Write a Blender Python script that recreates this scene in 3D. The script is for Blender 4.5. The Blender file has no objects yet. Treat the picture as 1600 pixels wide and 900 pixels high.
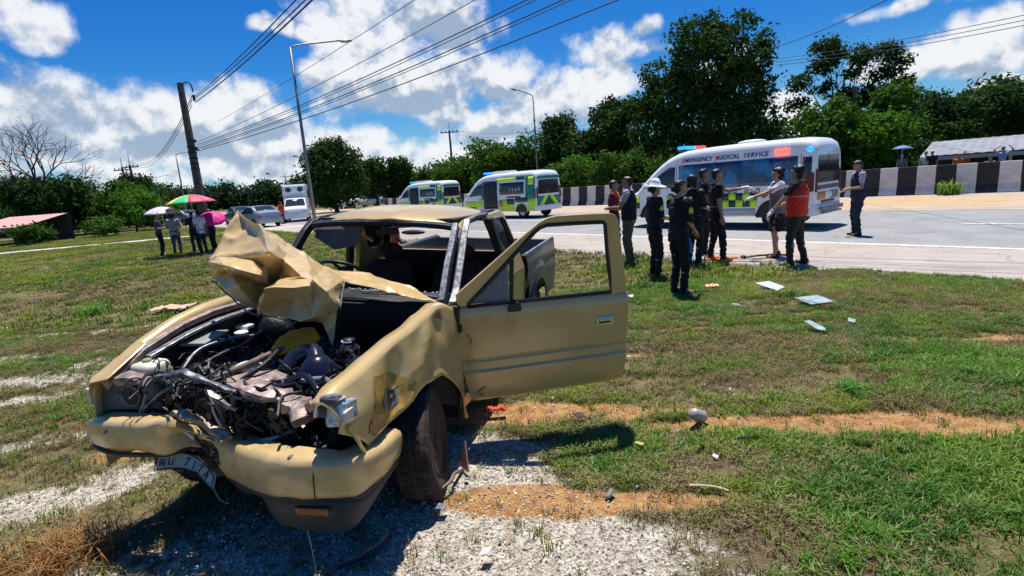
import bpy, bmesh, math, random
import numpy as np
from math import sin, cos, pi, radians, atan2, sqrt
from mathutils import Vector, Matrix, Euler, noise

R = random.Random(7)
S = bpy.context.scene
COL = S.collection

# ------------------------------------------------------------------ camera
CAM_F, CAM_PITCH, CAM_ROLL, CAM_H = 840.57, radians(11.004), radians(4.2485), 1.7616
cam = bpy.data.cameras.new('camera')
cam.sensor_width = 36.0
cam.lens = CAM_F / 1600 * 36.0
cam.clip_start = 0.05
cam.clip_end = 4000
co = bpy.data.objects.new('camera', cam)
COL.objects.link(co)
fw = Vector((0, cos(CAM_PITCH), -sin(CAM_PITCH)))
rt = Vector((1, 0, 0))
up = Vector((0, sin(CAM_PITCH), cos(CAM_PITCH)))
cx = cos(CAM_ROLL) * rt - sin(CAM_ROLL) * up
cy = sin(CAM_ROLL) * rt + cos(CAM_ROLL) * up
mw = Matrix((cx, cy, -fw)).transposed().to_4x4()
mw.translation = Vector((0, 0, CAM_H))
co.matrix_world = mw
S.camera = co
S.render.resolution_x, S.render.resolution_y = 1024, 576

# ------------------------------------------------------------------ light
SUN_EL, SUN_AZ = radians(74), radians(6)      # azimuth measured from +Y towards +X
sun = bpy.data.lights.new('sun', 'SUN')
sun.energy = 5.0
sun.angle = radians(0.53)
sun.color = (1.0, 0.965, 0.90)
so = bpy.data.objects.new('sun', sun)
COL.objects.link(so)
sd = Vector((sin(SUN_AZ) * cos(SUN_EL), cos(SUN_AZ) * cos(SUN_EL), sin(SUN_EL)))
so.rotation_euler = (-sd).to_track_quat('-Z', 'Y').to_euler()

S.view_settings.view_transform = 'Standard'
S.view_settings.look = 'None'
S.view_settings.exposure = 0.44
S.view_settings.gamma = 1.0

# ------------------------------------------------------------------ sky
W = bpy.data.worlds.new('World')
S.world = W
W.use_nodes = True
nt = W.node_tree
nt.nodes.clear()


class NT:
    """small node-tree writer"""
    def __init__(s, t):
        s.t = t

    def n(s, typ, **kw):
        nd = s.t.nodes.new(typ)
        for k, v in kw.items():
            setattr(nd, k, v)
        return nd

    def put(s, sock, v):
        if isinstance(v, bpy.types.NodeSocket):
            s.t.links.new(v, sock)
        elif v is not None:
            sock.default_value = v

    def m(s, op, a, b=None, c=None, clamp=False):
        nd = s.n('ShaderNodeMath', operation=op)
        nd.use_clamp = clamp
        s.put(nd.inputs[0], a)
        s.put(nd.inputs[1], b)
        if c is not None:
            s.put(nd.inputs[2], c)
        return nd.outputs[0]

    def vm(s, op, a, b=None, out=0):
        nd = s.n('ShaderNodeVectorMath', operation=op)
        s.put(nd.inputs[0], a)
        if b is not None:
            s.put(nd.inputs[1], b)
        return nd.outputs[out]

    def mix(s, f, a, b, blend='MIX'):
        nd = s.n('ShaderNodeMix', data_type='RGBA', blend_type=blend)
        s.put(nd.inputs[0], f)
        s.put(nd.inputs[6], a)
        s.put(nd.inputs[7], b)
        return nd.outputs[2]

    def smooth(s, v, a, b, lo=0.0, hi=1.0):
        nd = s.n('ShaderNodeMapRange', interpolation_type='SMOOTHSTEP')
        s.put(nd.inputs[0], v)
        nd.inputs[1].default_value = a
        nd.inputs[2].default_value = b
        nd.inputs[3].default_value = lo
        nd.inputs[4].default_value = hi
        return nd.outputs[0]

    def noise(s, vec, scale, detail=4, rough=.5, w=None, out=0, dist=0.0):
        nd = s.n('ShaderNodeTexNoise')
        s.put(nd.inputs['Vector'], vec)
        nd.inputs['Scale'].default_value = scale
        nd.inputs['Detail'].default_value = detail
        nd.inputs['Roughness'].default_value = rough
        nd.inputs['Distortion'].default_value = dist
        return nd.outputs[out]


def C4(c):
    return (c[0], c[1], c[2], 1.0)


w = NT(nt)
out = w.n('ShaderNodeOutputWorld')
bg = w.n('ShaderNodeBackground')
nt.links.new(bg.outputs[0], out.inputs[0])
sky = w.n('ShaderNodeTexSky', sky_type='NISHITA')
sky.sun_disc = False
sky.sun_elevation = SUN_EL
sky.sun_rotation = SUN_AZ
sky.air_density = 1.0
sky.dust_density = 0.6
sky.ozone_density = 2.2
hs = w.n('ShaderNodeHueSaturation')
hs.inputs['Saturation'].default_value = 1.5
hs.inputs['Value'].default_value = 1.0
nt.links.new(sky.outputs[0], hs.inputs['Color'])
skycol = w.mix(1.0, hs.outputs[0], (0.34, 0.76, 1.10, 1), 'MULTIPLY')
tc = w.n('ShaderNodeTexCoord')
dirv = w.vm('NORMALIZE', tc.outputs['Generated'])
sp = w.n('ShaderNodeSeparateXYZ')
nt.links.new(dirv, sp.inputs[0])
az = w.m('ARCTAN2', sp.outputs[0], sp.outputs[1])
el = w.m('ARCSINE', sp.outputs[2])
# domain warp for ragged cloud edges
wn = w.noise(dirv, 6.0, 3, .55, out=1)
wv = w.vm('MULTIPLY', w.vm('SUBTRACT', wn, (0.5, 0.5, 0.5)), (.10, .07, 0))
cmb = w.n('ShaderNodeCombineXYZ')
nt.links.new(az, cmb.inputs[0])
nt.links.new(el, cmb.inputs[1])
P2 = w.vm('ADD', cmb.outputs[0], wv)
fb = w.noise(dirv, 13.0, 9, .58, dist=.15)
fb2 = w.noise(dirv, 4.2, 5, .55)
CLOUDS = [
    (-0.664, 0.258, 0.048, 0.030, 1.00),
    (-0.641, 0.245, 0.029, 0.020, 1.00),
    (-0.680, 0.273, 0.031, 0.014, 1.00),
    (-0.698, 0.149, 0.073, 0.048, 1.00),
    (-0.629, 0.151, 0.095, 0.053, 1.00),
    (-0.686, 0.108, 0.096, 0.057, 1.00),
    (-0.561, 0.125, 0.080, 0.062, 1.00),
    (-0.715, 0.058, 0.061, 0.048, 0.70),
    (-0.596, 0.085, 0.111, 0.062, 1.00),
    (-0.556, 0.088, 0.076, 0.053, 1.00),
    (-0.527, 0.034, 0.111, 0.033, 0.60),
    (-0.429, 0.155, 0.064, 0.044, 1.00),
    (-0.477, 0.095, 0.083, 0.057, 1.00),
    (-0.390, 0.112, 0.078, 0.057, 1.00),
    (-0.369, 0.055, 0.092, 0.053, 1.00),
    (-0.446, 0.057, 0.098, 0.046, 1.00),
    (-0.638, 0.022, 0.145, 0.019, 0.50),
    (-0.376, 0.271, 0.029, 0.015, 1.00),
    (-0.340, 0.265, 0.022, 0.017, 1.00),
    (-0.302, 0.261, 0.023, 0.015, 1.00),
    (-0.235, 0.288, 0.085, 0.049, 1.00),
    (-0.135, 0.279, 0.104, 0.055, 1.00),
    (-0.199, 0.240, 0.087, 0.039, 1.00),
    (-0.078, 0.248, 0.074, 0.044, 0.70),
    (-0.258, 0.194, 0.059, 0.030, 1.00),
    (-0.173, 0.190, 0.124, 0.048, 1.00),
    (-0.062, 0.190, 0.100, 0.037, 1.00),
    (-0.018, 0.176, 0.053, 0.024, 1.00),
    (-0.154, 0.160, 0.150, 0.042, 0.80),
    (-0.090, 0.134, 0.076, 0.024, 0.80),
    (-0.001, 0.107, 0.108, 0.042, 1.00),
    (0.092, 0.129, 0.102, 0.046, 1.00),
    (0.172, 0.160, 0.073, 0.033, 1.00),
    (0.211, 0.173, 0.031, 0.014, 1.00),
    (-0.062, 0.069, 0.064, 0.028, 0.70),
    (-0.250, 0.086, 0.098, 0.030, 0.70),
    (-0.210, 0.054, 0.126, 0.027, 0.60),
    (-0.145, 0.039, 0.077, 0.023, 0.60),
    (0.196, 0.209, 0.055, 0.027, 0.75),
    (0.212, 0.218, 0.031, 0.016, 0.70),
    (0.274, 0.203, 0.035, 0.014, 0.62),
    (0.260, 0.231, 0.021, 0.015, 0.55),
    (0.576, 0.134, 0.032, 0.020, 1.00),
    (0.644, 0.132, 0.040, 0.027, 1.00),
    (0.686, 0.142, 0.046, 0.031, 1.00),
    (0.725, 0.150, 0.035, 0.027, 1.00),
    (0.726, 0.122, 0.042, 0.024, 1.00),
    (0.748, 0.072, 0.042, 0.017, 1.00),
    (0.717, 0.070, 0.023, 0.010, 1.00),
    (0.626, 0.202, 0.056, 0.009, 0.50),
    (0.472, 0.070, 0.045, 0.047, 0.90),
    (0.381, 0.145, 0.064, 0.033, 0.60),
]
field = None
GREYS = [
    (-0.078, 0.253, 0.146, 0.068),
    (-0.154, 0.160, 0.215, 0.034),
    (-0.633, 0.129, 0.131, 0.031),
    (-0.556, 0.083, 0.136, 0.031),
    (-0.685, 0.112, 0.059, 0.025),
    (-0.416, 0.068, 0.132, 0.030),
    (-0.390, 0.117, 0.071, 0.030),
    (-0.698, 0.044, 0.103, 0.023),
    (0.009, 0.092, 0.123, 0.023),
    (0.687, 0.115, 0.085, 0.018),
    (0.737, 0.097, 0.051, 0.017),
    (0.113, 0.100, 0.081, 0.023),
]
for (a, e, ra, re, st) in CLOUDS:
    q = w.vm('MULTIPLY', w.vm('SUBTRACT', P2, (a, e, 0)), (1 / ra, 1 / re, 0))
    ln = w.vm('LENGTH', q, out=1)
    f = w.m('MULTIPLY_ADD', ln, -1.25 * st, 1.45 * st)
    field = f if field is None else w.m('MAXIMUM', field, f)
# the rest of the sky (behind and above the camera) has unseen cumulus, thinned out to darken the ambient light
absaz = w.m('ABSOLUTE', az)
outside = w.m('MAXIMUM', w.smooth(absaz, .80, 1.05), w.smooth(el, .50, .66))
gen = w.m('MULTIPLY', w.m('SUBTRACT', fb2, .66), 5.0)
field = w.m('MAXIMUM', field, w.m('MULTIPLY_ADD', outside, w.m('ADD', gen, 1.0), -1.0))
dens = w.m('ADD', field, w.m('MULTIPLY', w.m('SUBTRACT', fb, .5), 3.0))
alpha = w.smooth(dens, -.12, .70)
thick = w.smooth(dens, .35, 1.25)
# lumps: brighter on top of each puff, grey-blue below
off = w.vm('ADD', dirv, (0.006, 0.0, 0.022))
fbu = w.noise(off, 13.0, 6, .58, dist=.15)
lump = w.m('MULTIPLY', w.m('SUBTRACT', fb, fbu), 8.0)
big = w.noise(w.vm('ADD', w.vm('MULTIPLY', dirv, (1, 1, 2.4)), (3.7, .4, 1.1)), 5.5, 4, .5)
sh = w.m('ADD', w.m('MULTIPLY', w.m('SUBTRACT', big, .52), 3.0), w.m('MULTIPLY', thick, .26))
sh = w.m('SUBTRACT', sh, lump)
grey = None
for (a, e, ra, re_) in GREYS:
    ln = w.vm('LENGTH', w.vm('MULTIPLY', w.vm('SUBTRACT', P2, (a, e, 0)), (1 / ra, 1 / re_, 0)), out=1)
    f = w.m('SUBTRACT', 1.0, ln)
    grey = f if grey is None else w.m('MAXIMUM', grey, f)
sh = w.m('ADD', sh, w.m('MULTIPLY', w.m('MAXIMUM', grey, 0.0), 1.5))
sh = w.smooth(sh, -.3, 1.35)
ccol = w.mix(sh, (9.0, 9.15, 9.4, 1), (3.5, 4.5, 6.0, 1))
lowhaze = w.smooth(el, .0, .22, .75, 0.0)
skycol2 = w.mix(w.m('MULTIPLY', lowhaze, .55), skycol, (3.6, 6.2, 8.4, 1))
fin = w.mix(w.m('MULTIPLY', alpha, .96), skycol2, ccol)
nt.links.new(fin, bg.inputs['Color'])
bg.inputs['Strength'].default_value = 0.075

# ------------------------------------------------------------------ materials
MATS = {}


def mat(name, col, rough=.6, metal=0.0, var=.12, scale=6.0, bump=0.0, bscale=40.0, coat=0.0,
        dirt=None, dirtamt=.0, dscale=3.0, trans=0.0, emit=None, estr=0.0, alpha=1.0, spec=.5, ior=1.45, rvar=.0):
    if name in MATS:
        return MATS[name]
    m = bpy.data.materials.new(name)
    m.use_nodes = True
    t = NT(m.node_tree)
    b = m.node_tree.nodes['Principled BSDF']
    tc = t.n('ShaderNodeTexCoord').outputs['Object']
    f = t.noise(tc, scale, 5, .6)
    lo = C4([max(0, c * (1 - var)) for c in col])
    hi = C4([min(1, c * (1 + var)) for c in col])
    c = t.mix(t.smooth(f, .3, .7), lo, hi)
    if dirt:
        g = t.noise(tc, dscale, 7, .65)
        k = t.smooth(g, .62 - .3 * dirtamt, .72 - .1 * dirtamt)
        k = t.m('MULTIPLY', k, min(1.0, .4 + dirtamt * .6))
        c = t.mix(k, c, C4(dirt))
        t.put(b.inputs['Roughness'], t.m('MULTIPLY_ADD', k, .35, rough, clamp=True))
    else:
        b.inputs['Roughness'].default_value = rough
    t.put(b.inputs['Base Color'], c)
    b.inputs['Metallic'].default_value = metal
    b.inputs['Coat Weight'].default_value = coat
    b.inputs['Coat Roughness'].default_value = .12
    b.inputs['Specular IOR Level'].default_value = spec
    b.inputs['IOR'].default_value = ior
    b.inputs['Transmission Weight'].default_value = trans
    b.inputs['Alpha'].default_value = alpha
    if emit:
        b.inputs['Emission Color'].default_value = C4(emit)
        b.inputs['Emission Strength'].default_value = estr
    if name.startswith('tan_'):
        sc = t.noise(t.vm('MULTIPLY', tc, (3.0, 3.0, 42.0)), 2.4, 3, .6, dist=.5)
        sp_ = t.noise(tc, 95, 2, .5)
        c2 = t.mix(t.m('MULTIPLY', t.smooth(sc, .70, .73), .45), c, (.10, .07, .04, 1))
        c2 = t.mix(t.m('MULTIPLY', t.smooth(sp_, .66, .72), .5), c2, (.17, .10, .05, 1))
        t.put(b.inputs['Base Color'], c2)
    if bump:
        bp = t.n('ShaderNodeBump')
        bp.inputs['Strength'].default_value = bump
        bp.inputs['Distance'].default_value = .01
        t.put(bp.inputs['Height'], t.noise(tc, bscale, 5, .6))
        t.put(b.inputs['Normal'], bp.outputs[0])
    MATS[name] = m
    return m


# ------------------------------------------------------------------ object helpers
def link(o, parent=None):
    COL.objects.link(o)
    if parent is not None:
        o.parent = parent
    return o


def tag(o, label=None, cat=None, group=None, kind=None):
    if label: o['label'] = label
    if cat: o['category'] = cat
    if group: o['group'] = group
    if kind: o['kind'] = kind
    return o


def empty(name, loc=(0, 0, 0), rz=0.0, label=None, cat=None, group=None, rot=None):
    o = bpy.data.objects.new(name, None)
    o.empty_display_size = .1
    o.location = loc
    o.rotation_euler = rot if rot else (0, 0, rz)
    link(o)
    tag(o, label, cat, group)
    return o


def ob(name, verts, faces, material, parent=None, smooth=False, bevel=0.0, solid=0.0, sub=0, angle=None, loc=None):
    me = bpy.data.meshes.new(name)
    me.from_pydata([tuple(v) for v in verts], [], [tuple(f) for f in faces])
    me.update()
    if isinstance(material, (list, tuple)):
        for x in material: me.materials.append(x)
    elif material: me.materials.append(material)
    if smooth:
        me.polygons.foreach_set('use_smooth', [True] * len(me.polygons))
    o = bpy.data.objects.new(name, me)
    link(o, parent)
    if loc: o.location = loc
    if solid:
        md = o.modifiers.new('solid', 'SOLIDIFY'); md.thickness = solid; md.offset = -1
    if bevel:
        md = o.modifiers.new('bevel', 'BEVEL'); md.width = bevel; md.segments = 2; md.limit_method = 'ANGLE'
        md.angle_limit = radians(35)
    if sub:
        md = o.modifiers.new('sub', 'SUBSURF'); md.levels = md.render_levels = sub
    if angle is not None:
        me.polygons.foreach_set('use_smooth', [True] * len(me.polygons))
        me.update()
        try:
            me.set_sharp_from_angle(angle=radians(angle))
        except Exception:
            pass
    return o


class G:
    """geometry collector"""
    def __init__(s):
        s.v = []; s.f = []

    def add(s, v, f):
        k = len(s.v)
        s.v += [tuple(x) for x in v]
        s.f += [tuple(i + k for i in x) for x in f]
        return s

    def box(s, c, d, rot=None):
        c = Vector(c)
        m = Euler(rot).to_matrix() if rot else Matrix.Identity(3)
        v = [c + m @ Vector((x * d[0] / 2, y * d[1] / 2, z * d[2] / 2)) for x in (-1, 1) for y in (-1, 1) for z in (-1, 1)]
        f = [(0, 1, 3, 2), (4, 6, 7, 5), (0, 4, 5, 1), (2, 3, 7, 6), (0, 2, 6, 4), (1, 5, 7, 3)]
        return s.add(v, f)

    def rings(s, rings, close=True, cap=True):
        n = len(rings[0])
        v = [p for r in rings for p in r]
        f = []
        for i in range(len(rings) - 1):
            for j in range(n if close else n - 1):
                a = i * n + j; b = i * n + (j + 1) % n
                f.append((a, b, b + n, a + n))
        if cap and close:
            f.append(tuple(range(n))[::-1])
            f.append(tuple((len(rings) - 1) * n + j for j in range(n)))
        return s.add(v, f)

    def tube(s, pts, r, n=8, cap=True):
        pts = [Vector(p) for p in pts]
        rs = r if isinstance(r, (list, tuple)) else [r] * len(pts)
        rings = []
        t0 = (pts[1] - pts[0]).normalized()
        u = t0.orthogonal().normalized()
        for i, p in enumerate(pts):
            t = (pts[min(i + 1, len(pts) - 1)] - pts[max(i - 1, 0)])
            if t.length < 1e-9: t = t0
            t.normalize()
            u = (u - t * u.dot(t))
            if u.length < 1e-6: u = t.orthogonal()
            u.normalize()
            v = t.cross(u)
            rings.append([p + (u * cos(2 * pi * k / n) + v * sin(2 * pi * k / n)) * rs[i] for k in range(n)])
        return s.rings(rings, True, cap)

    def lathe(s, prof, c=(0, 0, 0), axis='z', n=16):
        rings = []
        c = Vector(c)
        for (r, h) in prof:
            ring = []
            for k in range(n):
                a = 2 * pi * k / n
                x, y = r * cos(a), r * sin(a)
                p = {'z': (x, y, h), 'y': (x, h, -y), 'x': (h, x, y)}[axis]
                ring.append(c + Vector(p))
            rings.append(ring)
        return s.rings(rings, True, True)

    def blob(s, c, r, n=8, m=6, rot=None):
        rr = Vector(r) if not isinstance(r, (int, float)) else Vector((r, r, r))
        mt = Euler(rot).to_matrix() if rot else Matrix.Identity(3)
        rings = []
        for i in range(m + 1):
            t = -pi / 2 + pi * (i / m)
            ct = max(cos(t), 1e-3)
            rings.append([Vector(c) + mt @ Vector((rr.x * ct * cos(2 * pi * k / n), rr.y * ct * sin(2 * pi * k / n), rr.z * sin(t))) for k in range(n)])
        return s.rings(rings, True, True)

    def poly_prism(s, pts, off):
        """pts: planar outline, off: extrusion vector"""
        n = len(pts); off = Vector(off)
        a = [Vector(p) for p in pts]; b = [p + off for p in a]
        f = [tuple(range(n))[::-1], tuple(range(n, 2 * n))]
        for i in range(n):
            j = (i + 1) % n
            f.append((i, j, n + j, n + i))
        return s.add(a + b, f)

    def ob(s, name, material, parent=None, **k):
        return ob(name, s.v, s.f, material, parent, **k)


def cat(pts, n=6):
    """Catmull-Rom through points"""
    P = [Vector(p) for p in pts]
    P = [P[0] * 2 - P[1]] + P + [P[-1] * 2 - P[-2]]
    o = []
    for i in range(1, len(P) - 2):
        for k in range(n):
            t = k / n
            a, b, c, d = P[i - 1], P[i], P[i + 1], P[i + 2]
            o.append(.5 * ((2 * b) + (c - a) * t + (2 * a - 5 * b + 4 * c - d) * t * t + (3 * b - a - 3 * c + d) * t ** 3))
    o.append(P[-2])
    return o


def copy_tree(o, parent=None):
    c = o.copy()
    COL.objects.link(c)
    c.parent = parent
    if parent is not None:
        c.matrix_parent_inverse = o.matrix_parent_inverse.copy()
    for ch in o.children:
        copy_tree(ch, c)
    return c


def interp(x, xs, ys):
    return float(np.interp(x, xs, ys))


def text(name, body, size, material, parent, mtx, extrude=.002, bold=False, shear=0.0):
    cu = bpy.data.curves.new(name, 'FONT')
    cu.body = body
    cu.size = size
    cu.extrude = extrude
    cu.align_x = 'CENTER'
    cu.align_y = 'CENTER'
    cu.shear = shear
    if bold: cu.offset = size * .018
    cu.resolution_u = 3
    o = bpy.data.objects.new(name, cu)
    COL.objects.link(o)
    bpy.context.view_layer.update()
    me = bpy.data.meshes.new_from_object(o.evaluated_get(bpy.context.evaluated_depsgraph_get()))
    bpy.data.objects.remove(o)
    me.materials.clear()
    me.materials.append(material)
    me.transform(mtx)
    q = bpy.data.objects.new(name, me)
    return link(q, parent)

# ------------------------------------------------------------------ ground
RD = Vector((.636, -.772, 0)).normalized()      # along the road, towards camera right
RN = Vector((.772, .636, 0)).normalized()       # across the road, away from the camera


def rd(s, n, z=0.0):
    return RD * s + RN * n + Vector((0, 0, z))


# zones: (kind, cx, cy, rx, ry, rot, strength)  kind w=white gravel o=orange soil b=bare/dry r=reddish soil g=lush
ZONES = [
    ('w', -.55, 2.75, .75, .55, -.2, 1.5), ('w', .05, 2.25, .7, .38, 0, 1.5), ('w', -.5, 3.4, .55, .32, .1, 1.5), ('w', -1.3, 2.2, .9, .6, 0, 1.0),
    ('w', .45, 1.75, .6, .4, 0, 1.2), ('w', -1.6, 1.9, .9, .5, 0, 0.9), ('w', -.35, 3.05, .55, .3, 0, 1.3),
    ('o', .3, 2.72, .72, .10, -.12, 1.7), ('o', -.15, 2.86, .38, .10, 0, 1.6), ('o', 2.1, 3.45, .95, .13, -.14, 1.7), ('o', 2.95, 3.15, .55, .12, -.25, 1.7), ('o', 1.35, 3.6, .5, .06, 0, 1.2),
    ('o', .1, 3.98, .75, .17, -.08, 1.5), ('o', .9, 3.85, .6, .07, -.05, 1.1), ('o', 4.6, 4.85, .55, .08, -.2, 1.5), ('o', 5.4, 4.5, .7, .10, -.2, 1.3),
    ('o', 2.1, 5.85, .9, .05, -.1, 0.8), ('o', .9, 5.1, .5, .07, -.05, 0.9), ('o', 3.1, 6.2, .7, .10, -.1, 0.7), ('r', -.55, 2.2, .16, .10, .3, 1.6),
    ('w', -5.7, 5.75, 1.2, .28, .1, 0.86), ('w', -4.7, 6.5, .9, .20, .3, 0.79), ('w', -7.2, 6.7, 1.5, .18, .2, 0.72), ('w', -3.3, 3.05, .75, .22, .25, 1.08), ('w', -2.75, 3.35, .35, .22, .2, 0.94),
    ('w', -3.9, 4.1, .6, .12, .3, 0.72), ('w', -4.9, 5.2, .6, .15, .3, 0.72), ('w', -9.5, 9.0, 2.0, .2, .1, 0.65), ('w', -6.6, 8.2, 1.3, .18, .1, 0.65), ('w', -2.4, 2.1, .7, .3, 0, 1.1),
    ('r', -4.05, 4.75, .7, .28, .4, 0.79), ('o', -3.0, 3.75, .3, .18, .2, 0.86), ('r', -3.6, 4.3, .4, .2, .3, 0.72), ('o', -3.6, 5.3, .6, .12, .3, 0.65), ('b', -8.5, 12.0, 3.5, .8, .1, 0.8),
    ('b', .95, 2.3, .6, .45, -.3, 0.75), ('b', 1.2, 2.95, .8, .2, -.1, 0.6), ('b', -5.5, 7.4, 2.0, .4, .1, 0.8), ('b', 1.9, 5.2, 1.2, .35, -.1, 0.55), ('b', -12, 15.5, 5, 1.0, .1, 0.7),
    ('b', -2.45, 2.6, .5, .3, 0, 0.9), ('b', 2.0, 4.2, 1.0, .2, -.1, 0.5), ('b', 1.6, 1.9, .5, .3, .4, 0.6), ('b', -1.0, 2.9, 1.2, 1.0, 0, 0.75), ('b', -1.9, 5.4, 1.5, 2.5, 0, 0.5),
    ('g', .55, 3.2, .55, .28, 0, 0.9), ('g', -.02, 2.42, .24, .16, .4, 1.0), ('g', 2.6, 3.85, .6, .10, 0, 1.0), ('g', 2.3, 2.2, 1.3, .9, -.3, 0.9), ('g', 3.6, 4.3, 1.6, .5, -.2, 0.8), ('g', 2.4, 8.2, 1.8, .8, -.7, 0.8),
]


def zones(X, Y):
    out = {k: np.zeros_like(X) for k in 'wobrg'}
    for k, cx_, cy_, rx, ry, a, st in ZONES:
        dx, dy = X - cx_, Y - cy_
        u = (dx * cos(a) + dy * sin(a)) / rx
        v = (-dx * sin(a) + dy * cos(a)) / ry
        d = np.sqrt(u * u + v * v)
        out[k] = np.maximum(out[k], np.clip((1.45 - d) / .9, 0, 1) * st)
    return out


def fnoise(X, Y, s, seed=0):
    """cheap value-noise fbm on numpy arrays"""
    rs = np.random.RandomState(100 + seed)
    T = rs.rand(256, 256)
    tot = np.zeros_like(X); amp = 1.0; nrm = 0
    f = s
    for o in range(4):
        x, y = X * f + 17.3 * o, Y * f + 9.1 * o
        xi, yi = np.floor(x).astype(int), np.floor(y).astype(int)
        fx, fy = x - xi, y - yi
        fx = fx * fx * (3 - 2 * fx); fy = fy * fy * (3 - 2 * fy)
        a = T[xi & 255, yi & 255]; b = T[(xi + 1) & 255, yi & 255]
        c = T[xi & 255, (yi + 1) & 255]; d = T[(xi + 1) & 255, (yi + 1) & 255]
        tot += amp * ((a * (1 - fx) + b * fx) * (1 - fy) + (c * (1 - fx) + d * fx) * fy)
        nrm += amp; amp *= .5; f *= 2
    return tot / nrm


def gheight(X, Y):
    n = X * RN.x + Y * RN.y
    k = np.clip((9.2 - n) / 2.0, 0, 1)
    r = np.sqrt(X ** 2 + Y ** 2)
    far = np.clip((60 - r) / 30, 0, 1)
    return ((fnoise(X, Y, .55, 3) - .5) * .10 + (fnoise(X, Y, 3.0, 4) - .5) * .035) * k * far - .02 * k


def axis_(lo, hi, dlo, dhi, step):
    a = list(np.arange(dlo, dhi, step))
    x, s = dhi, step
    while x < hi:
        a.append(x); s *= 1.22; x += s
    a.append(hi)
    x, s = dlo, step
    pre = []
    while x > lo:
        s *= 1.22; x -= s; pre.append(max(x, lo))
    return np.array(sorted(set(pre + a)))


gx = axis_(-900, 900, -9, 7.5, .09)
gy = axis_(-300, 1200, 1.2, 10.5, .09)
GX, GY = np.meshgrid(gx, gy)
GZ = gheight(GX, GY)
nx, ny = len(gx), len(gy)
Z = zones(GX, GY)
jit = fnoise(GX, GY, 2.2, 8) - .5
me = bpy.data.meshes.new('ground')
co_ = np.stack([GX.ravel(), GY.ravel(), GZ.ravel()], 1)
ii = np.arange((ny - 1) * (nx - 1)); r0 = ii // (nx - 1); c0 = ii % (nx - 1)
a = r0 * nx + c0
me.from_pydata(co_.tolist(), [], np.stack([a, a + 1, a + nx + 1, a + nx], 1).tolist())
me.polygons.foreach_set('use_smooth', [True] * len(me.polygons))
at = me.color_attributes.new('zone', 'FLOAT_COLOR', 'POINT')
at.data.foreach_set('color', np.stack([Z['w'], Z['o'], np.maximum(Z['b'], 0), Z['r']], -1).reshape(-1).astype(np.float32))
at2 = me.color_attributes.new('lush', 'FLOAT_COLOR', 'POINT')
at2.data.foreach_set('color', np.stack([Z['g'], Z['g'], Z['g'], Z['g']], -1).reshape(-1).astype(np.float32))
gm = bpy.data.materials.new('ground_soil_and_grass')
gm.use_nodes = True
t = NT(gm.node_tree)
b = gm.node_tree.nodes['Principled BSDF']
b.inputs['Roughness'].default_value = .95
b.inputs['Specular IOR Level'].default_value = .15
pos = t.n('ShaderNodeNewGeometry').outputs['Position']
za = t.n('ShaderNodeAttribute', attribute_name='zone')
zs = t.n('ShaderNodeSeparateColor'); t.put(zs.inputs[0], za.outputs['Color'])
n1 = t.noise(pos, 2.3, 8, .62)
n2 = t.noise(pos, 14, 8, .7)
n3 = t.noise(pos, .35, 5, .6)
n4 = t.noise(pos, 90, 4, .6)
n5 = t.noise(t.vm('ADD', pos, (5, 3, 0)), 38, 6, .7)
grass = t.mix(t.smooth(n1, .35, .65), (.075, .072, .022, 1), (.26, .20, .09, 1))
grass = t.mix(t.smooth(n3, .42, .60, 0, .6), grass, (.15, .17, .04, 1))
grass = t.mix(t.smooth(n2, .50, .66), grass, (.32, .25, .15, 1))
grass = t.mix(t.smooth(n5, .54, .66), grass, (.05, .045, .022, 1))
jn = t.m('MULTIPLY', t.m('SUBTRACT', n2, .5), 1.5)
jn = t.m('ADD', jn, t.m('MULTIPLY', t.m('SUBTRACT', n1, .5), 2.4))
jn = t.m('ADD', jn, t.m('MULTIPLY', t.m('SUBTRACT', n4, .5), .7))
vor = t.n('ShaderNodeTexVoronoi'); vor.inputs['Scale'].default_value = 70; t.put(vor.inputs['Vector'], pos)
peb = t.mix(t.smooth(n2, .36, .60), (.46, .39, .30, 1), (.74, .68, .57, 1))
sc_ = t.n('ShaderNodeSeparateColor'); t.put(sc_.inputs[0], vor.outputs['Color'])
peb = t.mix(t.m('MULTIPLY', t.smooth(sc_.outputs[0], .45, 1.0), .8), peb, (.16, .12, .09, 1))
dry = t.mix(t.smooth(n2, .4, .6), (.20, .145, .085, 1), (.10, .07, .04, 1))
ora = t.mix(t.smooth(n2, .36, .64), (.56, .33, .13, 1), (.36, .16, .065, 1))
red = t.mix(t.smooth(n2, .38, .62), (.26, .10, .055, 1), (.15, .06, .04, 1))


def zmask(s, k=1.0):
    return t.smooth(t.m('ADD', s, t.m('MULTIPLY', jn, k)), .30, .85)


c = t.mix(zmask(zs.outputs[2]), grass, dry)
c = t.mix(zmask(za.outputs['Alpha']), c, red)
c = t.mix(zmask(zs.outputs[0]), c, peb)
c = t.mix(zmask(zs.outputs[1], .8), c, ora)
t.put(b.inputs['Base Color'], t.mix(t.smooth(n4, .3, .7, 0, .35), c, (.05, .035, .02, 1)))
bp = t.n('ShaderNodeBump'); bp.inputs['Strength'].default_value = .9; bp.inputs['Distance'].default_value = .03
t.put(bp.inputs['Height'], t.m('ADD', t.m('MULTIPLY', n2, .7), t.m('ADD', t.m('MULTIPLY', n4, .25), t.m('MULTIPLY', vor.outputs['Distance'], .6))))
t.put(b.inputs['Normal'], bp.outputs[0])
me.materials.append(gm)
go = bpy.data.objects.new('ground', me)
link(go); tag(go, 'uneven ground of patchy grass, white gravel and orange soil', kind='structure')


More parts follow.
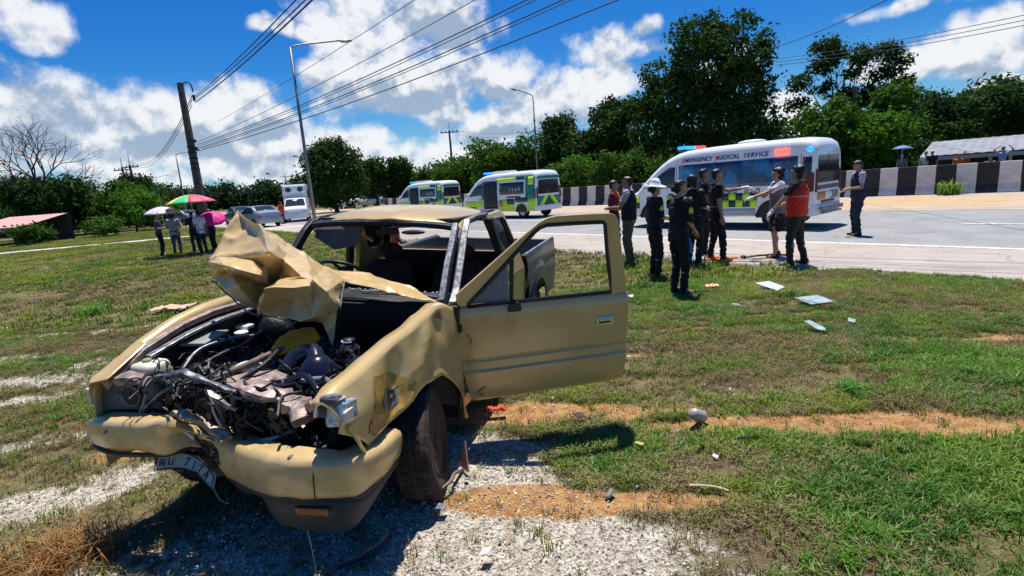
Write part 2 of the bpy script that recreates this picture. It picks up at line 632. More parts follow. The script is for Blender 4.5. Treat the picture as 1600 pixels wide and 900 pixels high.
def sheet(name, s0, s1, n0, n1, z, material, label, wob=0.0, step=.4, zslope=0):
    ss = np.concatenate([np.arange(s0, -30, 4), np.arange(max(s0, -30), s1, step), [s1]])
    v = []; f = []
    for i, s in enumerate(ss):
        s = float(s)
        w0 = wob * (noise.noise(Vector((s * .5, 3, 0))) + .6 * noise.noise(Vector((s * 2.4, 7, 0))))
        v.append(rd(s, n0 + w0, z)); v.append(rd(s, n1, z))
        if i:
            k = 2 * i
            f.append((k - 2, k, k + 1, k - 1))
    o = ob(name, v, f, material)
    tag(o, label, kind='structure')
    return o


def roadmat(name, c1, c2, c3, sc=1.0, stain=.5):
    m = bpy.data.materials.new(name); m.use_nodes = True
    t = NT(m.node_tree); b = m.node_tree.nodes['Principled BSDF']
    pos = t.n('ShaderNodeNewGeometry').outputs['Position']
    b.inputs['Roughness'].default_value = .9
    b.inputs['Specular IOR Level'].default_value = .25
    a = t.noise(pos, 1.1 * sc, 7, .65); bb = t.noise(pos, 25, 6, .7); d = t.noise(pos, .22 * sc, 4, .5)
    c = t.mix(t.smooth(a, .35, .65), C4(c1), C4(c2))
    c = t.mix(t.m('MULTIPLY', t.smooth(d, .48, .68), stain), c, C4(c3))
    c = t.mix(t.smooth(bb, .3, .75, 0, .35), c, C4([x * .5 for x in c1]))
    st_ = t.noise(t.vm('MULTIPLY', pos, (1.0, 1.0, 1.0)), .8, 8, .75, dist=.6)
    c = t.mix(t.m('MULTIPLY', t.smooth(st_, .56, .66), .35), c, C4([x * .45 for x in c1]))
    vo = t.n('ShaderNodeTexVoronoi', feature='DISTANCE_TO_EDGE'); vo.inputs['Scale'].default_value = .28
    t.put(vo.inputs['Vector'], t.vm('ADD', pos, t.vm('MULTIPLY', t.noise(pos, 1.4, 4, .6, out=1), (1.6, 1.6, 0))))
    crack = t.smooth(vo.outputs['Distance'], .0, .008, .55, 0)
    c = t.mix(crack, c, C4([x * .35 for x in c1]))
    t.put(b.inputs['Base Color'], c)
    bp = t.n('ShaderNodeBump'); bp.inputs['Strength'].default_value = .35; bp.inputs['Distance'].default_value = .006
    t.put(bp.inputs['Height'], bb); t.put(b.inputs['Normal'], bp.outputs[0])
    return m


asph = roadmat('worn_grey_asphalt', (.25, .25, .25), (.315, .31, .305), (.36, .335, .30))
shld = roadmat('dusty_shoulder_concrete', (.37, .315, .275), (.45, .39, .345), (.43, .34, .26))
medm = roadmat('dusty_median_strip', (.40, .32, .25), (.48, .385, .30), (.54, .33, .12), 1.0, .8)
sheet('road', -420, 60, 9.4, 27.2, .004, asph, 'wide worn grey asphalt road running past the grass verge')
sheet('road_shoulder', -420, 60, 9.55, 12.75, .009, shld, 'pale dusty shoulder between the grass and the white edge line', wob=.16)
sheet('road_median', -420, 60, 20.6, 29.5, .009, medm, 'dusty tan strip at the foot of the striped barrier', wob=.15)


def linemat(name, col):
    m = bpy.data.materials.new(name); m.use_nodes = True
    t = NT(m.node_tree); b = m.node_tree.nodes['Principled BSDF']
    pos = t.n('ShaderNodeNewGeometry').outputs['Position']
    f = t.smooth(t.noise(pos, 9, 7, .7), .42, .60)
    t.put(b.inputs['Base Color'], t.mix(t.m('MULTIPLY', f, .75), C4(col), (.33, .30, .27, 1)))
    b.inputs['Roughness'].default_value = .8
    return m


wl, yl = linemat('worn_white_line', (.78, .77, .74)), linemat('worn_yellow_line', (.72, .44, .10))
sheet('road_edge_line', -420, 60, 12.50, 12.64, .014, wl, 'worn white line along the road edge')
sheet('road_median_line', -420, 60, 21.3, 21.45, .014, yl, 'worn yellow line near the barrier')
for i, s in enumerate(range(-120, 30, 9)):
    if s > -60:
        sheet('lane_dash', s, s + 3, 16.6, 16.72, .014, wl, 'white lane dash on the asphalt')
# pale dirt track on the left, leading off the grass to the far trees
pth = []
for i in range(41):
    k = i / 40
    x = -60 + 47 * k; y = 22.5 + 14 * k ** .8 - 3.0 * sin(k * 3.0)
    pth.append((x, y))
v = []; f = []
for i, (x, y) in enumerate(pth):
    ww = .75 + .25 * noise.noise(Vector((i * .5, 0, 0)))
    v += [(x, y - ww, .012), (x, y + ww, .012)]
    if i: f.append((2 * i - 2, 2 * i, 2 * i + 1, 2 * i - 1))
tag(ob('dirt_path', v, f, roadmat('pale_dirt_track', (.52, .47, .38), (.60, .56, .48), (.40, .32, .2))), 'pale sandy track crossing the grass on the left', kind='structure')

# ------------------------------------------------------------------ grass, gravel (uncountable)
LIB = bpy.data.collections.new('tuft_library')     # source tufts, not linked to the scene


def leafmat(name, cols, rough=.55, tl=.35):
    m = bpy.data.materials.new(name); m.use_nodes = True
    t = NT(m.node_tree); b = m.node_tree.nodes['Principled BSDF']
    pos = t.n('ShaderNodeNewGeometry').outputs['Position']
    rnd = t.n('ShaderNodeObjectInfo').outputs['Random']
    a = t.noise(pos, 1.3, 4, .6); bb = t.noise(pos, .3, 3, .5)
    c = t.mix(t.smooth(a, .38, .62), C4(cols[0]), C4(cols[1]))
    c = t.mix(t.smooth(bb, .45, .62, 0, .8), c, C4(cols[2]))
    c = t.mix(t.smooth(rnd, .55, 1.0, 0, .85), c, C4(cols[3]))
    t.put(b.inputs['Base Color'], c)
    b.inputs['Roughness'].default_value = rough
    b.inputs['Specular IOR Level'].default_value = .3
    out = m.node_tree.nodes['Material Output']
    tr = t.n('ShaderNodeBsdfTranslucent')
    t.put(tr.inputs[0], t.mix(1.0, c, (1.25, 1.35, .6, 1), 'MULTIPLY'))
    mx = t.n('ShaderNodeMixShader'); mx.inputs[0].default_value = tl
    m.node_tree.links.new(b.outputs[0], mx.inputs[1]); m.node_tree.links.new(tr.outputs[0], mx.inputs[2])
    m.node_tree.links.new(mx.outputs[0], out.inputs[0])
    return m


gmat = leafmat('grass_blades_green', [(.055, .15, .018), (.17, .26, .025), (.32, .33, .04), (.30, .27, .09)])
gmat2 = leafmat('grass_blades_lush', [(.05, .16, .024), (.12, .27, .03), (.21, .33, .04), (.27, .32, .08)])
dmat = leafmat('grass_blades_dry', [(.34, .27, .14), (.21, .15, .07), (.36, .30, .16), (.14, .12, .05)], .8, .2)
bmat = leafmat('weed_brown', [(.25, .10, .035), (.20, .09, .03), (.34, .18, .06), (.12, .07, .02)], .8, .2)


def tuft(name, material, nb, h, spread, wd, flat=.5, seed=1, rad=.05):
    r = random.Random(seed); v = []; f = []
    for i in range(nb):
        a = r.uniform(0, 2 * pi); L = h * r.uniform(.5, 1.15); q = r.uniform(0, rad)
        a2 = r.uniform(0, 2 * pi)
        bx, by = q * cos(a2), q * sin(a2)
        lean = r.uniform(.15, 1.0) * spread
        dx, dy = cos(a), sin(a)
        px, py = -dy, dx
        w_ = wd * r.uniform(.7, 1.3)
        k = len(v)
        m1 = (.45 * L * lean * .5, .5 * L)
        m2 = (L * lean, L * (1 - flat * lean * .55))
        v += [(bx - px * w_, by - py * w_, -.01), (bx + px * w_, by + py * w_, -.01),
              (bx + dx * m1[0] - px * w_ * .8, by + dy * m1[0] - py * w_ * .8, m1[1]), (bx + dx * m1[0] + px * w_ * .8, by + dy * m1[0] + py * w_ * .8, m1[1]),
              (bx + dx * m2[0], by + dy * m2[0], m2[1])]
        f += [(k, k + 1, k + 3, k + 2), (k + 2, k + 3, k + 4)]
    me = bpy.data.meshes.new(name); me.from_pydata(v, [], f); me.materials.append(material)
    o = bpy.data.objects.new(name, me)
    return o


def scatter(name, label, sources, pts, scales, seed=3, tilt=.15):
    """points carrying instances of the source tufts, as one uncountable object"""
    c = bpy.data.collections.new(name + '_sources')
    for s in sources: c.objects.link(s)
    me = bpy.data.meshes.new(name)
    me.from_pydata([tuple(p) for p in pts], [], [])
    n = len(pts); rs = np.random.RandomState(seed)
    a = me.attributes.new('scl', 'FLOAT', 'POINT'); a.data.foreach_set('value', np.asarray(scales, np.float32))
    a = me.attributes.new('rot', 'FLOAT_VECTOR', 'POINT')
    rv = np.stack([rs.uniform(-tilt, tilt, n), rs.uniform(-tilt, tilt, n), rs.uniform(0, 6.283, n)], 1).astype(np.float32)
    a.data.foreach_set('vector', rv.ravel())
    a = me.attributes.new('pick', 'INT', 'POINT'); a.data.foreach_set('value', rs.randint(0, len(sources), n).astype(np.int32))
    o = bpy.data.objects.new(name, me); link(o); tag(o, label, kind='stuff')
    ng = bpy.data.node_groups.new(name + '_nodes', 'GeometryNodeTree')
    ng.interface.new_socket('Geometry', in_out='INPUT', socket_type='NodeSocketGeometry')
    ng.interface.new_socket('Geometry', in_out='OUTPUT', socket_type='NodeSocketGeometry')
    N = ng.nodes; L = ng.links
    gi = N.new('NodeGroupInput'); go_ = N.new('NodeGroupOutput')
    ip = N.new('GeometryNodeInstanceOnPoints'); ci = N.new('GeometryNodeCollectionInfo')
    ci.inputs[0].default_value = c; ci.inputs[1].default_value = True; ci.inputs[2].default_value = True
    def att(nm, tp):
        q = N.new('GeometryNodeInputNamedAttribute'); q.data_type = tp; q.inputs[0].default_value = nm
        return [x for x in q.outputs if x.enabled and x.name == 'Attribute'][0]
    L.new(gi.outputs[0], ip.inputs['Points']); L.new(ci.outputs[0], ip.inputs['Instance'])
    ip.inputs['Pick Instance'].default_value = True
    L.new(att('pick', 'INT'), ip.inputs['Instance Index'])
    e2r = N.new('FunctionNodeEulerToRotation'); L.new(att('rot', 'FLOAT_VECTOR'), e2r.inputs[0])
    L.new(e2r.outputs[0], ip.inputs['Rotation'])
    L.new(att('scl', 'FLOAT'), ip.inputs['Scale'])
    L.new(ip.outputs[0], go_.inputs[0])
    md = o.modifiers.new('scatter', 'NODES'); md.node_group = ng
    return o


rs = np.random.RandomState(11)


def region(n, ymin, ymax, xl, xr):
    """uniform points in a widening wedge in front of the camera, on the verge side of the road"""
    u = rs.rand(n)
    y = np.sqrt(ymin ** 2 + u * (ymax ** 2 - ymin ** 2))
    x = y * (xl + (xr - xl) * rs.rand(n))
    m = (x * RN.x + y * RN.y) < 9.62 + .25 * (fnoise(x, y, 1.5, 5) - .5)
    return x[m], y[m]


def build_grass():
    G1 = [tuft('grass_tuft', gmat, 15, .062, 1.1, .0028, seed=i) for i in range(4)]
    G2 = [tuft('lush_tuft', gmat2, 16, .070, 1.0, .0034, seed=10 + i) for i in range(3)]
    D1 = [tuft('dry_tuft', dmat, 14, .065, 1.3, .0022, seed=20 + i, flat=1.1) for i in range(3)]
    FG = [tuft('far_tuft', gmat, 22, .13, .9, .011, seed=30 + i, rad=.22) for i in range(3)]
    FD = [tuft('far_dry_tuft', dmat, 16, .10, 1.1, .009, seed=40 + i, rad=.22) for i in range(2)]
    X, Y = region(120000, 1.3, 8.5, -1.12, 1.22)
    Zz = zones(X, Y)
    bare = np.maximum.reduce([Zz['w'] * .93, Zz['o'] * 1.05, Zz['r'] * .6])
    f1 = fnoise(X, Y, 1.9, 21); f2 = fnoise(X, Y, .8, 22); f3 = fnoise(X, Y, 5.0, 23)
    g = .60 + (f1 - .5) * 3.0 + (f3 - .5) * 1.8 - bare * 1.05 + Zz['g'] * .5 - Zz['b'] * .4
    left = X < -1.5
    g = g - .12 * left
    keep = rs.rand(len(X)) < np.maximum(np.clip(g, 0, 1), .17 - .145 * np.clip(bare, 0, 1))
    gg0 = g[keep]
    X, Y, f2, f3, gg, bb = X[keep], Y[keep], f2[keep], f3[keep], Zz['g'][keep], Zz['b'][keep]
    lush = rs.rand(len(X)) < np.clip(.06 + (f2 - .5) * 2.6 + gg * .42 + (X > 1.0) * .12 - bb, 0, .85)
    thin = np.clip((.35 - gg0) / .35, 0, 1)
    dry = (~lush) & (rs.rand(len(X)) < np.clip(.54 + thin * .45 + bb * .6 + (f3 - .5) * 2.2 + (X < -1.5) * .04, .05, .95))
    gr = ~(lush | dry)
    def P(m):
        return np.stack([X[m], Y[m], gheight(X[m], Y[m])], 1)
    print('tufts', gr.sum(), lush.sum(), dry.sum())
    sc = .55 + .75 * rs.rand(len(X))
    scatter('grass', 'short green grass covering the verge', G1, P(gr), sc[gr], 1)
    scatter('lush_grass', 'brighter taller grass in lush patches of the verge', G2, P(lush), sc[lush], 2)
    scatter('dry_grass', 'flattened straw-coloured grass between the green patches', D1, P(dry), sc[dry], 3)
    X, Y = region(60000, 8.3, 46, -1.25, .75)
    f1 = fnoise(X, Y, .8, 31); f2 = fnoise(X, Y, .3, 32)
    onpath = np.abs(Y - np.interp(X, [p[0] for p in pth], [p[1] for p in pth])) < .85
    keep = (rs.rand(len(X)) < np.clip(.75 + (f1 - .5) * 2.2, .08, 1)) & ~(onpath & (X < -13))
    X, Y, f2 = X[keep], Y[keep], f2[keep]
    dry = rs.rand(len(X)) < np.clip(.42 + (f2 - .5) * 2.6, .06, .9)
    def P2_(m):
        return np.stack([X[m], Y[m], gheight(X[m], Y[m])], 1)
    sc = .5 + .6 * rs.rand(len(X))
    scatter('far_grass', 'green grass of the field farther off on the left', FG, P2_(~dry), sc[~dry], 4)
    scatter('far_dry_grass', 'dry yellowish grass of the field farther off', FD, P2_(dry), sc[dry], 5)
    # gravel
    pm = [mat('gravel_pale', (.66, .60, .50), .9, var=.3, scale=30), mat('gravel_brown', (.33, .24, .16), .9, var=.3, scale=30)]
    st = []
    for i in range(5):
        g_ = G(); g_.blob((0, 0, 0), (1, .8, .55), 6, 4)
        vv = [Vector(p) * (1 + .35 * noise.noise(Vector(p) * 1.3 + Vector((i * 5, 0, 0)))) for p in g_.v]
        me = bpy.data.meshes.new('pebble'); me.from_pydata([tuple(p) for p in vv], [], g_.f); me.materials.append(pm[0 if i < 3 else 1])
        st.append(bpy.data.objects.new('pebble', me))
    X, Y = region(90000, 1.3, 7, -1.2, 1.0)
    Zz = zones(X, Y)
    k = rs.rand(len(X)) < np.clip(Zz['w'] * .85 + Zz['o'] * .12 + Zz['b'] * .06 + Zz['r'] * .15 - .02, .004, 1)
    X, Y = X[k], Y[k]
    print('pebbles', len(X))
    scatter('gravel', 'white and brown pebbles strewn over the bare patches', st, np.stack([X, Y, gheight(X, Y) + .003], 1), .003 + .008 * rs.rand(len(X)) ** 2.5, 6, tilt=3)


build_grass()


def plant(name, label, cat_, pos, material, nb, h, spread, wd, seed, rad=.12, flat=.9, group=None):
    o = tuft(name, material, nb, h, spread, wd, flat, seed, rad)
    o.location = (pos[0], pos[1], float(gheight(np.array([pos[0]]), np.array([pos[1]]))[0]))
    link(o); tag(o, label, cat_, group)
    return o


lightgreen = leafmat('broad_blade_light_green', [(.10, .26, .04), (.12, .30, .05), (.15, .30, .05), (.10, .22, .04)], .45, .4)
plant('grass_clump', 'bright green clump of broad blades with a tall pale stalk, above the orange soil strip', 'plant', (2.5, 3.86), lightgreen, 60, .20, 1.3, .006, 51, .12)
plant('grass_clump', 'bright green clump of coarse blades in the left field beyond the wreck', 'plant', (-7.6, 9.6), lightgreen, 70, .30, 1.3, .014, 52, .3)
plant('grass_clump', 'green clump beside the sandy patch at the far left edge', 'plant', (-6.2, 6.3), gmat2, 60, .18, 1.0, .008, 53, .2)
plant('grass_clump', 'tall green clump growing between the two square glass panes', 'plant', (3.66, 6.95), gmat2, 70, .18, .9, .007, 54, .22)
plant('dry_weed', 'large rusty brown dead weed clump at the bottom left corner', 'plant', (-2.42, 2.45), bmat, 420, .26, 1.15, .0030, 55, .30)
plant('dry_weed', 'smaller brown dead weed left of the largest one', 'plant', (-2.78, 2.38), bmat, 90, .18, 1.0, .0028, 56, .15)
plant('weed', 'leafy weed growing at the foot of the striped barrier on the right', 'plant', (17.9, 21.9), gmat2, 120, .75, 1.0, .03, 57, .4)
st = G(); st.tube([(0, 0, 0), (.01, 0, .12), (.0, .01, .24)], [.003, .003, .0015], 5)
plant('red_seed_head', 'thin weed with a reddish brush-like seed head in front of the bumper', 'plant', (-1.05, 2.27), mat('seed_red', (.42, .14, .08), .8), 26, .06, .8, .002, 58, .012)
o = bpy.data.objects[[x.name for x in bpy.data.objects if x.name.startswith('red_seed_head')][-1]]
o.location.z = .36
s_ = G().tube(cat([(.05, -.06, -.36), (.03, -.03, -.18), (0, 0, 0)], 5), .0022, 5).ob('stalk', mat('stalk_pale', (.45, .48, .32), .8), o)

# ------------------------------------------------------------------ barrier
bA, bB = Vector((3.84, 36.5, 0)), Vector((19.8, 21.2, 0))
bd = (bB - bA).normalized(); bn = Vector((bd.y, -bd.x, 0))
if bn.y > 0: bn = -bn
cw = mat('barrier_worn_white', (.62, .60, .57), .85, var=.18, scale=2.2, dirt=(.30, .25, .2), dirtamt=.35, dscale=2.2, bump=.3, bscale=20)
cb = mat('barrier_black_paint', (.022, .022, .024), .7, var=.3, scale=4, dirt=(.16, .14, .12), dirtamt=.12, dscale=6)
bar = empty('concrete_barrier', bA, label='long concrete road barrier painted in black and white blocks across the road', cat='barrier')
BL = .655
prof = [(-.30, 0), (-.30, .10), (-.16, .36), (-.10, 1.2), (.10, 1.2), (.16, .36), (.30, .10), (.30, 0)]
g = G()
g.rings([[Vector((bd * (x) + bn * p[0])) + Vector((0, 0, p[1])) for p in prof] for x in (0.006, BL - .006)])
gme = {}
for i in range(-31, 48):
    black = (i % 2 == 0)
    key = black
    if key not in gme:
        o = g.ob('barrier_block', cb if black else cw, bar, bevel=.012); gme[key] = o
    else:
        o = gme[key].copy(); link(o, bar)
    o.location = bd * (i * BL + .12)

# low far posts of the barrier beyond the vans are part of the same run (built above)


# ------------------------------------------------------------------ trees
def treemat(name, c1, c2, c3, tl=.25):
    m = bpy.data.materials.new(name); m.use_nodes = True
    t = NT(m.node_tree); b = m.node_tree.nodes['Principled BSDF']
    pos = t.n('ShaderNodeNewGeometry').outputs['Position']
    a = t.noise(pos, 1.1, 4, .6); bb = t.noise(pos, 9.0, 3, .6)
    c = t.mix(t.smooth(a, .38, .62), C4(c1), C4(c2))
    c = t.mix(t.smooth(bb, .52, .70, 0, .8), c, C4(c3))
    t.put(b.inputs['Base Color'], c)
    b.inputs['Roughness'].default_value = .7
    b.inputs['Specular IOR Level'].default_value = .08
    out = m.node_tree.nodes['Material Output']
    tr = t.n('ShaderNodeBsdfTranslucent'); t.put(tr.inputs[0], t.mix(1.0, c, (1.2, 1.4, .5, 1), 'MULTIPLY'))
    mx = t.n('ShaderNodeMixShader'); mx.inputs[0].default_value = tl
    m.node_tree.links.new(b.outputs[0], mx.inputs[1]); m.node_tree.links.new(tr.outputs[0], mx.inputs[2])
    m.node_tree.links.new(mx.outputs[0], out.inputs[0])
    return m


TM = {'dark': treemat('foliage_dark', (.020, .048, .013), (.042, .088, .018), (.095, .15, .028), .18),
      'mid': treemat('foliage_mid', (.035, .085, .014), (.07, .145, .022), (.13, .20, .035), .25),
      'bright': treemat('foliage_bright', (.05, .13, .018), (.08, .18, .022), (.14, .24, .035), .3),
      'blue': treemat('foliage_far', (.020, .045, .022), (.03, .06, .025), (.055, .09, .035), .15)}
bark = mat('bark', (.075, .055, .042), .95, var=.35, scale=8, bump=.6, bscale=18)
barkd = mat('bark_dark', (.035, .028, .024), .95, var=.35, scale=8)


def leaves(blobs, n, size, seed, shell=.55):
    rs = np.random.RandomState(seed)
    vol = np.array([b[3] * b[4] * b[5] for b in blobs]) ** .8
    pk = rs.choice(len(blobs), n, p=vol / vol.sum())
    B = np.array([b[:6] for b in blobs])[pk]
    d = rs.normal(size=(n, 3)); d /= np.linalg.norm(d, axis=1)[:, None]
    r = (shell + (1 - shell) * rs.rand(n)) ** .7
    r *= 1 + .35 * (rs.rand(n) - .6)
    # leaf clumps: pull the points towards random clump centres inside each crown lobe
    P = B[:, :3] + d * r[:, None] * B[:, 3:6]
    # leaf clumps: gather the leaves round clump centres so that gaps open between them
    K = max(4, n // 26)
    ci = rs.choice(n, K, replace=False)
    cid = rs.randint(0, K, n)
    C_, dC = P[ci], d[ci]
    P2 = C_[cid] + rs.normal(size=(n, 3)) * size * (1.25 + 1.1 * rs.rand(K)[cid])[:, None] * np.array([1, 1, .7])
    mixd = rs.rand(n) < .82
    P = np.where(mixd[:, None], P2, P); d = np.where(mixd[:, None], dC[cid], d)
    keep = P[:, 2] > .15
    P, d = P[keep], d[keep]
    n = len(P)
    nr = d * .6 + rs.normal(size=(n, 3)) * .75; nr[:, 2] += .35
    nr /= np.linalg.norm(nr, axis=1)[:, None]
    a = np.cross(nr, rs.normal(size=(n, 3))); a /= np.linalg.norm(a, axis=1)[:, None]
    b = np.cross(nr, a)
    s = size * (.5 + .8 * rs.rand(n))[:, None]
    v = np.stack([P - a * s, P - b * s * .55 + nr * s * .15, P + a * s, P + b * s * .55 + nr * s * .1], 1).reshape(-1, 3)
    f = np.arange(n * 4).reshape(-1, 4)
    return v, f


def limbs(g, base, top, r0, targets, seed, sub=2):
    r = random.Random(seed)
    base, top = Vector(base), Vector(top)
    pts = [base.lerp(top, k / 6) + Vector((r.uniform(-1, 1), r.uniform(-1, 1), 0)) * r0 * .8 * (k > 0) for k in range(7)]
    g.tube(pts, [r0 * (1.25 if k == 0 else 1 - .75 * k / 6) for k in range(7)], 8)
    for tg in targets:
        tg = Vector(tg)
        k = r.uniform(.3, .85); s = base.lerp(top, k)
        mid = s.lerp(tg, .5) + Vector((0, 0, -.10 * (tg - s).length))
        q = cat([s, mid, tg], 4)
        rr = r0 * (1 - .7 * k) * .55
        g.tube(q, [rr * (1 - .8 * j / (len(q) - 1)) for j in range(len(q))], 6)
        for _ in range(sub):
            e = q[r.randrange(3, len(q) - 1)]
            e2 = e + Vector((r.uniform(-1, 1), r.uniform(-1, 1), r.uniform(.1, .9))) * (tg - s).length * .35
            g.tube([e, e.lerp(e2, .5) + Vector((0, 0, .05)), e2], [rr * .35, rr * .22, rr * .08], 5)


def tree(name, label, pos, H, blobs, material, nleaf, size, seed, trunk_r=.2, group=None, cat_='tree', shell=.5, bk=None, crown_name='crown', sub=2):
    """blobs: (dx, dy, z, rx, ry, rz) lobes of the crown relative to the trunk base"""
    e = empty(name, (pos[0], pos[1], 0), label=label, cat=cat_, group=group)
    g = G()
    limbs(g, (0, 0, -.2), (0, 0, H * .72), trunk_r, [(b[0] * .85, b[1] * .85, b[2]) for b in blobs], seed, sub)
    g.ob('trunk', bk or bark, e, smooth=True)
    v, f = leaves(blobs, nleaf, size, seed, shell)
    me = bpy.data.meshes.new(crown_name); me.from_pydata(v.tolist(), [], f.tolist()); me.materials.append(material)
    o = bpy.data.objects.new(crown_name, me); link(o, e)
    return e


def px(u, depth):
    """ground x for a column of the view at a depth (distance along +Y)"""
    return (u - 800) / CAM_F * depth * 1.0


def rlobes(seed, n, cx_, cz, rx, rz, ry=None, lobe=.42):
    r = random.Random(seed); o = [(cx_, 0, cz, rx * .6, (ry or rx) * .6, rz * .6)]
    for i in range(n):
        a = r.uniform(0, 2 * pi); k = sqrt(r.uniform(.15, 1))
        el_ = r.uniform(-.9, 1.3)
        s = lobe * r.uniform(.55, 1.15)
        o.append((cx_ + rx * .72 * k * cos(a), (ry or rx) * .72 * k * sin(a), cz + rz * .72 * sin(el_) * (1.1 - .25 * k), rx * s, (ry or rx) * s, rz * s * .85))
    return o

# world position of things beyond: column u (1600-px wide view) and depth
def hz(u):
    return 0.0


def at(u, d):
    """position at view column u, forward depth d, near the horizon"""
    f = CAM_F
    # ray through the horizon point of that column (camera roll taken into account)
    v = 450 - 163.5 - (u - 800) * (-math.tan(CAM_ROLL)) * -1
    q = cx * ((u - 800) / f) + cy * ((450 - v) / f) + fw
    return (q.x / q.y * d, d)


GT = 'trees beyond the road'
def T(name, label, u, d, H, lob, m, n, size, seed, tr=.2, **k):
    x, y = at(u, d)
    return tree(name, label, (x, y), H, lob, TM[m], n, size, seed, tr, **k)


# big dark tree behind the first ambulance
big = [(0, 0, 9.2, 3.0, 3, 2.9), (-2.6, 0, 7.0, 2.4, 2.2, 2.3), (2.6, .5, 7.6, 2.3, 2.2, 2.3), (-1.2, -.8, 11.1, 1.9, 1.8, 1.5), (1.4, .6, 10.9, 2.0, 1.9, 1.5), (3.6, 0, 9.6, 1.4, 1.4, 1.3),
       (-3.4, .3, 9.0, 1.4, 1.4, 1.2), (0, 0, 5.2, 4.2, 3, 2.4), (-4.2, 0, 5.2, 1.7, 1.6, 2.0), (4.0, 0, 5.0, 1.6, 1.6, 2.4), (2.4, -1, 12.1, 1.0, 1, .8), (.2, 0, 12.5, 1.0, 1, .7), (-4.6, 0, 7.2, .9, .9, .8), (4.7, 0, 7.6, .8, .8, .8), (4.3, 0, 10.9, .8, .8, .8)]
T('broadleaf_tree', 'largest dark broadleaf tree, towering behind the white ambulance', 1105, 43, 13, big, 'dark', 30000, .17, 101, .38)
# sparse tree with separate round clumps
sp_ = [(-3.6, 0, 8.2, .9, .9, .7), (-3.9, 0, 6.6, 1.0, .9, .6), (-1.6, 0, 10.9, 1.2, 1.1, .8), (-2.0, 0, 9.4, 1.0, 1, .7), (-.9, 0, 10.2, 1.0, 1, .9), (1.5, 0, 10.0, 1.3, 1.1, .8), (.8, 0, 8.7, .9, .9, .5), (3.4, 0, 10.2, 1.2, 1, .7),
       (4.6, 0, 9.3, 1.1, 1, .8), (3.2, 0, 8.4, 1.0, .9, .7), (-1.8, 0, 7.6, .9, .9, .6), (5.0, 0, 7.5, .9, .9, .6), (.3, 0, 6.6, 1.3, 1.2, 1.0), (2.2, 0, 6.8, 1.2, 1.2, .9)]
T('sparse_tree', 'tall open-crowned tree with separate leaf clumps, right of the largest tree', 1312, 47, 12, sp_, 'dark', 8500, .16, 102, .26, shell=.3, sub=3)
T('bush_tree', 'bushy bright green tree right of the open-crowned tree', 1365, 40, 4.5, rlobes(3, 9, 0, 2.8, 3.2, 2.3), 'bright', 6500, .17, 103, .12)
T('bush_tree', 'mid green bushy tree behind the ambulance rear doors', 1290, 41, 5, rlobes(4, 9, 0, 3.4, 2.6, 3.0), 'mid', 7000, .17, 104, .12)
T('bush_tree', 'mid green rounded tree at the left end of the grey shed', 1395, 44, 6, rlobes(5, 8, 0, 5.0, 2.4, 2.4), 'mid', 6500, .18, 105, .14)
for i, (u, d, H, w_) in enumerate([(1445, 60, 7.5, 4.5), (1500, 58, 8.4, 4.5), (1555, 60, 9.2, 5), (1610, 57, 9.4, 5), (1670, 57, 9.6, 5)]):
    T('forest_tree', ['dark tree left of the row above the grey shed', 'second dark tree from the left above the grey shed', 'third dark tree from the left above the grey shed', 'dark tree above the shed roof at the right picture edge', 'dark tree just beyond the right picture edge'][i], u, d, H, rlobes(10 + i, 9, 0, H * .62, w_, H * .36), 'dark', 8000, .24, 110 + i, .22)
T('forest_tree', 'dark rounded tree left of the largest tree', 965, 52, 9, rlobes(20, 9, 0, 5.6, 2.8, 3.4), 'dark', 9000, .2, 120, .2)
T('forest_tree', 'dark narrow tree above the middle ambulance', 884, 58, 8.5, rlobes(21, 8, 0, 5.0, 3.0, 3.3), 'dark', 8000, .22, 121, .2)
T('forest_tree', 'dark tree between the narrow tree and the largest tree', 925, 56, 6, rlobes(22, 7, 0, 3.8, 2.8, 2.7), 'dark', 6000, .2, 122, .2)
for i, (u, d, H, w_, m) in enumerate([(800, 62, 7.0, 5.0, 'mid'), (752, 66, 6.4, 4.2, 'mid'), (708, 70, 5.6, 4.2, 'mid'), (840, 60, 6.0, 3.5, 'dark'), (660, 78, 4.3, 3.5, 'dark')]):
    T('forest_tree', ['round green tree behind the roof of the middle ambulance', 'green tree above the gap between the two distant ambulances', 'green tree above the farthest ambulance', 'dark green tree left of the narrow dark tree', 'low dark tree left of the farthest ambulance'][i], u, d, H, rlobes(30 + i, 10, 0, H * .55, w_, H * .42), m, 8500, .23, 130 + i, .2)
T('broadleaf_tree', 'full dark tree right of the near street lamp', 524, 62, 8.6, [(0, 0, 5.2, 2.6, 2.4, 2.6), (-1.8, 0, 5.6, 1.6, 1.5, 1.5), (1.7, 0, 5.8, 1.7, 1.5, 1.5), (.2, 0, 7.0, 1.7, 1.5, 1.1), (0, 0, 2.6, 3.4, 2.4, 2.2), (2.8, 0, 3.4, 1.0, 1, 1.4), (-2.6, 0, 3.4, 1.2, 1, 1.5), (-1.3, 0, 7.2, .8, .8, .6)], 'dark', 13000, .19, 140, .25)
T('forest_tree', 'dark tree just right of the full tree by the street lamp', 588, 70, 6.5, rlobes(41, 8, 0, 3.6, 2.6, 3.0), 'dark', 7000, .22, 141, .2)
T('forest_tree', 'dark tree right of the house roof behind the wreck', 622, 72, 6.3, rlobes(42, 8, 0, 3.6, 2.6, 2.9), 'dark', 7000, .22, 142, .2)
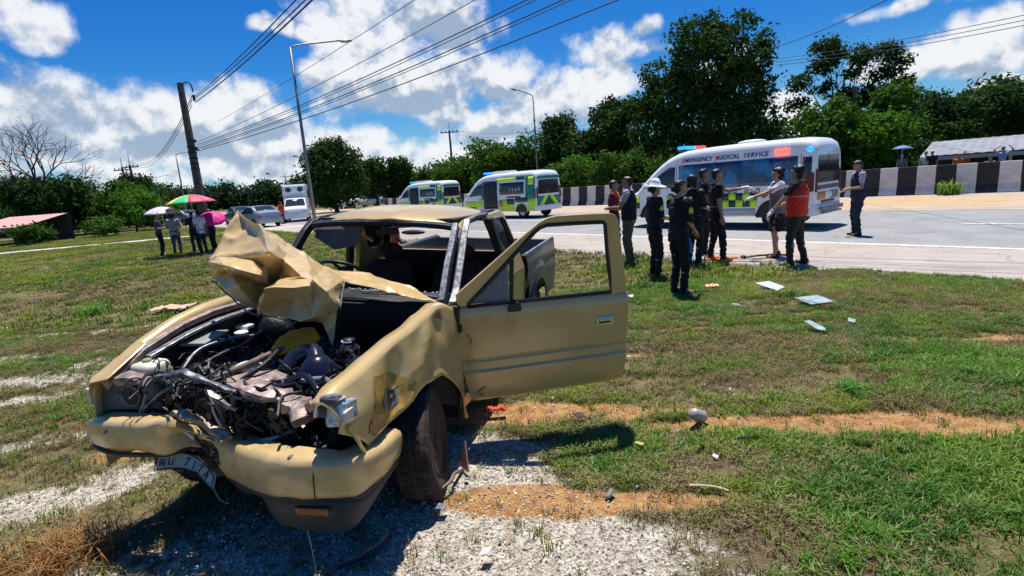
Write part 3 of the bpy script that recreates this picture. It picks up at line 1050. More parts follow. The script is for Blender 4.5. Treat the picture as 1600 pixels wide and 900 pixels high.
# bushes over the barrier between the middle and the first ambulance
for i, u in enumerate([880, 912, 945, 978, 1012]):
    T('roadside_bush', ['leftmost light green bush over the barrier by the middle ambulance', 'second light green bush from the left over the barrier', 'middle light green bush over the barrier', 'fourth light green bush over the barrier', 'light green bush over the barrier at the nose of the first ambulance'][i], u, 40 + (i % 2) * 2, 3.0, rlobes(50 + i, 7, 0, 1.7, 1.7, 1.9), 'bright' if i % 2 else 'mid', 3600, .14, 150 + i, .08, cat_='bush')
# left side
T('broadleaf_tree', 'dense dark spreading tree under the bare tree on the left', 88, 50, 6.2, rlobes(61, 12, 0, 3.2, 5.6, 3.2, 4), 'dark', 17000, .2, 161, .3, bk=barkd)
T('bush_tree', 'leafy brighter tree between the dark spreading tree and the leaning poles', 178, 52, 4.6, rlobes(62, 9, 0, 2.5, 3.4, 2.3), 'mid', 9000, .17, 162, .15)
T('bush_tree', 'bright green bushy tree behind the floral umbrella', 208, 47, 3.2, rlobes(63, 8, 0, 1.8, 2.2, 1.8), 'bright', 5000, .14, 163, .1)
T('forest_tree', 'small round tree at the foot of the leaning poles', 212, 58, 5.6, rlobes(64, 6, 0, 4.2, 1.7, 1.6), 'dark', 4200, .16, 164, .14)
T('forest_tree', 'dark hill-edge tree at the far left picture edge', 0, 62, 5.6, rlobes(65, 9, 0, 3.0, 4.6, 3.0), 'dark', 9000, .22, 165, .2)
T('forest_tree', 'dark tree just outside the left picture edge', -60, 60, 6.0, rlobes(66, 9, 0, 3.2, 5, 3.0), 'mid', 8000, .22, 166, .2)
T('roadside_bush', 'low bush behind the gathered umbrellas', 242, 50, 2.2, rlobes(67, 6, 0, 1.2, 2.4, 1.2), 'mid', 3000, .14, 167, .08, cat_='bush')
T('roadside_bush', 'low green bush at the end of the pinkish roof', 45, 38, 1.4, rlobes(68, 5, 0, .7, 1.4, .7), 'mid', 2000, .12, 168, .06, cat_='bush')
T('roadside_bush', 'low green bush at the edge of the track on the left', 160, 42, 1.6, rlobes(69, 6, 0, .8, 2.0, .8), 'mid', 2600, .12, 169, .06, cat_='bush')
# bare tree
x, y = at(72, 49)
e = empty('bare_tree', (x, y, 0), label='leafless grey tree spreading its thin branches above the dark crown on the left', cat='tree')
g = G(); rr_ = random.Random(5)


def branch(g, p, d, L, r, dep):
    q = p + d * L
    m_ = p.lerp(q, .5) + Vector((rr_.uniform(-1, 1), rr_.uniform(-1, 1), rr_.uniform(-.5, 1))) * L * .07
    g.tube([p, m_, q], [r, r * .82, r * .62], 5 if dep > 1 else 4, cap=False)
    if dep <= 0: return
    for k in range(3 if dep > 1 else 3):
        a = rr_.uniform(0, 2 * pi)
        perp = d.orthogonal().normalized(); perp = Matrix.Rotation(a, 3, d) @ perp
        nd = (d * rr_.uniform(.7, 1.1) + perp * rr_.uniform(.45, .95)); nd.z = nd.z * .75 + .12; nd.normalize()
        st_ = q if k < 2 else p.lerp(q, rr_.uniform(.45, .8))
        branch(g, st_, nd, L * rr_.uniform(.62, .86), r * .58, dep - 1)


for a, h0, L in [(-.2, 3.4, 2.0), (.5, 3.8, 2.2), (-.9, 3.0, 2.0), (.05, 4.2, 2.1), (1.1, 3.2, 1.6), (-1.2, 3.6, 1.6)]:
    branch(g, Vector((a * .5, 0, h0 * .8)), Vector((a * .50, rr_.uniform(-.4, .4), 1)).normalized(), L * 1.22, .12, 4)
g.tube([(0, 0, -.2), (.05, 0, 1.6), (0, 0, 3.4)], [.28, .22, .16], 8)
g.ob('trunk', mat('bare_wood', (.055, .045, .042), .9), e)

# far, uncountable belts of woodland
def belt(name, label, u0, u1, d0, d1, h0, h1, n, size, m, seed, up_=.25):
    rs_ = np.random.RandomState(seed)
    bl = []
    k = 70
    for i in range(k):
        u = u0 + (u1 - u0) * (i + rs_.rand()) / k
        q = (u - u0) / (u1 - u0)
        d = d0 + (d1 - d0) * q
        d = d * (1 + .08 * rs_.rand())
        h = (h0 + (h1 - h0) * q) * (.7 + .5 * rs_.rand())
        x, y = at(u, d)
        rx = abs(u1 - u0) / k / CAM_F * d * 1.4 + h * .25
        bl.append((x, y, h * .5, rx, rx, h * .5))
    v, f = leaves(bl, n, size, seed, .55)
    me = bpy.data.meshes.new(name); me.from_pydata(v.tolist(), [], f.tolist()); me.materials.append(TM[m])
    o = bpy.data.objects.new(name, me); link(o); tag(o, label, kind='stuff')


belt('far_woodland', 'far dark wood closing the view on the left', -200, 260, 105, 150, 8, 9, 26000, .5, 'dark', 201)
belt('distant_woodland', 'distant blue-green treeline behind the road', 230, 520, 190, 150, 8.2, 7.0, 22000, .6, 'blue', 202)
belt('midway_woodland', 'dark wood behind the vans', 470, 1010, 95, 80, 4.2, 6.5, 32000, .36, 'mid', 203)
belt('right_woodland', 'dark wood beyond the barrier on the right', 1000, 1760, 72, 68, 6.5, 9.5, 42000, .34, 'dark', 204)
belt('undergrowth', 'dark undergrowth behind the barrier', 860, 1480, 46, 38, 2.4, 2.6, 22000, .16, 'dark', 205)
belt('left_undergrowth', 'shaded undergrowth below the trees on the left', -100, 250, 54, 60, 2.8, 2.6, 16000, .2, 'dark', 206)

# ------------------------------------------------------------------ poles, lamps, wires
conc = mat('pole_concrete', (.10, .085, .075), .9, var=.3, scale=6, bump=.3)
steel = mat('galvanised_pole', (.22, .225, .235), .5, .6, var=.2, scale=4)
dkm = mat('dark_metal', (.03, .03, .033), .5, .3)
wirem = mat('wire_black', (.02, .02, .022), .6)


def pole_base(u, d):
    x, y = at(u, d); return Vector((x, y, 0))


pb = pole_base(316, 31.0)
e = empty('utility_pole', pb, label='thick dark utility pole rising behind the rainbow umbrella', cat='utility pole')
g = G(); g.rings([[Vector((x * s, y * s, z)) for x, y in ((-1, -1), (1, -1), (1, 1), (-1, 1))] for z, s in ((-.3, .20), (8.4, .12))]); g.ob('pole_shaft', conc, e, bevel=.02)
g = G(); g.tube(cat([(0, 0, 8.1), (.35, -.2, 8.35), (.75, -.35, 8.2), (.8, -.35, 7.8)], 4), .035, 6); g.box((.8, -.35, 7.5), (.1, .1, .3)); g.ob('bracket', dkm, e)
g = G()
for z in (5.0, 4.7, 4.4, 4.1, 3.8, 3.0, 2.2): g.lathe([(.20, -.05), (.24, -.03), (.24, .03), (.20, .05)], (0, 0, z), 'z', 8)
for z in (5.3, 4.9): g.box((.22, -.15, z), (.28, .22, .16))
g.ob('cable_clamps', dkm, e)


def lamp(u, d, H, arm, label, group, side=1):
    p = pole_base(u, d)
    e = empty('street_lamp', p, label=label, cat='street lamp', group=group)
    dv = RN * side
    k = .006 * H
    g = G(); g.tube([(0, 0, 0), (0, 0, H * .5), (0, 0, H)], [.10, .08, .055], 10); g.lathe([(.16, 0), (.16, .35), (.11, .4)], n=10); g.ob('pole_shaft', steel, e, smooth=True)
    a = Vector((0, 0, H)); b2 = dv * arm + Vector((0, 0, H + arm * .22))
    g = G(); g.tube(cat([a - Vector((0, 0, .3)), a + Vector((0, 0, .05)) + dv * .15, a.lerp(b2, .5) + Vector((0, 0, .03)), b2], 5), .042, 8); g.ob('lamp_arm', steel, e, smooth=True)
    hd = b2 + dv * .32
    rz = atan2(dv.y, dv.x)
    g = G(); g.blob((0, 0, 0), (.36, .15, .075), 10, 6, rot=(0, -.15, rz)); q = g.ob('lamp_head', mat('lamp_head_grey', (.20, .21, .22), .4, .5), e, smooth=True); q.location = hd
    g = G(); g.blob((0, 0, -.035), (.22, .11, .06), 8, 5, rot=(0, -.15, rz)); q = g.ob('lamp_glass', mat('lamp_glass', (.6, .58, .45), .2, spec=.6), e, smooth=True); q.location = hd
    return e


LG = 'street lamps along the road'
lamp(487, 28.0, 9.0, 2.6, 'nearest street lamp, its tall pole rising behind the wrecked cab', LG)
lamp(290, 58, 7.2, 2.0, 'street lamp left of the thick utility pole', LG)
lamp(253, 120, 8.5, 2.0, 'farthest left street lamp, small above the trees', LG)
lamp(841, 50, 9.2, 1.9, 'street lamp beyond the barrier, above the middle ambulance', LG, -1)


def tpole(u, d, H, lean, label, arms=1, width=2.0, group='distant utility poles'):
    p = pole_base(u, d)
    e = empty('utility_pole', p, label=label, cat='utility pole', group=group)
    g = G(); g.tube([(0, 0, -.2), (lean, 0, H)], [.2, .12], 8); g.ob('pole_shaft', conc, e)
    g = G()
    for k in range(arms):
        z = H - .25 - k * .9; x = lean * z / H
        g.box((x, 0, z), (width, .12, .12))
        for q in (-.45, -.2, .2, .45): g.lathe([(.05, 0), (.07, .08), (.03, .25)], (x + q * width, 0, z + .06), 'z', 6)
    g.ob('crossarm', conc, e)
    g = G().tube([(lean, 0, H), (lean + .05, 0, H + 1.1)], .03, 5).ob('mast', dkm, e)
    return e


tpole(211, 66, 6.9, -.5, 'left of the twin leaning utility poles above the small round tree')
tpole(221, 64, 7.0, -.3, 'right of the twin leaning utility poles above the small round tree')
tpole(710, 75, 9.3, 0, 'utility pole with a crossarm above the green trees in the middle', width=2.4)
tpole(451, 170, 9, 0, 'tiny distant utility pole left of the near street lamp', width=3)
tpole(1332, 41, 6.8, 0, 'bare utility pole in front of the open-crowned tree', width=.5)


def unp(u, v, d):
    q = cx * ((u - 800) / CAM_F) + cy * ((450 - v) / CAM_F) + fw
    return Vector((0, 0, CAM_H)) + q / q.y * d


def wire(label, a, b2, sag, r=.012, group='power lines'):
    pts = []
    for i in range(25):
        k = i / 24
        p = a.lerp(b2, k); p.z -= sag * 4 * k * (1 - k)
        pts.append(p)
    o = G().tube(pts, r, 5).ob('power_line', wirem); tag(o, label, 'power line', group)
    return o


# bundle from the thick pole over the camera towards the upper right
A5 = unp(303, 228, 31)
for i, (v0, u1, d1, sg, r) in enumerate([(170, 625, 17, .25, .010), (222, 700, 16.5, .4, .011), (226, 762, 16, .5, .016), (229, 775, 16, .5, .012), (232, 812, 15.5, .5, .017), (234, 822, 15.5, .52, .012), (236, 880, 15, .55, .017)]):
    a = unp(308 if i else 340, v0 if i else 190, 31 if i else 40)
    p1 = unp(u1, 0, d1)
    far = a + (p1 - a) * 1.6
    wire(['thin upper line crossing the lamp arm', 'thin line of the cable bundle, uppermost in the middle', 'thick cable of the bundle running to the top edge, left of the pair', 'thinner cable hugging the thick one', 'thick cable in the middle of the right bundle', 'thin cable beside the thick middle one', 'lowest cable of the bundle, rightmost at the top edge'][i], a, far, sg, r)
for i, (v0, u1, d1, r) in enumerate([(150, 448, 15, .016), (153, 462, 15, .016), (160, 472, 14.5, .022)]):
    a = unp(305, v0, 31); p1 = unp(u1, 0, d1)
    wire(['upper line from the head of the thick pole', 'second line from the head of the thick pole', 'thick lowest line from the head of the thick pole'][i], a, a + (p1 - a) * 1.5, .22, r)
for i, dv in enumerate((0, 6, 14)):
    wire(['upper sagging line to the twin leaning poles', 'middle sagging line to the twin leaning poles', 'lower sagging line to the twin leaning poles'][i], unp(300, 150 + dv, 31), unp(218, 256 + dv * .4, 64), 1.0, .02, 'lines to the twin leaning poles')
for i, (v0, v1, u1) in enumerate([(76, 0, 1362), (92, 14, 1600), (97, 22, 1600), (102, 30, 1600)]):
    a = unp(1200 if i == 0 else 1212, v0, 40); b3 = unp(u1, v1, 24 if i else 20)
    wire(['single line rising from the largest tree to the top edge', 'upper of the three lines right of the largest tree', 'middle of the three lines right of the largest tree', 'lower of the three lines right of the largest tree'][i], a, a + (b3 - a) * 1.4, .3, .016)
for i in range(3):
    a = unp(1330, 176 + i * 6, 45); b3 = unp(1600, 106 + i * 9, 26)
    wire(['top', 'middle', 'bottom'][i] + ' one of the thin low lines above the wood on the right', a, a + (b3 - a) * 1.2, .5, .012, 'thin low lines above the right wood')
for i in range(2):
    wire(['upper', 'lower'][i] + ' faint line between the far poles in the middle', unp(715, 205 + i * 6, 75), unp(1190, 120 + i * 10, 40), 1.6, .014, 'faint lines over the middle trees')

# ------------------------------------------------------------------ sheds
roofm = mat('shed_sheet_grey', (.26, .265, .28), .5, .2, var=.15, scale=1.0, dirt=(.14, .12, .11), dirtamt=.3, dscale=1.5)
wallm = mat('shed_wall_dark', (.05, .045, .042), .9)
postm = mat('shed_post', (.35, .35, .36), .7)


def shed(name, label, P0, P1, depth, ze, zr, posts, rm, hole_wall=True, corr=.22):
    P0, P1 = Vector(P0), Vector(P1)
    e = empty(name, P0, label=label, cat='shed')
    dx = (P1 - P0); L = dx.length; dx.normalize(); dn = Vector((-dx.y, dx.x, 0))
    if dn.dot(RN) < 0: dn = -dn
    g = G(); n = int(L / corr)
    rings = []
    v = []; f = []
    for i in range(n + 1):
        s = L * i / n; o_ = .025 * (i % 2)
        v += [dx * s - dn * .5 + Vector((0, 0, ze + o_)), dx * s + dn * depth + Vector((0, 0, zr + o_))]
        if i: f.append((2 * i - 2, 2 * i, 2 * i + 1, 2 * i - 1))
    ob('roof', v, f, rm, e, solid=.03)
    g = G(); g.poly_prism([dx * 0 + dn * depth, dx * L + dn * depth, dx * L + dn * depth + Vector((0, 0, zr - .1)), dn * depth + Vector((0, 0, zr - .1))], dn * .15); g.ob('back_wall', wallm, e)
    g = G(); g.box(dx * (L / 2) - dn * .45 + Vector((0, 0, ze - .16)), (L, .06, .2), rot=(0, 0, atan2(dx.y, dx.x))); g.ob('fascia', postm, e)
    for i in range(posts):
        q = dx * (L * i / (posts - 1)) - dn * .3
        g = G(); g.box(q + Vector((0, 0, ze / 2 - .1)), (.14, .14, ze), rot=(0, 0, atan2(dx.y, dx.x))); g.ob('post', postm, e)
    return e


q = Vector(at(1440, 31) + (0,)); q2 = q + bd * 7.5
shed('roadside_shed', 'low open shed with a grey sheet roof left of the taller one', q, q2, 4.5, 1.55, 2.35, 3, roofm)
q = q2 + bd * .4; q2 = q + bd * 14
shed('roadside_shed', 'taller open shed with a pale grey sheet roof at the right edge', q, q2, 5.0, 1.75, 3.35, 4, roofm)
a = unp(-60, 330, 40); b3 = unp(40, 326, 39)
shed('roadside_shed', 'low shed with a faded pinkish red roof at the left edge', (a.x, a.y, 0), (b3.x, b3.y, 0), 3.0, 1.25, 2.0, 3, mat('roof_pink', (.55, .30, .27), .7, var=.1, scale=2))
# house roof far behind the wreck
x, y = at(577, 92)
e = empty('distant_house', (x, y, 0), label='distant house with a pale gabled roof between the dark trees', cat='house')
G().box((0, 0, 1.2), (5, 4, 2.4)).ob('wall', mat('house_wall', (.25, .27, .3), .8), e)
G().poly_prism([(-3, -2.4, 2.3), (3, -2.4, 2.3), (0, -2.4, 4.0)], (0, 4.8, 0)).ob('roof', mat('house_roof', (.42, .43, .45), .6), e)
G().box((.6, -2.03, 1.3), (1, .08, 1)).ob('window', mat('dark_glass', (.02, .025, .03), .08, spec=.8), e)

# ================================================================== the wrecked pickup
tan = mat('tan_paint', (.57, .40, .165), .25, 0.15, var=.06, scale=3, coat=.5, dirt=(.42, .25, .10), dirtamt=.3, dscale=2.6, bump=.06, bscale=120)
tanf = mat('tan_paint_crumpled', (.63, .44, .20), .24, 0.12, var=.10, scale=6, coat=.2, dirt=(.40, .25, .11), dirtamt=.35, dscale=5, bump=.15, bscale=60)
primer = mat('yellow_primer_scrape', (.42, .25, .05), .6, var=.35, scale=14, dirt=(.12, .08, .05), dirtamt=.3, dscale=9)
rust = mat('rusty_bent_metal', (.17, .12, .10), .7, .3, var=.5, scale=12, dirt=(.30, .22, .18), dirtamt=.5, dscale=8, bump=.4, bscale=40)
pinkm = mat('torn_pinkish_metal', (.27, .20, .18), .55, .35, var=.45, scale=16, dirt=(.10, .07, .06), dirtamt=.35, dscale=14, bump=.5, bscale=30)
greym = mat('scraped_grey_metal', (.20, .20, .22), .45, .6, var=.45, scale=22, dirt=(.05, .05, .05), dirtamt=.35, dscale=16, bump=.3)
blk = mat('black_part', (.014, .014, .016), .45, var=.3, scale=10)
blkm = mat('oily_black_engine', (.012, .0115, .011), .4, .1, var=.6, scale=30, dirt=(.13, .10, .08), dirtamt=.16, dscale=22, bump=.6, bscale=60)
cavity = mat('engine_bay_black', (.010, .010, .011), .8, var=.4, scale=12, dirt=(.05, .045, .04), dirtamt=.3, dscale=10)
rubber = mat('tyre_rubber', (.020, .019, .018), .85, var=.3, scale=10, dirt=(.12, .085, .06), dirtamt=.25, dscale=8, bump=.3)
mudrim = mat('muddy_brown_rim', (.085, .042, .030), .8, .2, var=.55, scale=18, dirt=(.20, .12, .09), dirtamt=.3, dscale=30, bump=.9, bscale=50)
chrome = mat('chrome', (.75, .75, .76), .15, 1.0, var=.1)
glassm = mat('window_glass', (.55, .62, .66), .03, 0, var=0, alpha=.16, spec=1.0)
tintm = mat('dark_glass', (.02, .025, .03), .06, 0, var=.3, spec=.9)
skirtm = mat('grey_plastic_skirt', (.035, .036, .040), .5, var=.25, scale=5, dirt=(.13, .11, .09), dirtamt=.2, dscale=6)
orng = mat('orange_lens', (.30, .065, .02), .2, spec=.8, var=.3, scale=20)
clearl = mat('clear_lens', (.55, .57, .62), .12, .3, var=.5, scale=40, spec=.9)
cream = mat('cream_plastic', (.62, .58, .44), .5, var=.15, scale=6, dirt=(.25, .2, .12), dirtamt=.25)
yellow = mat('yellow_pad', (.95, .30, .005), .8, var=.2, scale=18, dirt=(.3, .15, .03), dirtamt=.2, bump=.4)
shinyb = mat('glossy_black_plastic', (.012, .012, .022), .18, var=.2, spec=.8)
bedm = mat('grey_bed_paint', (.145, .145, .15), .35, .35, var=.12, scale=3, coat=.2, dirt=(.18, .15, .12), dirtamt=.3)
bedin = mat('bed_liner_dark', (.035, .036, .04), .7)
seatm = mat('seat_dark_red', (.055, .018, .016), .9, var=.4, scale=20)
trimm = mat('trim_brown_grey', (.13, .10, .095), .8, var=.2, scale=10)
whitep = mat('white_plastic', (.68, .68, .66), .45, var=.1)

TR = empty('pickup_truck', (-1.369, 3.186, 0.0), label='wrecked tan pickup with crushed front, folded-up hood and one door wide open', cat='pickup truck', rot=(-.061, .011, -1.852))


def side_y(z, base=.80):
    return base if z < .95 else base - (z - .95) / .60 * .165


# --- roof
xs = np.linspace(-1.20, -2.32, 11); ys = np.linspace(-1, 1, 17)
v = []; f = []
for i, x in enumerate(xs):
    k = i / 10
    for j, s in enumerate(ys):
        hw = .66 - .01 * k
        y = s * hw - .03
        fx = x + (.05 * (1 - s * s) if i == 0 else 0) + (-.05 * max(0, -s) if i == 0 else 0)
        z = 1.585 - .075 * abs(s) ** 3.2 + .035 * sin(pi * min(1, k * 1.1)) - (.035 if i == 0 else 0) - (.03 if i == 10 else 0)
        z -= .02 * max(0, s)
        z += .010 * math.exp(-((s - .12) / .10) ** 2) * (1 - k) ** 2 - .008 * math.exp(-((s + .1) / .12) ** 2) * (1 - k)
        z += .006 * noise.noise(Vector((x * 4, y * 4, 0)))
        v.append((fx, y, z))
for i in range(10):
    for j in range(16):
        a = i * 17 + j; f.append((a, a + 1, a + 18, a + 17))
ob('roof', v, f, tan, TR, solid=.02, sub=1, smooth=True)
g = G()
hdr = [Vector((-1.17 - .0 * abs(y), y - .03, 1.515 - .03 * (abs(y) / .66) ** 3 - .012 * max(0, y))) for y in np.linspace(-.63, .63, 11)]
g.tube(hdr, .022, 6); g.ob('windshield_header', blkm, TR)
g = G(); g.tube([p + Vector((-.02, 0, .022)) for p in hdr], .008, 5)
g.ob('windshield_gasket', greym, TR)
# headliner
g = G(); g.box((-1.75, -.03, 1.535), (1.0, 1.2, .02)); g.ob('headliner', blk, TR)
# --- pillars
def bar(name, pts, w1, w2, m, parent=TR, bev=.006, up_=None):
    """flat-section bar through points; w1 across, w2 thick"""
    P_ = [Vector(p) for p in pts]; rings = []
    for i, p in enumerate(P_):
        t_ = (P_[min(i + 1, len(P_) - 1)] - P_[max(i - 1, 0)]).normalized()
        u_ = Vector(up_) if up_ else Vector((0, 1, 0)); s_ = t_.cross(u_).normalized(); u2 = s_.cross(t_)
        rings.append([p + s_ * a * w1 / 2 + u2 * b_ * w2 / 2 for a, b_ in ((-1, -1), (1, -1), (1, 1), (-1, 1))])
    g = G(); g.rings(rings); return g.ob(name, m, parent, bevel=bev)


bar('windshield_pillar', [(-.70, .655, 1.02), (-.92, .62, 1.24), (-1.12, .60, 1.43), (-1.20, .585, 1.50)], .07, .045, greym)
bar('door_frame', [(-.66, .745, 1.03), (-.80, .725, 1.10), (-1.02, .69, 1.30), (-1.20, .655, 1.46), (-1.30, .64, 1.53), (-1.5, .635, 1.545), (-1.80, .63, 1.54)], .022, .05, greym)
bar('door_seal', [(-.69, .725, 1.00), (-.83, .705, 1.08), (-1.04, .67, 1.28), (-1.21, .635, 1.44), (-1.32, .62, 1.51), (-1.80, .61, 1.52)], .022, .05, blk)
bar('windshield_pillar', [(-.68, -.735, 1.00), (-.92, -.71, 1.26), (-1.12, -.70, 1.44), (-1.24, -.69, 1.52)], .065, .05, blk)
bar('pillar_trim', [(-.70, -.765, 1.04), (-.94, -.74, 1.29), (-1.14, -.725, 1.46), (-1.25, -.71, 1.535)], .022, .03, tan)
bar('front_door_post', [(-.64, .76, .30), (-.64, .77, 1.02)], .05, .06, blk)
bar('sill', [(-.62, .77, .33), (-1.80, .77, .33)], .10, .10, tan)
bar('sill', [(-.62, -.79, .33), (-2.5, -.79, .33)], .10, .10, tan)
# --- rear quarter (left) with its small window
def frame(name, outer, inner, m, off, parent=TR, bevel=.006, smooth=False):
    n = len(outer); off = Vector(off)
    O_ = [Vector(p) for p in outer]; I_ = [Vector(p) for p in inner]
    v = O_ + I_ + [p + off for p in O_] + [p + off for p in I_]
    f = []
    for i in range(n):
        j = (i + 1) % n
        f += [(i, j, n + j, n + i), (2 * n + j, 2 * n + i, 3 * n + i, 3 * n + j), (j, i, 2 * n + i, 2 * n + j), (n + i, n + j, 3 * n + j, 3 * n + i)]
    return ob(name, v, f, m, parent, bevel=bevel)


def S_(x, z, b=.80, sgn=1):
    return (x, sgn * side_y(z, b), z)


for sg, lab in ((1, 'left'), (-1, 'right')):
    b_ = .80
    outer = [S_(-1.78, 1.53, b_, sg), S_(-2.24, 1.535, b_, sg), S_(-2.31, 1.49, b_, sg), S_(-2.46, 1.12, b_, sg), S_(-2.50, .95, b_, sg), S_(-1.96, .95, b_, sg), S_(-1.93, 1.15, b_, sg), S_(-1.80, 1.45, b_, sg)]
    inner = [S_(-1.89, 1.475, b_, sg), S_(-2.20, 1.475, b_, sg), S_(-2.25, 1.44, b_, sg), S_(-2.35, 1.22, b_, sg), S_(-2.32, 1.17, b_, sg), S_(-2.10, 1.17, b_, sg), S_(-2.05, 1.21, b_, sg), S_(-1.90, 1.42, b_, sg)]
    frame('quarter_panel', outer, inner, tan, (0, -sg * .05, 0))
    q = ob('quarter_window', [tuple(Vector(p) + Vector((0, -sg * .02, 0))) for p in inner], [tuple(range(8))], tintm, TR, solid=.006)
    g = G(); pts = [Vector(p) + Vector((0, sg * .003, 0)) for p in inner]; g.tube(pts + [pts[0]], .010, 6); g.ob('window_seal', blk, TR)
    g = G(); g.poly_prism([(-1.96, sg * .80, .95), (-2.50, sg * .80, .95), (-2.50, sg * .79, .36), (-1.84, sg * .79, .36), (-1.84, sg * .80, .85)], (0, -sg * .05, 0)); g.ob('lower_side_panel', tan, TR, bevel=.01)
bar('door_post', [(-1.80, .75, .36), (-1.84, .77, .9), (-1.86, .745, 1.15), (-1.80, .655, 1.50)], .07, .07, blk)
# --- closed right door
g = G(); g.poly_prism([(-.68, -.80, .38), (-1.84, -.80, .38), (-1.92, -.80, .98), (-.66, -.80, .98)], (0, .06, 0)); g.ob('right_door_panel', tan, TR, bevel=.012)
bar('right_door_frame', [(-.70, -.775, 1.0), (-.94, -.745, 1.26), (-1.16, -.72, 1.45), (-1.30, -.69, 1.53), (-1.78, -.68, 1.54)], .045, .04, blk)
bar('right_door_post', [(-1.84, -.78, .95), (-1.80, -.68, 1.53)], .09, .04, blk)
bar('vent_divider', [(-1.02, -.775, .98), (-1.10, -.72, 1.38)], .022, .02, blk)
# --- rear wall of the cab with its window
W_ = [(-2.46, -.70, .95), (-2.46, .70, .95), (-2.44, .70, 1.15), (-2.32, .62, 1.50), (-2.32, -.64, 1.50), (-2.44, -.72, 1.15)]
I2 = [(-2.445, -.60, 1.12), (-2.445, .58, 1.12), (-2.42, .60, 1.17), (-2.335, .52, 1.43), (-2.335, -.54, 1.43), (-2.42, -.62, 1.17)]
frame('rear_wall', W_, I2, tan, (.04, 0, 0))
ob('rear_window', I2, [tuple(range(6))], glassm, TR)
g = G(); g.box((-2.49, 0, .62), (.04, 1.54, .70)); g.ob('rear_lower_wall', tan, TR)
frame('rear_dark_panel', [(x + .045, y * .985, z * .99) for x, y, z in W_], [(x + .03, y, z) for x, y, z in I2], blk, (.012, 0, 0))  # black sheet added so the cab's inner rear wall looks shaded
g = G(); g.box((-2.45, 0, .70), (.02, 1.40, .62)); g.ob('rear_dark_panel', blk, TR)  # lower black sheet, added to deepen the cab's shade
# --- interior
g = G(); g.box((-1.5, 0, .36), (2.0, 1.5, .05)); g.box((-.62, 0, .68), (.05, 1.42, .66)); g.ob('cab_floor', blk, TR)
for y in (-.36, .36):
    g = G(); rings = []
    for z, x, w_, d_ in ((.50, -1.58, .25, .10), (.56, -1.64, .26, .11), (.80, -1.74, .25, .10), (1.02, -1.83, .22, .08), (1.10, -1.87, .16, .06)):
        rings.append([(x + a * d_, y + b_ * w_, z) for a, b_ in ((1, -1), (1.25, -.5), (1.25, .5), (1, 1), (-1, 1), (-1, -1))])
    g.rings(rings); s1 = g.ob('seat_back', seatm, TR, bevel=.03)
    g = G(); g.box((-1.38, y, .52), (.50, .50, .14)); g.ob('seat_cushion', seatm, TR, bevel=.04)
    g = G(); g.blob((-1.91, y, 1.19), (.05, .13, .07), 10, 6); g.ob('headrest', seatm, TR, smooth=True)
g = G(); rings = []
for y in np.linspace(-.68, .64, 9):
    b_ = .02 * noise.noise(Vector((y * 3, 0, 5)))
    rings.append([(-.66, y, .80), (-.60, y, 1.0 + b_), (-.78, y, 1.04 + b_), (-.98, y, 1.02 + b_), (-1.02, y, .92), (-.95, y, .72)])
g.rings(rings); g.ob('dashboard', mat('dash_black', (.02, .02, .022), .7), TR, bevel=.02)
swc = Vector((-1.12, -.37, 1.13)); ax = Vector((-.55, 0, .83)).normalized(); u1 = Vector((0, 1, 0)); u2_ = ax.cross(u1)
g = G(); ring = [swc + (u1 * cos(a) + u2_ * sin(a)) * .19 for a in np.linspace(0, 2 * pi, 25)]; g.tube(ring, .014, 8, cap=False); sw = g.ob('steering_wheel', blk, TR, smooth=True)
g = G()
for a in (.3, 2.8, 4.7): g.tube([swc, swc + (u1 * cos(a) + u2_ * sin(a)) * .19], .012, 6)
g.blob(swc, (.05, .06, .04)); g.tube([swc, swc - ax * .3], .03, 8); g.ob('wheel_spokes', blk, sw)
g = G(); g.add([(-1.23, -.64, 1.50), (-1.22, -.20, 1.505), (-1.16, -.27, 1.33), (-1.14, -.45, 1.30), (-1.16, -.63, 1.39)], [(0, 1, 2, 3, 4)]); g.ob('hanging_sun_visor', trimm, TR, solid=.018)
g = G(); g.box((-1.24, -.02, 1.44), (.03, .20, .055), rot=(.08, .2, 0)); m_ = g.ob('inner_mirror', blk, TR, bevel=.01)
g = G(); g.box((-1.30, .05, 1.47), (.02, .30, .018), rot=(.10, 0, .1)); g.ob('thin_pale_bar', mat('pale_strip', (.6, .55, .5), .5), TR)  # thin pale bar just behind the inner mirror
g = G(); g.add([(-.70, -.64, 1.02), (-.66, 0, 1.035), (-.70, .62, 1.0), (-.84, .60, 1.03), (-.82, 0, 1.05), (-.84, -.62, 1.04)], [(0, 1, 4, 5), (1, 2, 3, 4)]); g.ob('cowl_panel', blkm, TR, solid=.02)
g = G(); g.tube([(-.75, .60, 1.045), (-.78, .25, 1.065), (-.76, .0, 1.06)], .008, 5); g.ob('wiper_arm', greym, TR)
# bits of shattered windshield left in the frame
g = G()
for i in range(26):
    y = R.uniform(-.3, .58); g.blob((-.82 + R.uniform(-.02, .02), y, 1.06), (R.uniform(.004, .012), R.uniform(.004, .014), R.uniform(.002, .006)), 5, 3)
tag(g.ob('glass_crumbs', mat('glass_crumb', (.6, .68, .70), .1, spec=.9), TR), kind='stuff')

# --- open door
D0 = Vector((-.66, .82, 0)); DA = radians(68)
Dd = Vector((-cos(DA), sin(DA), 0)); Dn = Vector((sin(DA), cos(DA), 0))   # along the door, outward normal (faces forward)


def DP(s, z, o=0.0):
    return D0 + Dd * s + Dn * o + Vector((0, 0, z))


def dz(zf, s):
    k = (zf - .311) / .70
    return zf + (s - .03) / 1.1 * (.103 * (1 - k) + .058 * k)


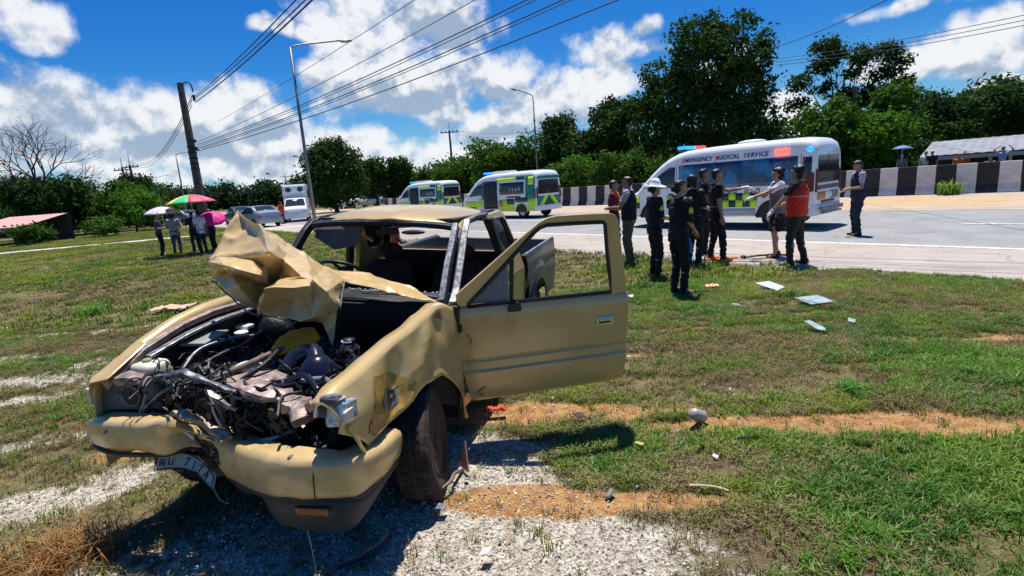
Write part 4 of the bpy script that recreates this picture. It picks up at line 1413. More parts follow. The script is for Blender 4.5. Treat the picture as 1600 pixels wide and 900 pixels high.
rows = [(1.005, 0, -.034, 1.150), (.985, .012, -.034, 1.156), (.90, .019, -.03, 1.160), (.78, .022, -.025, 1.160), (.632, .018, -.016, 1.156), (.618, .006, -.016, 1.155), (.604, .018, -.015, 1.154), (.548, .020, -.012, 1.152),
        (.534, .034, -.010, 1.151), (.45, .034, .01, 1.147), (.36, .022, .03, 1.140), (.311, .0, .038, 1.132)]
ss = np.linspace(0, 1, 9)
v = []; f = []
for (z, o_, a, b_) in rows:
    for s in ss:
        q = a + (b_ - a) * s
        e_ = .012 * (1 - min(1, min(s, 1 - s) * 14))
        v.append(DP(q, dz(z, q), o_ - e_ + .002 * noise.noise(Vector((q * 5, z * 5, 3)))))
n = len(ss)
for i in range(len(rows) - 1):
    for j in range(n - 1):
        a = i * n + j; f.append((a, a + n, a + n + 1, a + 1))
door = ob('left_door', v, f, tan, TR, solid=.045, bevel=.004, angle=35)
tag(door, 'wide open tan left door')
outer = [(-.034, 1.008), (-.046, 1.088), (.10, 1.21), (.25, 1.335), (.40, 1.462), (.528, 1.563), (.585, 1.592), (.641, 1.605), (.85, 1.612), (1.02, 1.613), (1.055, 1.600), (1.075, 1.561), (1.10, 1.40), (1.125, 1.227), (1.148, 1.066)]
inner = [(.035, 1.006), (.045, 1.030), (.12, 1.105), (.25, 1.240), (.37, 1.365), (.497, 1.500), (.535, 1.530), (.58, 1.545), (.78, 1.552), (.955, 1.555), (.975, 1.550), (.982, 1.535), (1.00, 1.35), (1.02, 1.20), (1.035, 1.068)]
frame('door_window_frame', [DP(s, z, .0) for s, z in outer], [DP(s, z, -.006) for s, z in inner], tan, -Dn * .045, door, bevel=.008)
g = G(); pts = [DP(s, z, -.004) for s, z in inner]; g.tube(pts + [pts[0]], .014, 6); g.ob('window_seal', blk, door, smooth=True)
g = G(); g.tube([DP(.335, 1.03, -.015), DP(.343, 1.335, -.015)], .015, 6); g.ob('window_divider', blk, door)
ob('vent_glass', [DP(s, z, -.02) for s, z in [(.05, 1.02), (.33, 1.035), (.335, 1.32)]], [(0, 1, 2)], mat('vent_glass', (.25, .30, .36), .04, alpha=.55, spec=1), door)
g = G(); g.poly_prism([DP(.02, .36, -.048), DP(1.10, .45, -.048), DP(1.12, 1.03, -.048), DP(.0, .97, -.048)], -Dn * .02); g.ob('inner_door_trim', trimm, door)
g = G(); g.poly_prism([DP(s, z, .020) for s, z in [(.925, .835), (1.045, .842), (1.045, .905), (.925, .898)]], Dn * .012); h = g.ob('door_handle', chrome, door, bevel=.006)
g = G(); g.poly_prism([DP(s, z, .034) for s, z in [(.945, .852), (1.025, .858), (1.025, .880), (.945, .874)]], Dn * .003); g.ob('handle_recess', blk, h)
g = G(); g.poly_prism([DP(s, z, .044) for s, z in [(.945, .868), (1.025, .873), (1.025, .889), (.945, .884)]], -Dn * .008); g.ob('handle_lever', chrome, h, bevel=.003)
g = G(); g.poly_prism([DP(s, z, .02) for s, z in [(.305, .968), (.395, .974), (.395, 1.003), (.375, 1.035), (.33, 1.035), (.305, .998)]], Dn * .04); g.tube([DP(.35, 1.03, .04), DP(.352, 1.055, .045)], .012, 6); g.ob('mirror_stub', blk, door, bevel=.005)
for z in (.48, .86):
    g = G(); g.box(D0 + Vector((.02, -.035, z)), (.06, .06, .05)); g.ob('hinge', blkm, door, bevel=.005)
g = G()
for a, b_ in (((.07, .39), (.135, .43)), ((.09, .365), (.12, .38))): g.tube([DP(a[0], a[1], .034), DP(b_[0], b_[1], .036)], .0035, 4)
g.tube([DP(.015, .82, .02), DP(.05, .78, .023), (DP(.04, .74, .023))], .003, 4); tag(g.ob('scratches', blk, door), kind='stuff')


# --- left fender (crumpled)
def fz_top(x): return interp(x, [-.665, -.60, -.50, -.40, 0, .3, .5, .735, .85], [.97, 1.02, 1.062, 1.072, 1.035, 1.02, 1.005, .985, .955])
def fz_bot(x): return interp(x, [-.665, -.60, -.575, -.52, -.40, -.25, -.014, .275, .485, .641, .70, .79, .85], [.20, .21, .40, .47, .577, .68, .713, .690, .682, .672, .74, .80, .84])


def fend(x, k, o=0.0):
    """k 0 at the bottom edge, 1 at the top crease"""
    zt, zb = fz_top(x), fz_bot(x)
    z = zb + (zt - zb) * k
    zz = (z - .55) / .45
    y = .815 - .045 * max(0, zz) ** 2.5
    fr = max(0, (x - .1) / .7)
    y += .03 * fr * sin(k * pi)
    # buckles
    y += -.045 * math.exp(-((x - .30 + (z - .85) * .6) / .10) ** 2) * math.exp(-((z - .86) / .12) ** 2)
    y += .030 * math.exp(-((x + .0 + (z - .85) * 1.3) / .07) ** 2) * math.exp(-((z - .88) / .12) ** 2)
    y += -.03 * math.exp(-((x + .35) / .07) ** 2) * math.exp(-((z - .98) / .05) ** 2)
    y += .012 * noise.noise(Vector((x * 6, z * 8, 1))) * (1 if x > -.2 else .3)
    y += .018 * max(0, 1 - (z - zb) / .05)      # lip of the wheel arch
    return Vector((x, y + o, z))


xs = np.concatenate([np.linspace(-.665, -.40, 10), np.linspace(-.36, .85, 36)])
kk = [0, .06, .15, .3, .45, .6, .75, .88, .96, 1.0]
v = []; f = []
for x in xs:
    for k in kk: v.append(fend(x, k))
    t_ = fend(x, 1.0)
    v.append(t_ + Vector((0, -.035, .014))); v.append(t_ + Vector((0, -.085, .012))); v.append(t_ + Vector((0, -.10, -.03)))
n = len(kk) + 3
for i in range(len(xs) - 1):
    for j in range(n - 1):
        a = i * n + j; f.append((a, a + 1, a + n + 1, a + n))
fen = ob('front_fender', v, f, tan, TR, smooth=True, solid=.006)
tag(fen, 'left front fender, buckled, with a torn yellow scrape')


def patch(name, loop, m, o, parent, n=7):
    """a torn patch on the fender: polygon in (x, z), filled and laid on the surface"""
    P_ = [Vector((x, 0, z)) for x, z in loop]
    c = sum(P_, Vector()) / len(P_)
    v = [c]; f = []
    rings_ = [.35, .7, 1.0]
    sub_ = []
    for i, p in enumerate(P_):
        q = P_[(i + 1) % len(P_)]
        for t_ in (0, .5): sub_.append(p.lerp(q, t_) + Vector((R.uniform(-1, 1), 0, R.uniform(-1, 1))) * (.008 if t_ else 0))
    L_ = len(sub_)
    for r_ in rings_: v += [c.lerp(p, r_) for p in sub_]
    for i in range(L_):
        j = (i + 1) % L_
        f.append((0, 1 + i, 1 + j))
        for r_ in range(2): f.append((1 + r_ * L_ + i, 1 + (r_ + 1) * L_ + i, 1 + (r_ + 1) * L_ + j, 1 + r_ * L_ + j))
    w_ = []
    for p in v:
        zb, zt = fz_bot(p.x), fz_top(p.x)
        k = min(.98, max(.02, (p.z - zb) / (zt - zb)))
        w_.append(fend(p.x, k, o))
    return ob(name, w_, f, m, parent, smooth=True)


patch('scraped_patch', [(.50, .955), (.38, .93), (.26, .88), (.10, .77), (.14, .73), (.28, .705), (.40, .70), (.53, .70), (.62, .72), (.60, .80), (.54, .88)], primer, .004, fen)
patch('torn_hole', [(.42, .86), (.33, .835), (.27, .80), (.30, .745), (.38, .74), (.47, .765), (.48, .82)], greym, .008, fen)
patch('torn_hole', [(.36, .83), (.30, .81), (.31, .77), (.38, .76), (.42, .80)], blk, .012, fen)
patch('rust_scrape', [(.56, .80), (.45, .74), (.48, .69), (.58, .69), (.63, .76)], mat('scrape_orange', (.40, .20, .08), .7, var=.3, scale=20), .006, fen)
patch('rust_scrape', [(-.33, 1.04), (-.36, 1.0), (-.42, .98), (-.41, 1.03)], mat('scrape_brown', (.22, .13, .05), .7, var=.3, scale=20), .005, fen)
# crushed headlight cluster at the fender's front corner
g = G(); v0 = [(.80, .715, .850), (.84, .75, .850), (.84, .825, .865), (.74, .855, .87), (.78, .72, .925), (.82, .76, .965), (.81, .825, .965), (.73, .845, .965)]
g.add(v0, [(0, 1, 5, 4), (1, 2, 6, 5), (2, 3, 7, 6), (4, 5, 6, 7), (0, 3, 2, 1), (0, 4, 7, 3)]); hl = g.ob('headlight', clearl, TR, bevel=.012)
g = G(); g.box((.80, .838, .905), (.07, .012, .05)); g.ob('side_marker_lens', cream, hl, bevel=.004)
g = G(); g.blob((.80, .765, .965), (.04, .05, .03), 7, 5)
g.v = [tuple(Vector(p) + noise.noise_vector(Vector(p) * 14) * .03) for p in g.v]; g.ob('crushed_lamp_housing', greym, hl)
g = G(); g.tube([(.79, .83, .85), (.76, .85, .76), (.70, .84, .67), (.69, .82, .62)], .010, 5); g.ob('torn_fender_edge', tanf, fen)

# --- right fender (seen from inside and along its top)
def rz_top(x): return interp(x, [-.66, -.30, -.07, .16, .40, .59, .66], [1.07, 1.10, 1.095, 1.062, .99, .89, .86])
xs = np.linspace(-.66, .66, 24); v = []; f = []
for x in xs:
    zt = rz_top(x); zb = .36 + (.34 * max(0, 1 - (x / .42) ** 2) ** .5 if abs(x) < .42 else 0)
    wob = .012 * noise.noise(Vector((x * 5, 0, 2)))
    v += [(x, -.80 + wob, zb), (x, -.825 + wob, zb + (zt - zb) * .5), (x, -.81 + wob, zt - .05), (x, -.795 + wob, zt - .008), (x, -.775 + wob, zt), (x, -.735 + wob, zt - .006), (x, -.70 + wob, zt - .045)]
for i in range(23):
    for j in range(6):
        a = i * 7 + j; f.append((a, a + 7, a + 8, a + 1))
rf = ob('front_fender', v, f, tan, TR, smooth=True, solid=.006); tag(rf, 'right front fender, mostly intact')
bar('fender_inner_rail', [(.60, -.70, .86), (.42, -.70, .95), (.16, -.69, 1.02), (-.07, -.68, 1.045), (-.40, -.67, 1.04)], .035, .05, pinkm)
bar('inner_rail_lip', [(.44, -.655, .92), (.18, -.64, .975), (-.05, -.63, 1.0), (-.42, -.62, 1.0)], .02, .05, greym)
ob('corner_cap', [(.66, -.80, .87), (.70, -.76, .86), (.68, -.66, .885), (.40, -.70, .985), (.38, -.77, 1.0), (.66, -.83, .80), (.71, -.77, .79)], [(0, 1, 2, 3, 4), (0, 5, 6, 1)], tan, TR, solid=.012, bevel=.006)
g = G(); g.box((.63, -.838, .76), (.07, .03, .09)); g.ob('side_marker_lens', cream, TR, bevel=.006)

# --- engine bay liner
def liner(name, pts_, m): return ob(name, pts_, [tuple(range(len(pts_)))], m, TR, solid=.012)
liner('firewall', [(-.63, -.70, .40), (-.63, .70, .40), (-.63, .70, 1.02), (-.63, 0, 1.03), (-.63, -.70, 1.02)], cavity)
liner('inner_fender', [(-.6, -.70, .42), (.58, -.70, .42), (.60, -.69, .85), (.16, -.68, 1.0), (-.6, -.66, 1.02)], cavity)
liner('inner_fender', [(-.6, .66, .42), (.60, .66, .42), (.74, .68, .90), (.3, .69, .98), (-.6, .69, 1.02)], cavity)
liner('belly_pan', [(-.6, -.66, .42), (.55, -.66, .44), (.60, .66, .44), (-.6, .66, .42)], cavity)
liner('headlight_panel', [(.61, -.40, .72), (.61, -.80, .67), (.60, -.79, .82), (.60, -.40, .855)], mat('primer_grey_blue', (.10, .12, .14), .5, .3, var=.3, scale=12, dirt=(.02, .02, .02), dirtamt=.3, dscale=8))
g = G(); cc = Vector((.625, -.585, .775)); g.tube([cc + Vector((0, cos(a) * .062, sin(a) * .055)) for a in np.linspace(0, 2 * pi, 21)], .008, 6, cap=False); bez = g.ob('headlight_ring', greym, TR)
g = G(); g.lathe([(.001, 0), (.058, 0), (.058, .006)], cc + Vector((-.002, 0, 0)), 'x', 18); g.ob('headlight_bowl', blk, bez)
g = G(); g.box((.66, -.62, .655), (.03, .26, .018), rot=(.05, 0, 0)); g.ob('indicator_strip', mat('indicator_orange', (.55, .22, .05), .3), TR)
# crumpled radiator support
def crumple(name, pts_, w1, w2, m, seed, amp=.03, parent=TR, n_=5):
    P_ = cat(pts_, n_); rings = []
    for i, p in enumerate(P_):
        t_ = (P_[min(i + 1, len(P_) - 1)] - P_[max(i - 1, 0)]).normalized()
        s_ = t_.cross(Vector((0, 0, 1))).normalized(); u2 = s_.cross(t_)
        ring = []
        for a, b_ in ((-1, -.9), (0, -1.2), (1, -.9), (1.1, 0), (1, .8), (.2, 1.1), (-.6, .9), (-1.1, 0)):
            q = p + s_ * a * w1 / 2 + u2 * b_ * w2 / 2
            ring.append(q + noise.noise_vector(q * 16 + Vector((seed, 0, 0))) * amp)
        rings.append(ring)
    g = G(); g.rings(rings); return g.ob(name, m, parent, angle=40)


crumple('radiator_support', [(.57, -.80, .84), (.60, -.62, .865), (.60, -.42, .868)], .10, .035, pinkm, 1)
crumple('radiator_support', [(.61, -.46, .865), (.62, -.34, .90), (.62, -.22, .935), (.63, -.10, .915), (.62, .02, .875), (.62, .10, .865)], .035, .022, mat('dull_grey_metal', (.13, .13, .15), .5, .6, var=.5, scale=30, dirt=(.04, .035, .03), dirtamt=.4, dscale=18), 2, .02)
crumple('radiator_support', [(.52, .0, .875), (.56, .16, .865), (.58, .34, .84), (.62, .46, .82), (.68, .54, .79)], .13, .04, pinkm, 3)
crumple('radiator_support', [(.58, .52, .83), (.66, .62, .86), (.76, .72, .90)], .10, .05, pinkm, 4, .03)
crumple('support_post', [(.60, -.06, .86), (.61, -.03, .74), (.60, .0, .60), (.60, .02, .50)], .03, .03, rust, 5, .02)
crumple('support_post', [(.56, -.40, .86), (.57, -.40, .7), (.56, -.42, .50)], .05, .03, blkm, 6, .02)
crumple('support_brace', [(.63, -.30, .86), (.64, -.42, .78), (.65, -.50, .70)], .03, .02, greym, 7, .012)
crumple('support_brace', [(.64, -.06, .88), (.66, .02, .83), (.64, .10, .78)], .03, .02, greym, 8, .012)
crumple('lower_cross_member', [(.52, -.62, .50), (.54, -.2, .49), (.56, .2, .47), (.60, .60, .48)], .09, .08, blkm, 9)
# radiator and condenser
g = G(); g.box((.47, -.30, .66), (.05, .36, .34), rot=(0, .08, .05)); rad = g.ob('radiator', blkm, TR, bevel=.01)
g = G()
for i in range(15): g.box((.505, -.46 + i * .023, .66), (.008, .006, .28), rot=(.3 * noise.noise(Vector((i, 0, 0))), .1, 0))
tag(g.ob('radiator_fins', greym, rad), kind='stuff')
g = G()
q = [(.55, .0, .80), (.55, .24, .79), (.53, .235, .50), (.53, .0, .49), (.55, .0, .80)]
g.tube(q, .016, 6); g.ob('condenser_frame', greym, TR)
g = G(); g.box((.515, .12, .64), (.03, .22, .29)); g.ob('condenser_core', cavity, TR)
# lumps of the engine
def lump(name, c_, r_, m, amp=.35, seed=0, n_=12, m__=9, sm=True, parent=TR):
    g = G(); g.blob((0, 0, 0), r_, n_, m__)
    g.v = [tuple(Vector(c_) + Vector(p) * (1 + amp * noise.noise(Vector(p) * 9 + Vector((seed, seed * 2, 0))))) for p in g.v]
    return g.ob(name, m, parent, smooth=sm)


lump('engine_block', (.02, .0, .66), (.42, .24, .20), blkm, .5, 3, 20, 14)
lump('valve_cover', (.0, -.02, .83), (.30, .10, .06), blkm, .3, 4)
lump('fan_shroud', (.42, -.28, .72), (.05, .18, .16), blkm, .5, 6)
lump('alternator', (.40, .02, .80), (.07, .08, .07), greym, .5, 7)
lump('power_steering_pump', (.36, -.16, .84), (.07, .06, .06), blkm, .5, 8)
lump('dust_covered_bracket', (.40, .10, .86), (.10, .12, .025), pinkm, .9, 9)
lump('dust_covered_bracket', (.33, -.10, .875), (.06, .07, .02), cream, 1.1, 10)
g = G(); g.lathe([(.02, .80), (.10, .80), (.115, .84), (.105, .885), (.07, .93), (.045, .955), (.02, .96)], (.30, .34, 0), 'z', 20); g.ob('air_intake', shinyb, TR, smooth=True)
g = G(); g.tube(cat([(.30, .34, .90), (.22, .26, .945), (.26, .18, .92), (.34, .16, .86)], 5), [.05] * 10 + [.048] * 6, 12); g.ob('intake_hose', shinyb, TR, smooth=True)
lump('washer_bottle', (.20, .53, .86), (.09, .08, .07), shinyb, .25, 12)
g = G(); g.lathe([(.02, .86), (.055, .86), (.055, .90), (.03, .905), (.03, .92), (.038, .925), (.038, .945), (.01, .95)], (-.03, .33, 0), 'z', 14); q = g.ob('brake_reservoir', blk, TR, smooth=True)
g = G()
for z in (.912, .935): g.tube([Vector((-.03 + .04 * cos(a), .33 + .04 * sin(a), z)) for a in np.linspace(-2, 1, 8)], .005, 5)
g.ob('reservoir_rings', whitep, q)
lump('brake_booster', (-.32, -.42, .86), (.10, .13, .12), blkm, .15, 13)
g = G(); g.box((.10, -.60, .80), (.24, .17, .19), rot=(0, 0, .1)); bt = g.ob('battery', blk, TR, bevel=.01)
g = G(); g.add([(.22, -.70, .925), (.20, -.50, .935), (-.02, -.52, .955), (.02, -.70, .945)], [(0, 1, 2, 3)]); g.ob('battery_top', mat('grey_green_plastic', (.26, .29, .25), .5, var=.2), bt, solid=.02, bevel=.005)
g = G(); rings = []
for z, s in ((.74, 1.0), (.84, 1.0), (.895, .88), (.905, .70)): rings.append([(.46 + a * .085 * s, -.63 + b_ * .10 * s, z) for a, b_ in ((1, -.6), (1, .7), (.6, 1), (-.6, 1), (-1, .7), (-1, -.7), (-.6, -1), (.6, -1))])
g.rings(rings); wb = g.ob('coolant_tank', cream, TR, bevel=.012, angle=50)
g = G(); g.lathe([(.022, .90), (.024, .915), (.018, .92), (.001, .92)], (.46, -.64, 0), n=12); g.ob('tank_cap', mat('cap_olive', (.30, .28, .14), .5), wb)
g = G(); g.box((-.24, -.60, .905), (.07, .10, .025)); g.lathe([(.045, .87), (.045, .895), (.02, .9)], (-.16, -.56, 0), n=12); g.ob('white_reservoir', whitep, TR, bevel=.005)
ya = cat([(.214, -.03, .90), (.12, -.06, .945), (.0, -.05, .965), (-.09, .04, .975)], 5); yb = cat([(.20, .01, .89), (.155, .09, .915), (.08, .13, .925), (.01, .16, .945)], 5)
v = []; f = []
for i in range(len(ya)):
    for k in (0, .33, .66, 1):
        q = ya[i].lerp(yb[i], k); q.z += .018 * sin(k * pi); v.append(q + noise.noise_vector(q * 22) * .012 * (1 if 0 < k < 1 else 1.6))
    if i:
        for k in range(3): f.append((4 * i - 4 + k, 4 * i + k, 4 * i + k + 1, 4 * i - 3 + k))
ob('yellow_pad', v, f, yellow, TR, solid=.012, smooth=True)
# hoses and leads, each its own path; the finest ones together
for i, (pts_, r_, m) in enumerate([
    ([(.50, -.15, .86), (.40, -.05, .90), (.22, .02, .93), (.02, .02, .92)], .018, rust), ([(.55, .02, .86), (.42, .10, .93), (.25, .06, .95)], .014, blkm), ([(.52, .50, .86), (.44, .36, .90), (.48, .24, .86), (.50, .12, .82)], .016, shinyb),
    ([(.50, .58, .88), (.40, .44, .87), (.44, .30, .86), (.52, .22, .87)], .018, greym), ([(.10, -.30, .88), (.26, -.26, .93), (.42, -.30, .90)], .013, blkm), ([(-.10, -.35, .93), (.06, -.25, .96), (.20, -.30, .90)], .009, mat('red_cable', (.25, .03, .02), .5)),
    ([(.45, -.42, .86), (.30, -.44, .93), (.12, -.40, .94), (-.10, -.38, .90)], .012, greym), ([(.62, .06, .60), (.64, .18, .62), (.66, .32, .66), (.62, .42, .70)], .012, greym), ([(.62, .02, .58), (.66, .20, .58), (.68, .34, .64)], .010, whitep),
    ([(.64, -.40, .64), (.66, -.30, .70), (.68, -.22, .66), (.67, -.16, .60)], .008, whitep), ([(.63, -.05, .86), (.66, -.02, .76), (.66, .02, .66), (.66, -.01, .58)], .006, cream), ([(.66, -.58, .64), (.66, -.50, .70), (.65, -.44, .82)], .010, greym)]):
    G().tube(cat(pts_, 6), r_, 7).ob('hose', m, TR, smooth=True)
g = G()
for i in range(260):
    x = R.uniform(-.05, .62); y = R.uniform(-.55, .55); z = .80 + .09 * R.random()
    p0 = Vector((x, y, z)); L_ = R.uniform(.05, .2); a = R.uniform(0, 2 * pi)
    g.tube(cat([p0, p0 + Vector((cos(a) * L_ * .5, sin(a) * L_ * .5, R.uniform(-.02, .06))), p0 + Vector((cos(a + .5) * L_, sin(a + .5) * L_, R.uniform(-.05, .03)))], 3), R.uniform(.003, .008), 5)
tag(g.ob('wiring_tangle', blkm, TR), kind='stuff')
g = G()
for i in range(170):
    x = R.uniform(.0, .66); y = R.uniform(-.5, .62); z = (.78 if x < .5 else R.uniform(.50, .82)) + R.uniform(0, .08)
    c_ = Vector((x, y, z)); s = R.uniform(.008, .028)
    g.box(c_, (s, s * R.uniform(.5, 2), s * R.uniform(.3, 1)), rot=(R.uniform(0, 3), R.uniform(0, 3), 0))
tag(g.ob('broken_fragments', greym, TR), kind='stuff')
g = G()
for i in range(130):
    y = R.uniform(-.45, .42); z = R.uniform(.50, .82); x = R.uniform(.56, .66)
    p0 = Vector((x, y, z))
    g.tube(cat([p0, p0 + Vector((.02, R.uniform(-.08, .08), -.05)), p0 + Vector((0, R.uniform(-.1, .1), R.uniform(-.12, .04)))], 3), R.uniform(.002, .007), 4)
    if i % 2: g.box(p0, (.02, R.uniform(.02, .07), R.uniform(.01, .05)), rot=(R.uniform(-1, 1), 0, 0))
tag(g.ob('front_tangle', mat('dusty_black', (.026, .023, .021), .5, .3, var=.7, scale=40, dirt=(.22, .18, .16), dirtamt=.35, dscale=25), TR), kind='stuff')

# --- crumpled hood
HV = {'a': (-0.3, -0.587, 1.684), 's1': (-0.12, -0.591, 1.501), 's2': (-0.02, -0.594, 1.383), 's3': (-0.1, -0.671, 1.267), 'j': (-0.02, -0.507, 1.207), 'k': (0.02, -0.351, 1.123), 'l': (-0.06, -0.326, 1.087), 'b': (-0.12, -0.284, 1.602), 'bp': (-0.38, -0.32, 1.454), 'c': (0.05, -0.09, 1.473), 'c2': (-0.15, -0.15, 1.389),
      'e': (-0.02, -0.513, 1.409), 'f': (-0.02, -0.282, 1.411), 'e2': (0.12, -0.355, 1.402), 'f2': (0.14, -0.101, 1.358), 'ei': (-0.1, -0.544, 1.313), 'fi': (-0.15, -0.384, 1.242),
      'm': (0.0, -0.387, 1.249), 'T1': (-0.05, -0.223, 1.357), 'V': (-0.28, -0.37, 1.19), 'R2': (0.0, 0.079, 1.318), 'bb1': (-0.06, -0.113, 1.279), 'bb2': (-0.04, 0.07, 1.298), 'sA': (-0.42, -0.194, 1.378), 'sB': (-0.48, -0.108, 1.283), 'sC': (-0.58, -0.053, 1.23), 'TL': (0.14, -0.078, 1.273), 'TR': (0.16, 0.239, 1.306), 'BL': (0.02, -0.231, 1.081), 'BR': (0.04, 0.048, 1.062), 'R': (0.02, 0.122, 1.147), 'mid': (-0.04, -0.071, 1.166),
      'F1': (0.02, 0.144, 1.306), 'F2': (-0.28, 0.158, 1.236), 'F3': (-0.08, 0.237, 1.112), 'F4': (0.06, 0.17, 1.098), 'cen': (0.04, 0.257, 1.247), 'F5': (-0.05, 0.139, 1.034), 'tip': (-0.05, 0.198, 0.872), 'D2': (-0.7, 0.095, 1.203), 'E2': (-0.7, 0.258, 1.153), 'E3': (-0.72, 0.405, 1.122), 'F_': (-0.7, 0.588, 1.025), 'L1': (-0.34, 0.146, 1.215), 'L2': (-0.5, 0.324, 1.127), 'L3': (-0.56, 0.479, 1.08), 'H': (-0.62, 0.646, 1.029), 'ab': (-0.24, -0.484, 1.591), 'sab': (-0.3, -0.346, 1.528)}
HF = ['a s1 ab', 's1 e ab', 's1 s2 e', 'e f c ab', 'ab c b', 'a ab b', 'b c sab', 'c c2 sab', 'c2 bp sab', 'e f f2 e2', 's2 e e2', 's2 e2 ei s3', 'e2 f2 fi ei', 's3 ei m j', 'ei fi m', 'fi l m', 'm l k j', 'f c T1', 'f T1 f2', 'f2 T1 V', 'f2 V fi', 'fi V l',
      'T1 c V', 'c c2 V', 'c2 R2 V', 'bp c2 sA', 'c2 R2 sA', 'V bb1 R2', 'bb1 bb2 R2', 'TL bb1 bb2 TR', 'V TL bb1', 'TL BL mid', 'TL mid TR', 'TR mid R', 'mid BL BR', 'mid BR R', 'l V TL', 'l TL BL', 'R2 sA F1', 'sA sB F1', 'sB F2 F1', 'sB sC F2', 'bb2 R2 F1', 'TR bb2 F1',
      'F1 F2 cen', 'F2 F3 cen', 'F3 F4 cen', 'F4 F1 cen', 'TR F1 F4 R', 'F4 F3 F5', 'F3 tip F5', 'BR R F4', 'BR F4 F5', 'sC D2 L1 F2', 'D2 E2 L2 L1', 'E2 E3 L3 L2', 'E3 F_ H L3']
keys = list(HV); idx = {k: i for i, k in enumerate(keys)}
hood = ob('hood', [HV[k] for k in keys], [tuple(idx[k] for k in s.split()) for s in HF], tanf, TR)
bm = bmesh.new(); bm.from_mesh(hood.data)
bmesh.ops.recalc_face_normals(bm, faces=bm.faces)
for it in range(4):
    bmesh.ops.triangulate(bm, faces=[fc for fc in bm.faces if len(fc.verts) > 4])
    bmesh.ops.subdivide_edges(bm, edges=bm.edges[:], cuts=1, use_grid_fill=True, smooth=0)
for vv in bm.verts:
    rg = (1 - abs(noise.noise(vv.co * 5.5)) * 3.2); rg2 = (1 - abs(noise.noise(vv.co * 11 + Vector((4, 0, 2)))) * 3.0)
    vv.co += noise.noise_vector(vv.co * 7) * .010 + vv.normal * (.011 * max(0, rg) + .004 * max(0, rg2))
bmesh.ops.smooth_vert(bm, verts=bm.verts[:], factor=.25, use_axis_x=True, use_axis_y=True, use_axis_z=True)
bmesh.ops.recalc_face_normals(bm, faces=bm.faces)
bm.to_mesh(hood.data); bm.free()
hood.data.polygons.foreach_set('use_smooth', [True] * len(hood.data.polygons))
hood.data.update(); hood.data.set_sharp_from_angle(angle=radians(20))
md = hood.modifiers.new('solid', 'SOLIDIFY'); md.thickness = .003; md.offset = 0
tag(hood, 'crumpled tan hood folded up in front of the windscreen')
for pts_ in ([(.07, -.46, 1.40), (.09, -.34, 1.405), (.09, -.235, 1.40)], [(.11, -.165, 1.245), (.125, 0, 1.252), (.13, .155, 1.26)]):
    pass
for pts_ in ([(.03, -.23, 1.07), (.02, -.34, 1.10), (-.02, -.50, 1.19), (-.08, -.66, 1.26)], [(.05, .04, 1.05), (.02, -.10, 1.06), (.02, -.22, 1.075)]):
    q_ = cat(pts_, 6); g = G()
    g.tube([p + noise.noise_vector(p * 30) * .012 for p in q_], .005, 4); g.ob('torn_hood_edge', rust, hood)
g = G(); g.tube([(-.07, .20, .88), (-.10, .24, 1.10), (-.30, .16, 1.23)], .007, 5); g.ob('hood_edge', blk, hood)

# --- bumper
top_ = [(.50, -.862, .61), (.66, -.862, .632), (.72, -.729, .684), (.75, -.47, .717), (.74, -.226, .733), (.66, -.175, .688), (.62, -.10, .613), (.66, .04, .604), (.79, .357, .656), (.86, .542, .695), (.885, .70, .715), (.83, .81, .705), (.713, .85, .676), (.546, .85, .644), (.40, .85, .636)]
bot_ = [(.50, -.866, .48), (.66, -.866, .492), (.72, -.675, .484), (.75, -.449, .522), (.74, -.260, .545), (.66, -.20, .545), (.62, -.13, .500), (.67, .03, .415), (.79, .313, .444), (.86, .489, .497), (.885, .68, .535), (.83, .80, .525), (.755, .84, .501), (.60, .845, .487), (.40, .84, .484)]
Tt, Bb = cat(top_, 4), cat(bot_, 4)
rings = []
N_ = len(Tt)
for i in range(N_):
    a, b_ = Tt[i], Bb[i]
    t_ = (Tt[min(i + 1, N_ - 1)] - Tt[max(i - 1, 0)]); t_.z = 0; t_.normalize()
    o_ = Vector((t_.y, -t_.x, 0))
    if o_.x < 0 and abs(o_.x) > .3: o_ = -o_
    if a.y > .75 and o_.y < 0: o_ = -o_
    if a.y < -.75 and o_.y > 0: o_ = -o_
    y = a.y
    dent = math.exp(-((y + .15) / .12) ** 2)
    amp = .008 + .035 * dent
    if y < -.15:
        k_ = .10 * min(1, (-.15 - y) / .2); a, b_ = a.lerp(b_, k_), b_.lerp(a, k_)
    h = a - b_
    ring = [a - o_ * .10 + Vector((0, 0, -.012)), a - o_ * .09 + Vector((0, 0, .004)), a - o_ * .015 + Vector((0, 0, .002)), a - h * .04 + o_ * .006, a - h * .15 + o_ * .014, a - h * .5 + o_ * (.018 - .05 * dent), a - h * .85 + o_ * .012, a - h * .96 + o_ * .004, b_ - o_ * .012, b_ - o_ * .05]
    rings.append([p + noise.noise_vector(p * 8) * amp for p in ring])
g = G(); g.rings(rings, close=False, cap=False)
g.f = [tuple(reversed(x)) for x in g.f]
bum = g.ob('front_bumper', tanf, TR, solid=.006, angle=50); tag(bum, 'dented tan front bumper, buckled in the middle')
g = G(); g.tube([p + Vector((.0, 0, -.004)) for p in Bb], .013, 6); g.ob('bumper_lower_trim', blk, bum, smooth=True)
g = G(); g.tube([(.52, -.875, .63), (.515, -.885, .56), (.52, -.875, .47)], .014, 6); g.ob('bumper_end_trim', blk, bum)
g = G(); g.tube([(.89, .705, .716), (.905, .71, .64), (.90, .705, .535)], .003, 5); g.ob('bumper_joint', blk, bum)
g = G(); g.blob((.752, -.62, .63), (.008, .045, .014), 8, 4, rot=(.5, 0, 0)); g.ob('blue_scuff', mat('scuff_blue', (.06, .12, .22), .6, var=.5, scale=30), bum)
g = G(); g.blob((.855, .57, .70), (.02, .016, .010), 7, 4); g.ob('mud_lump', rust, bum)
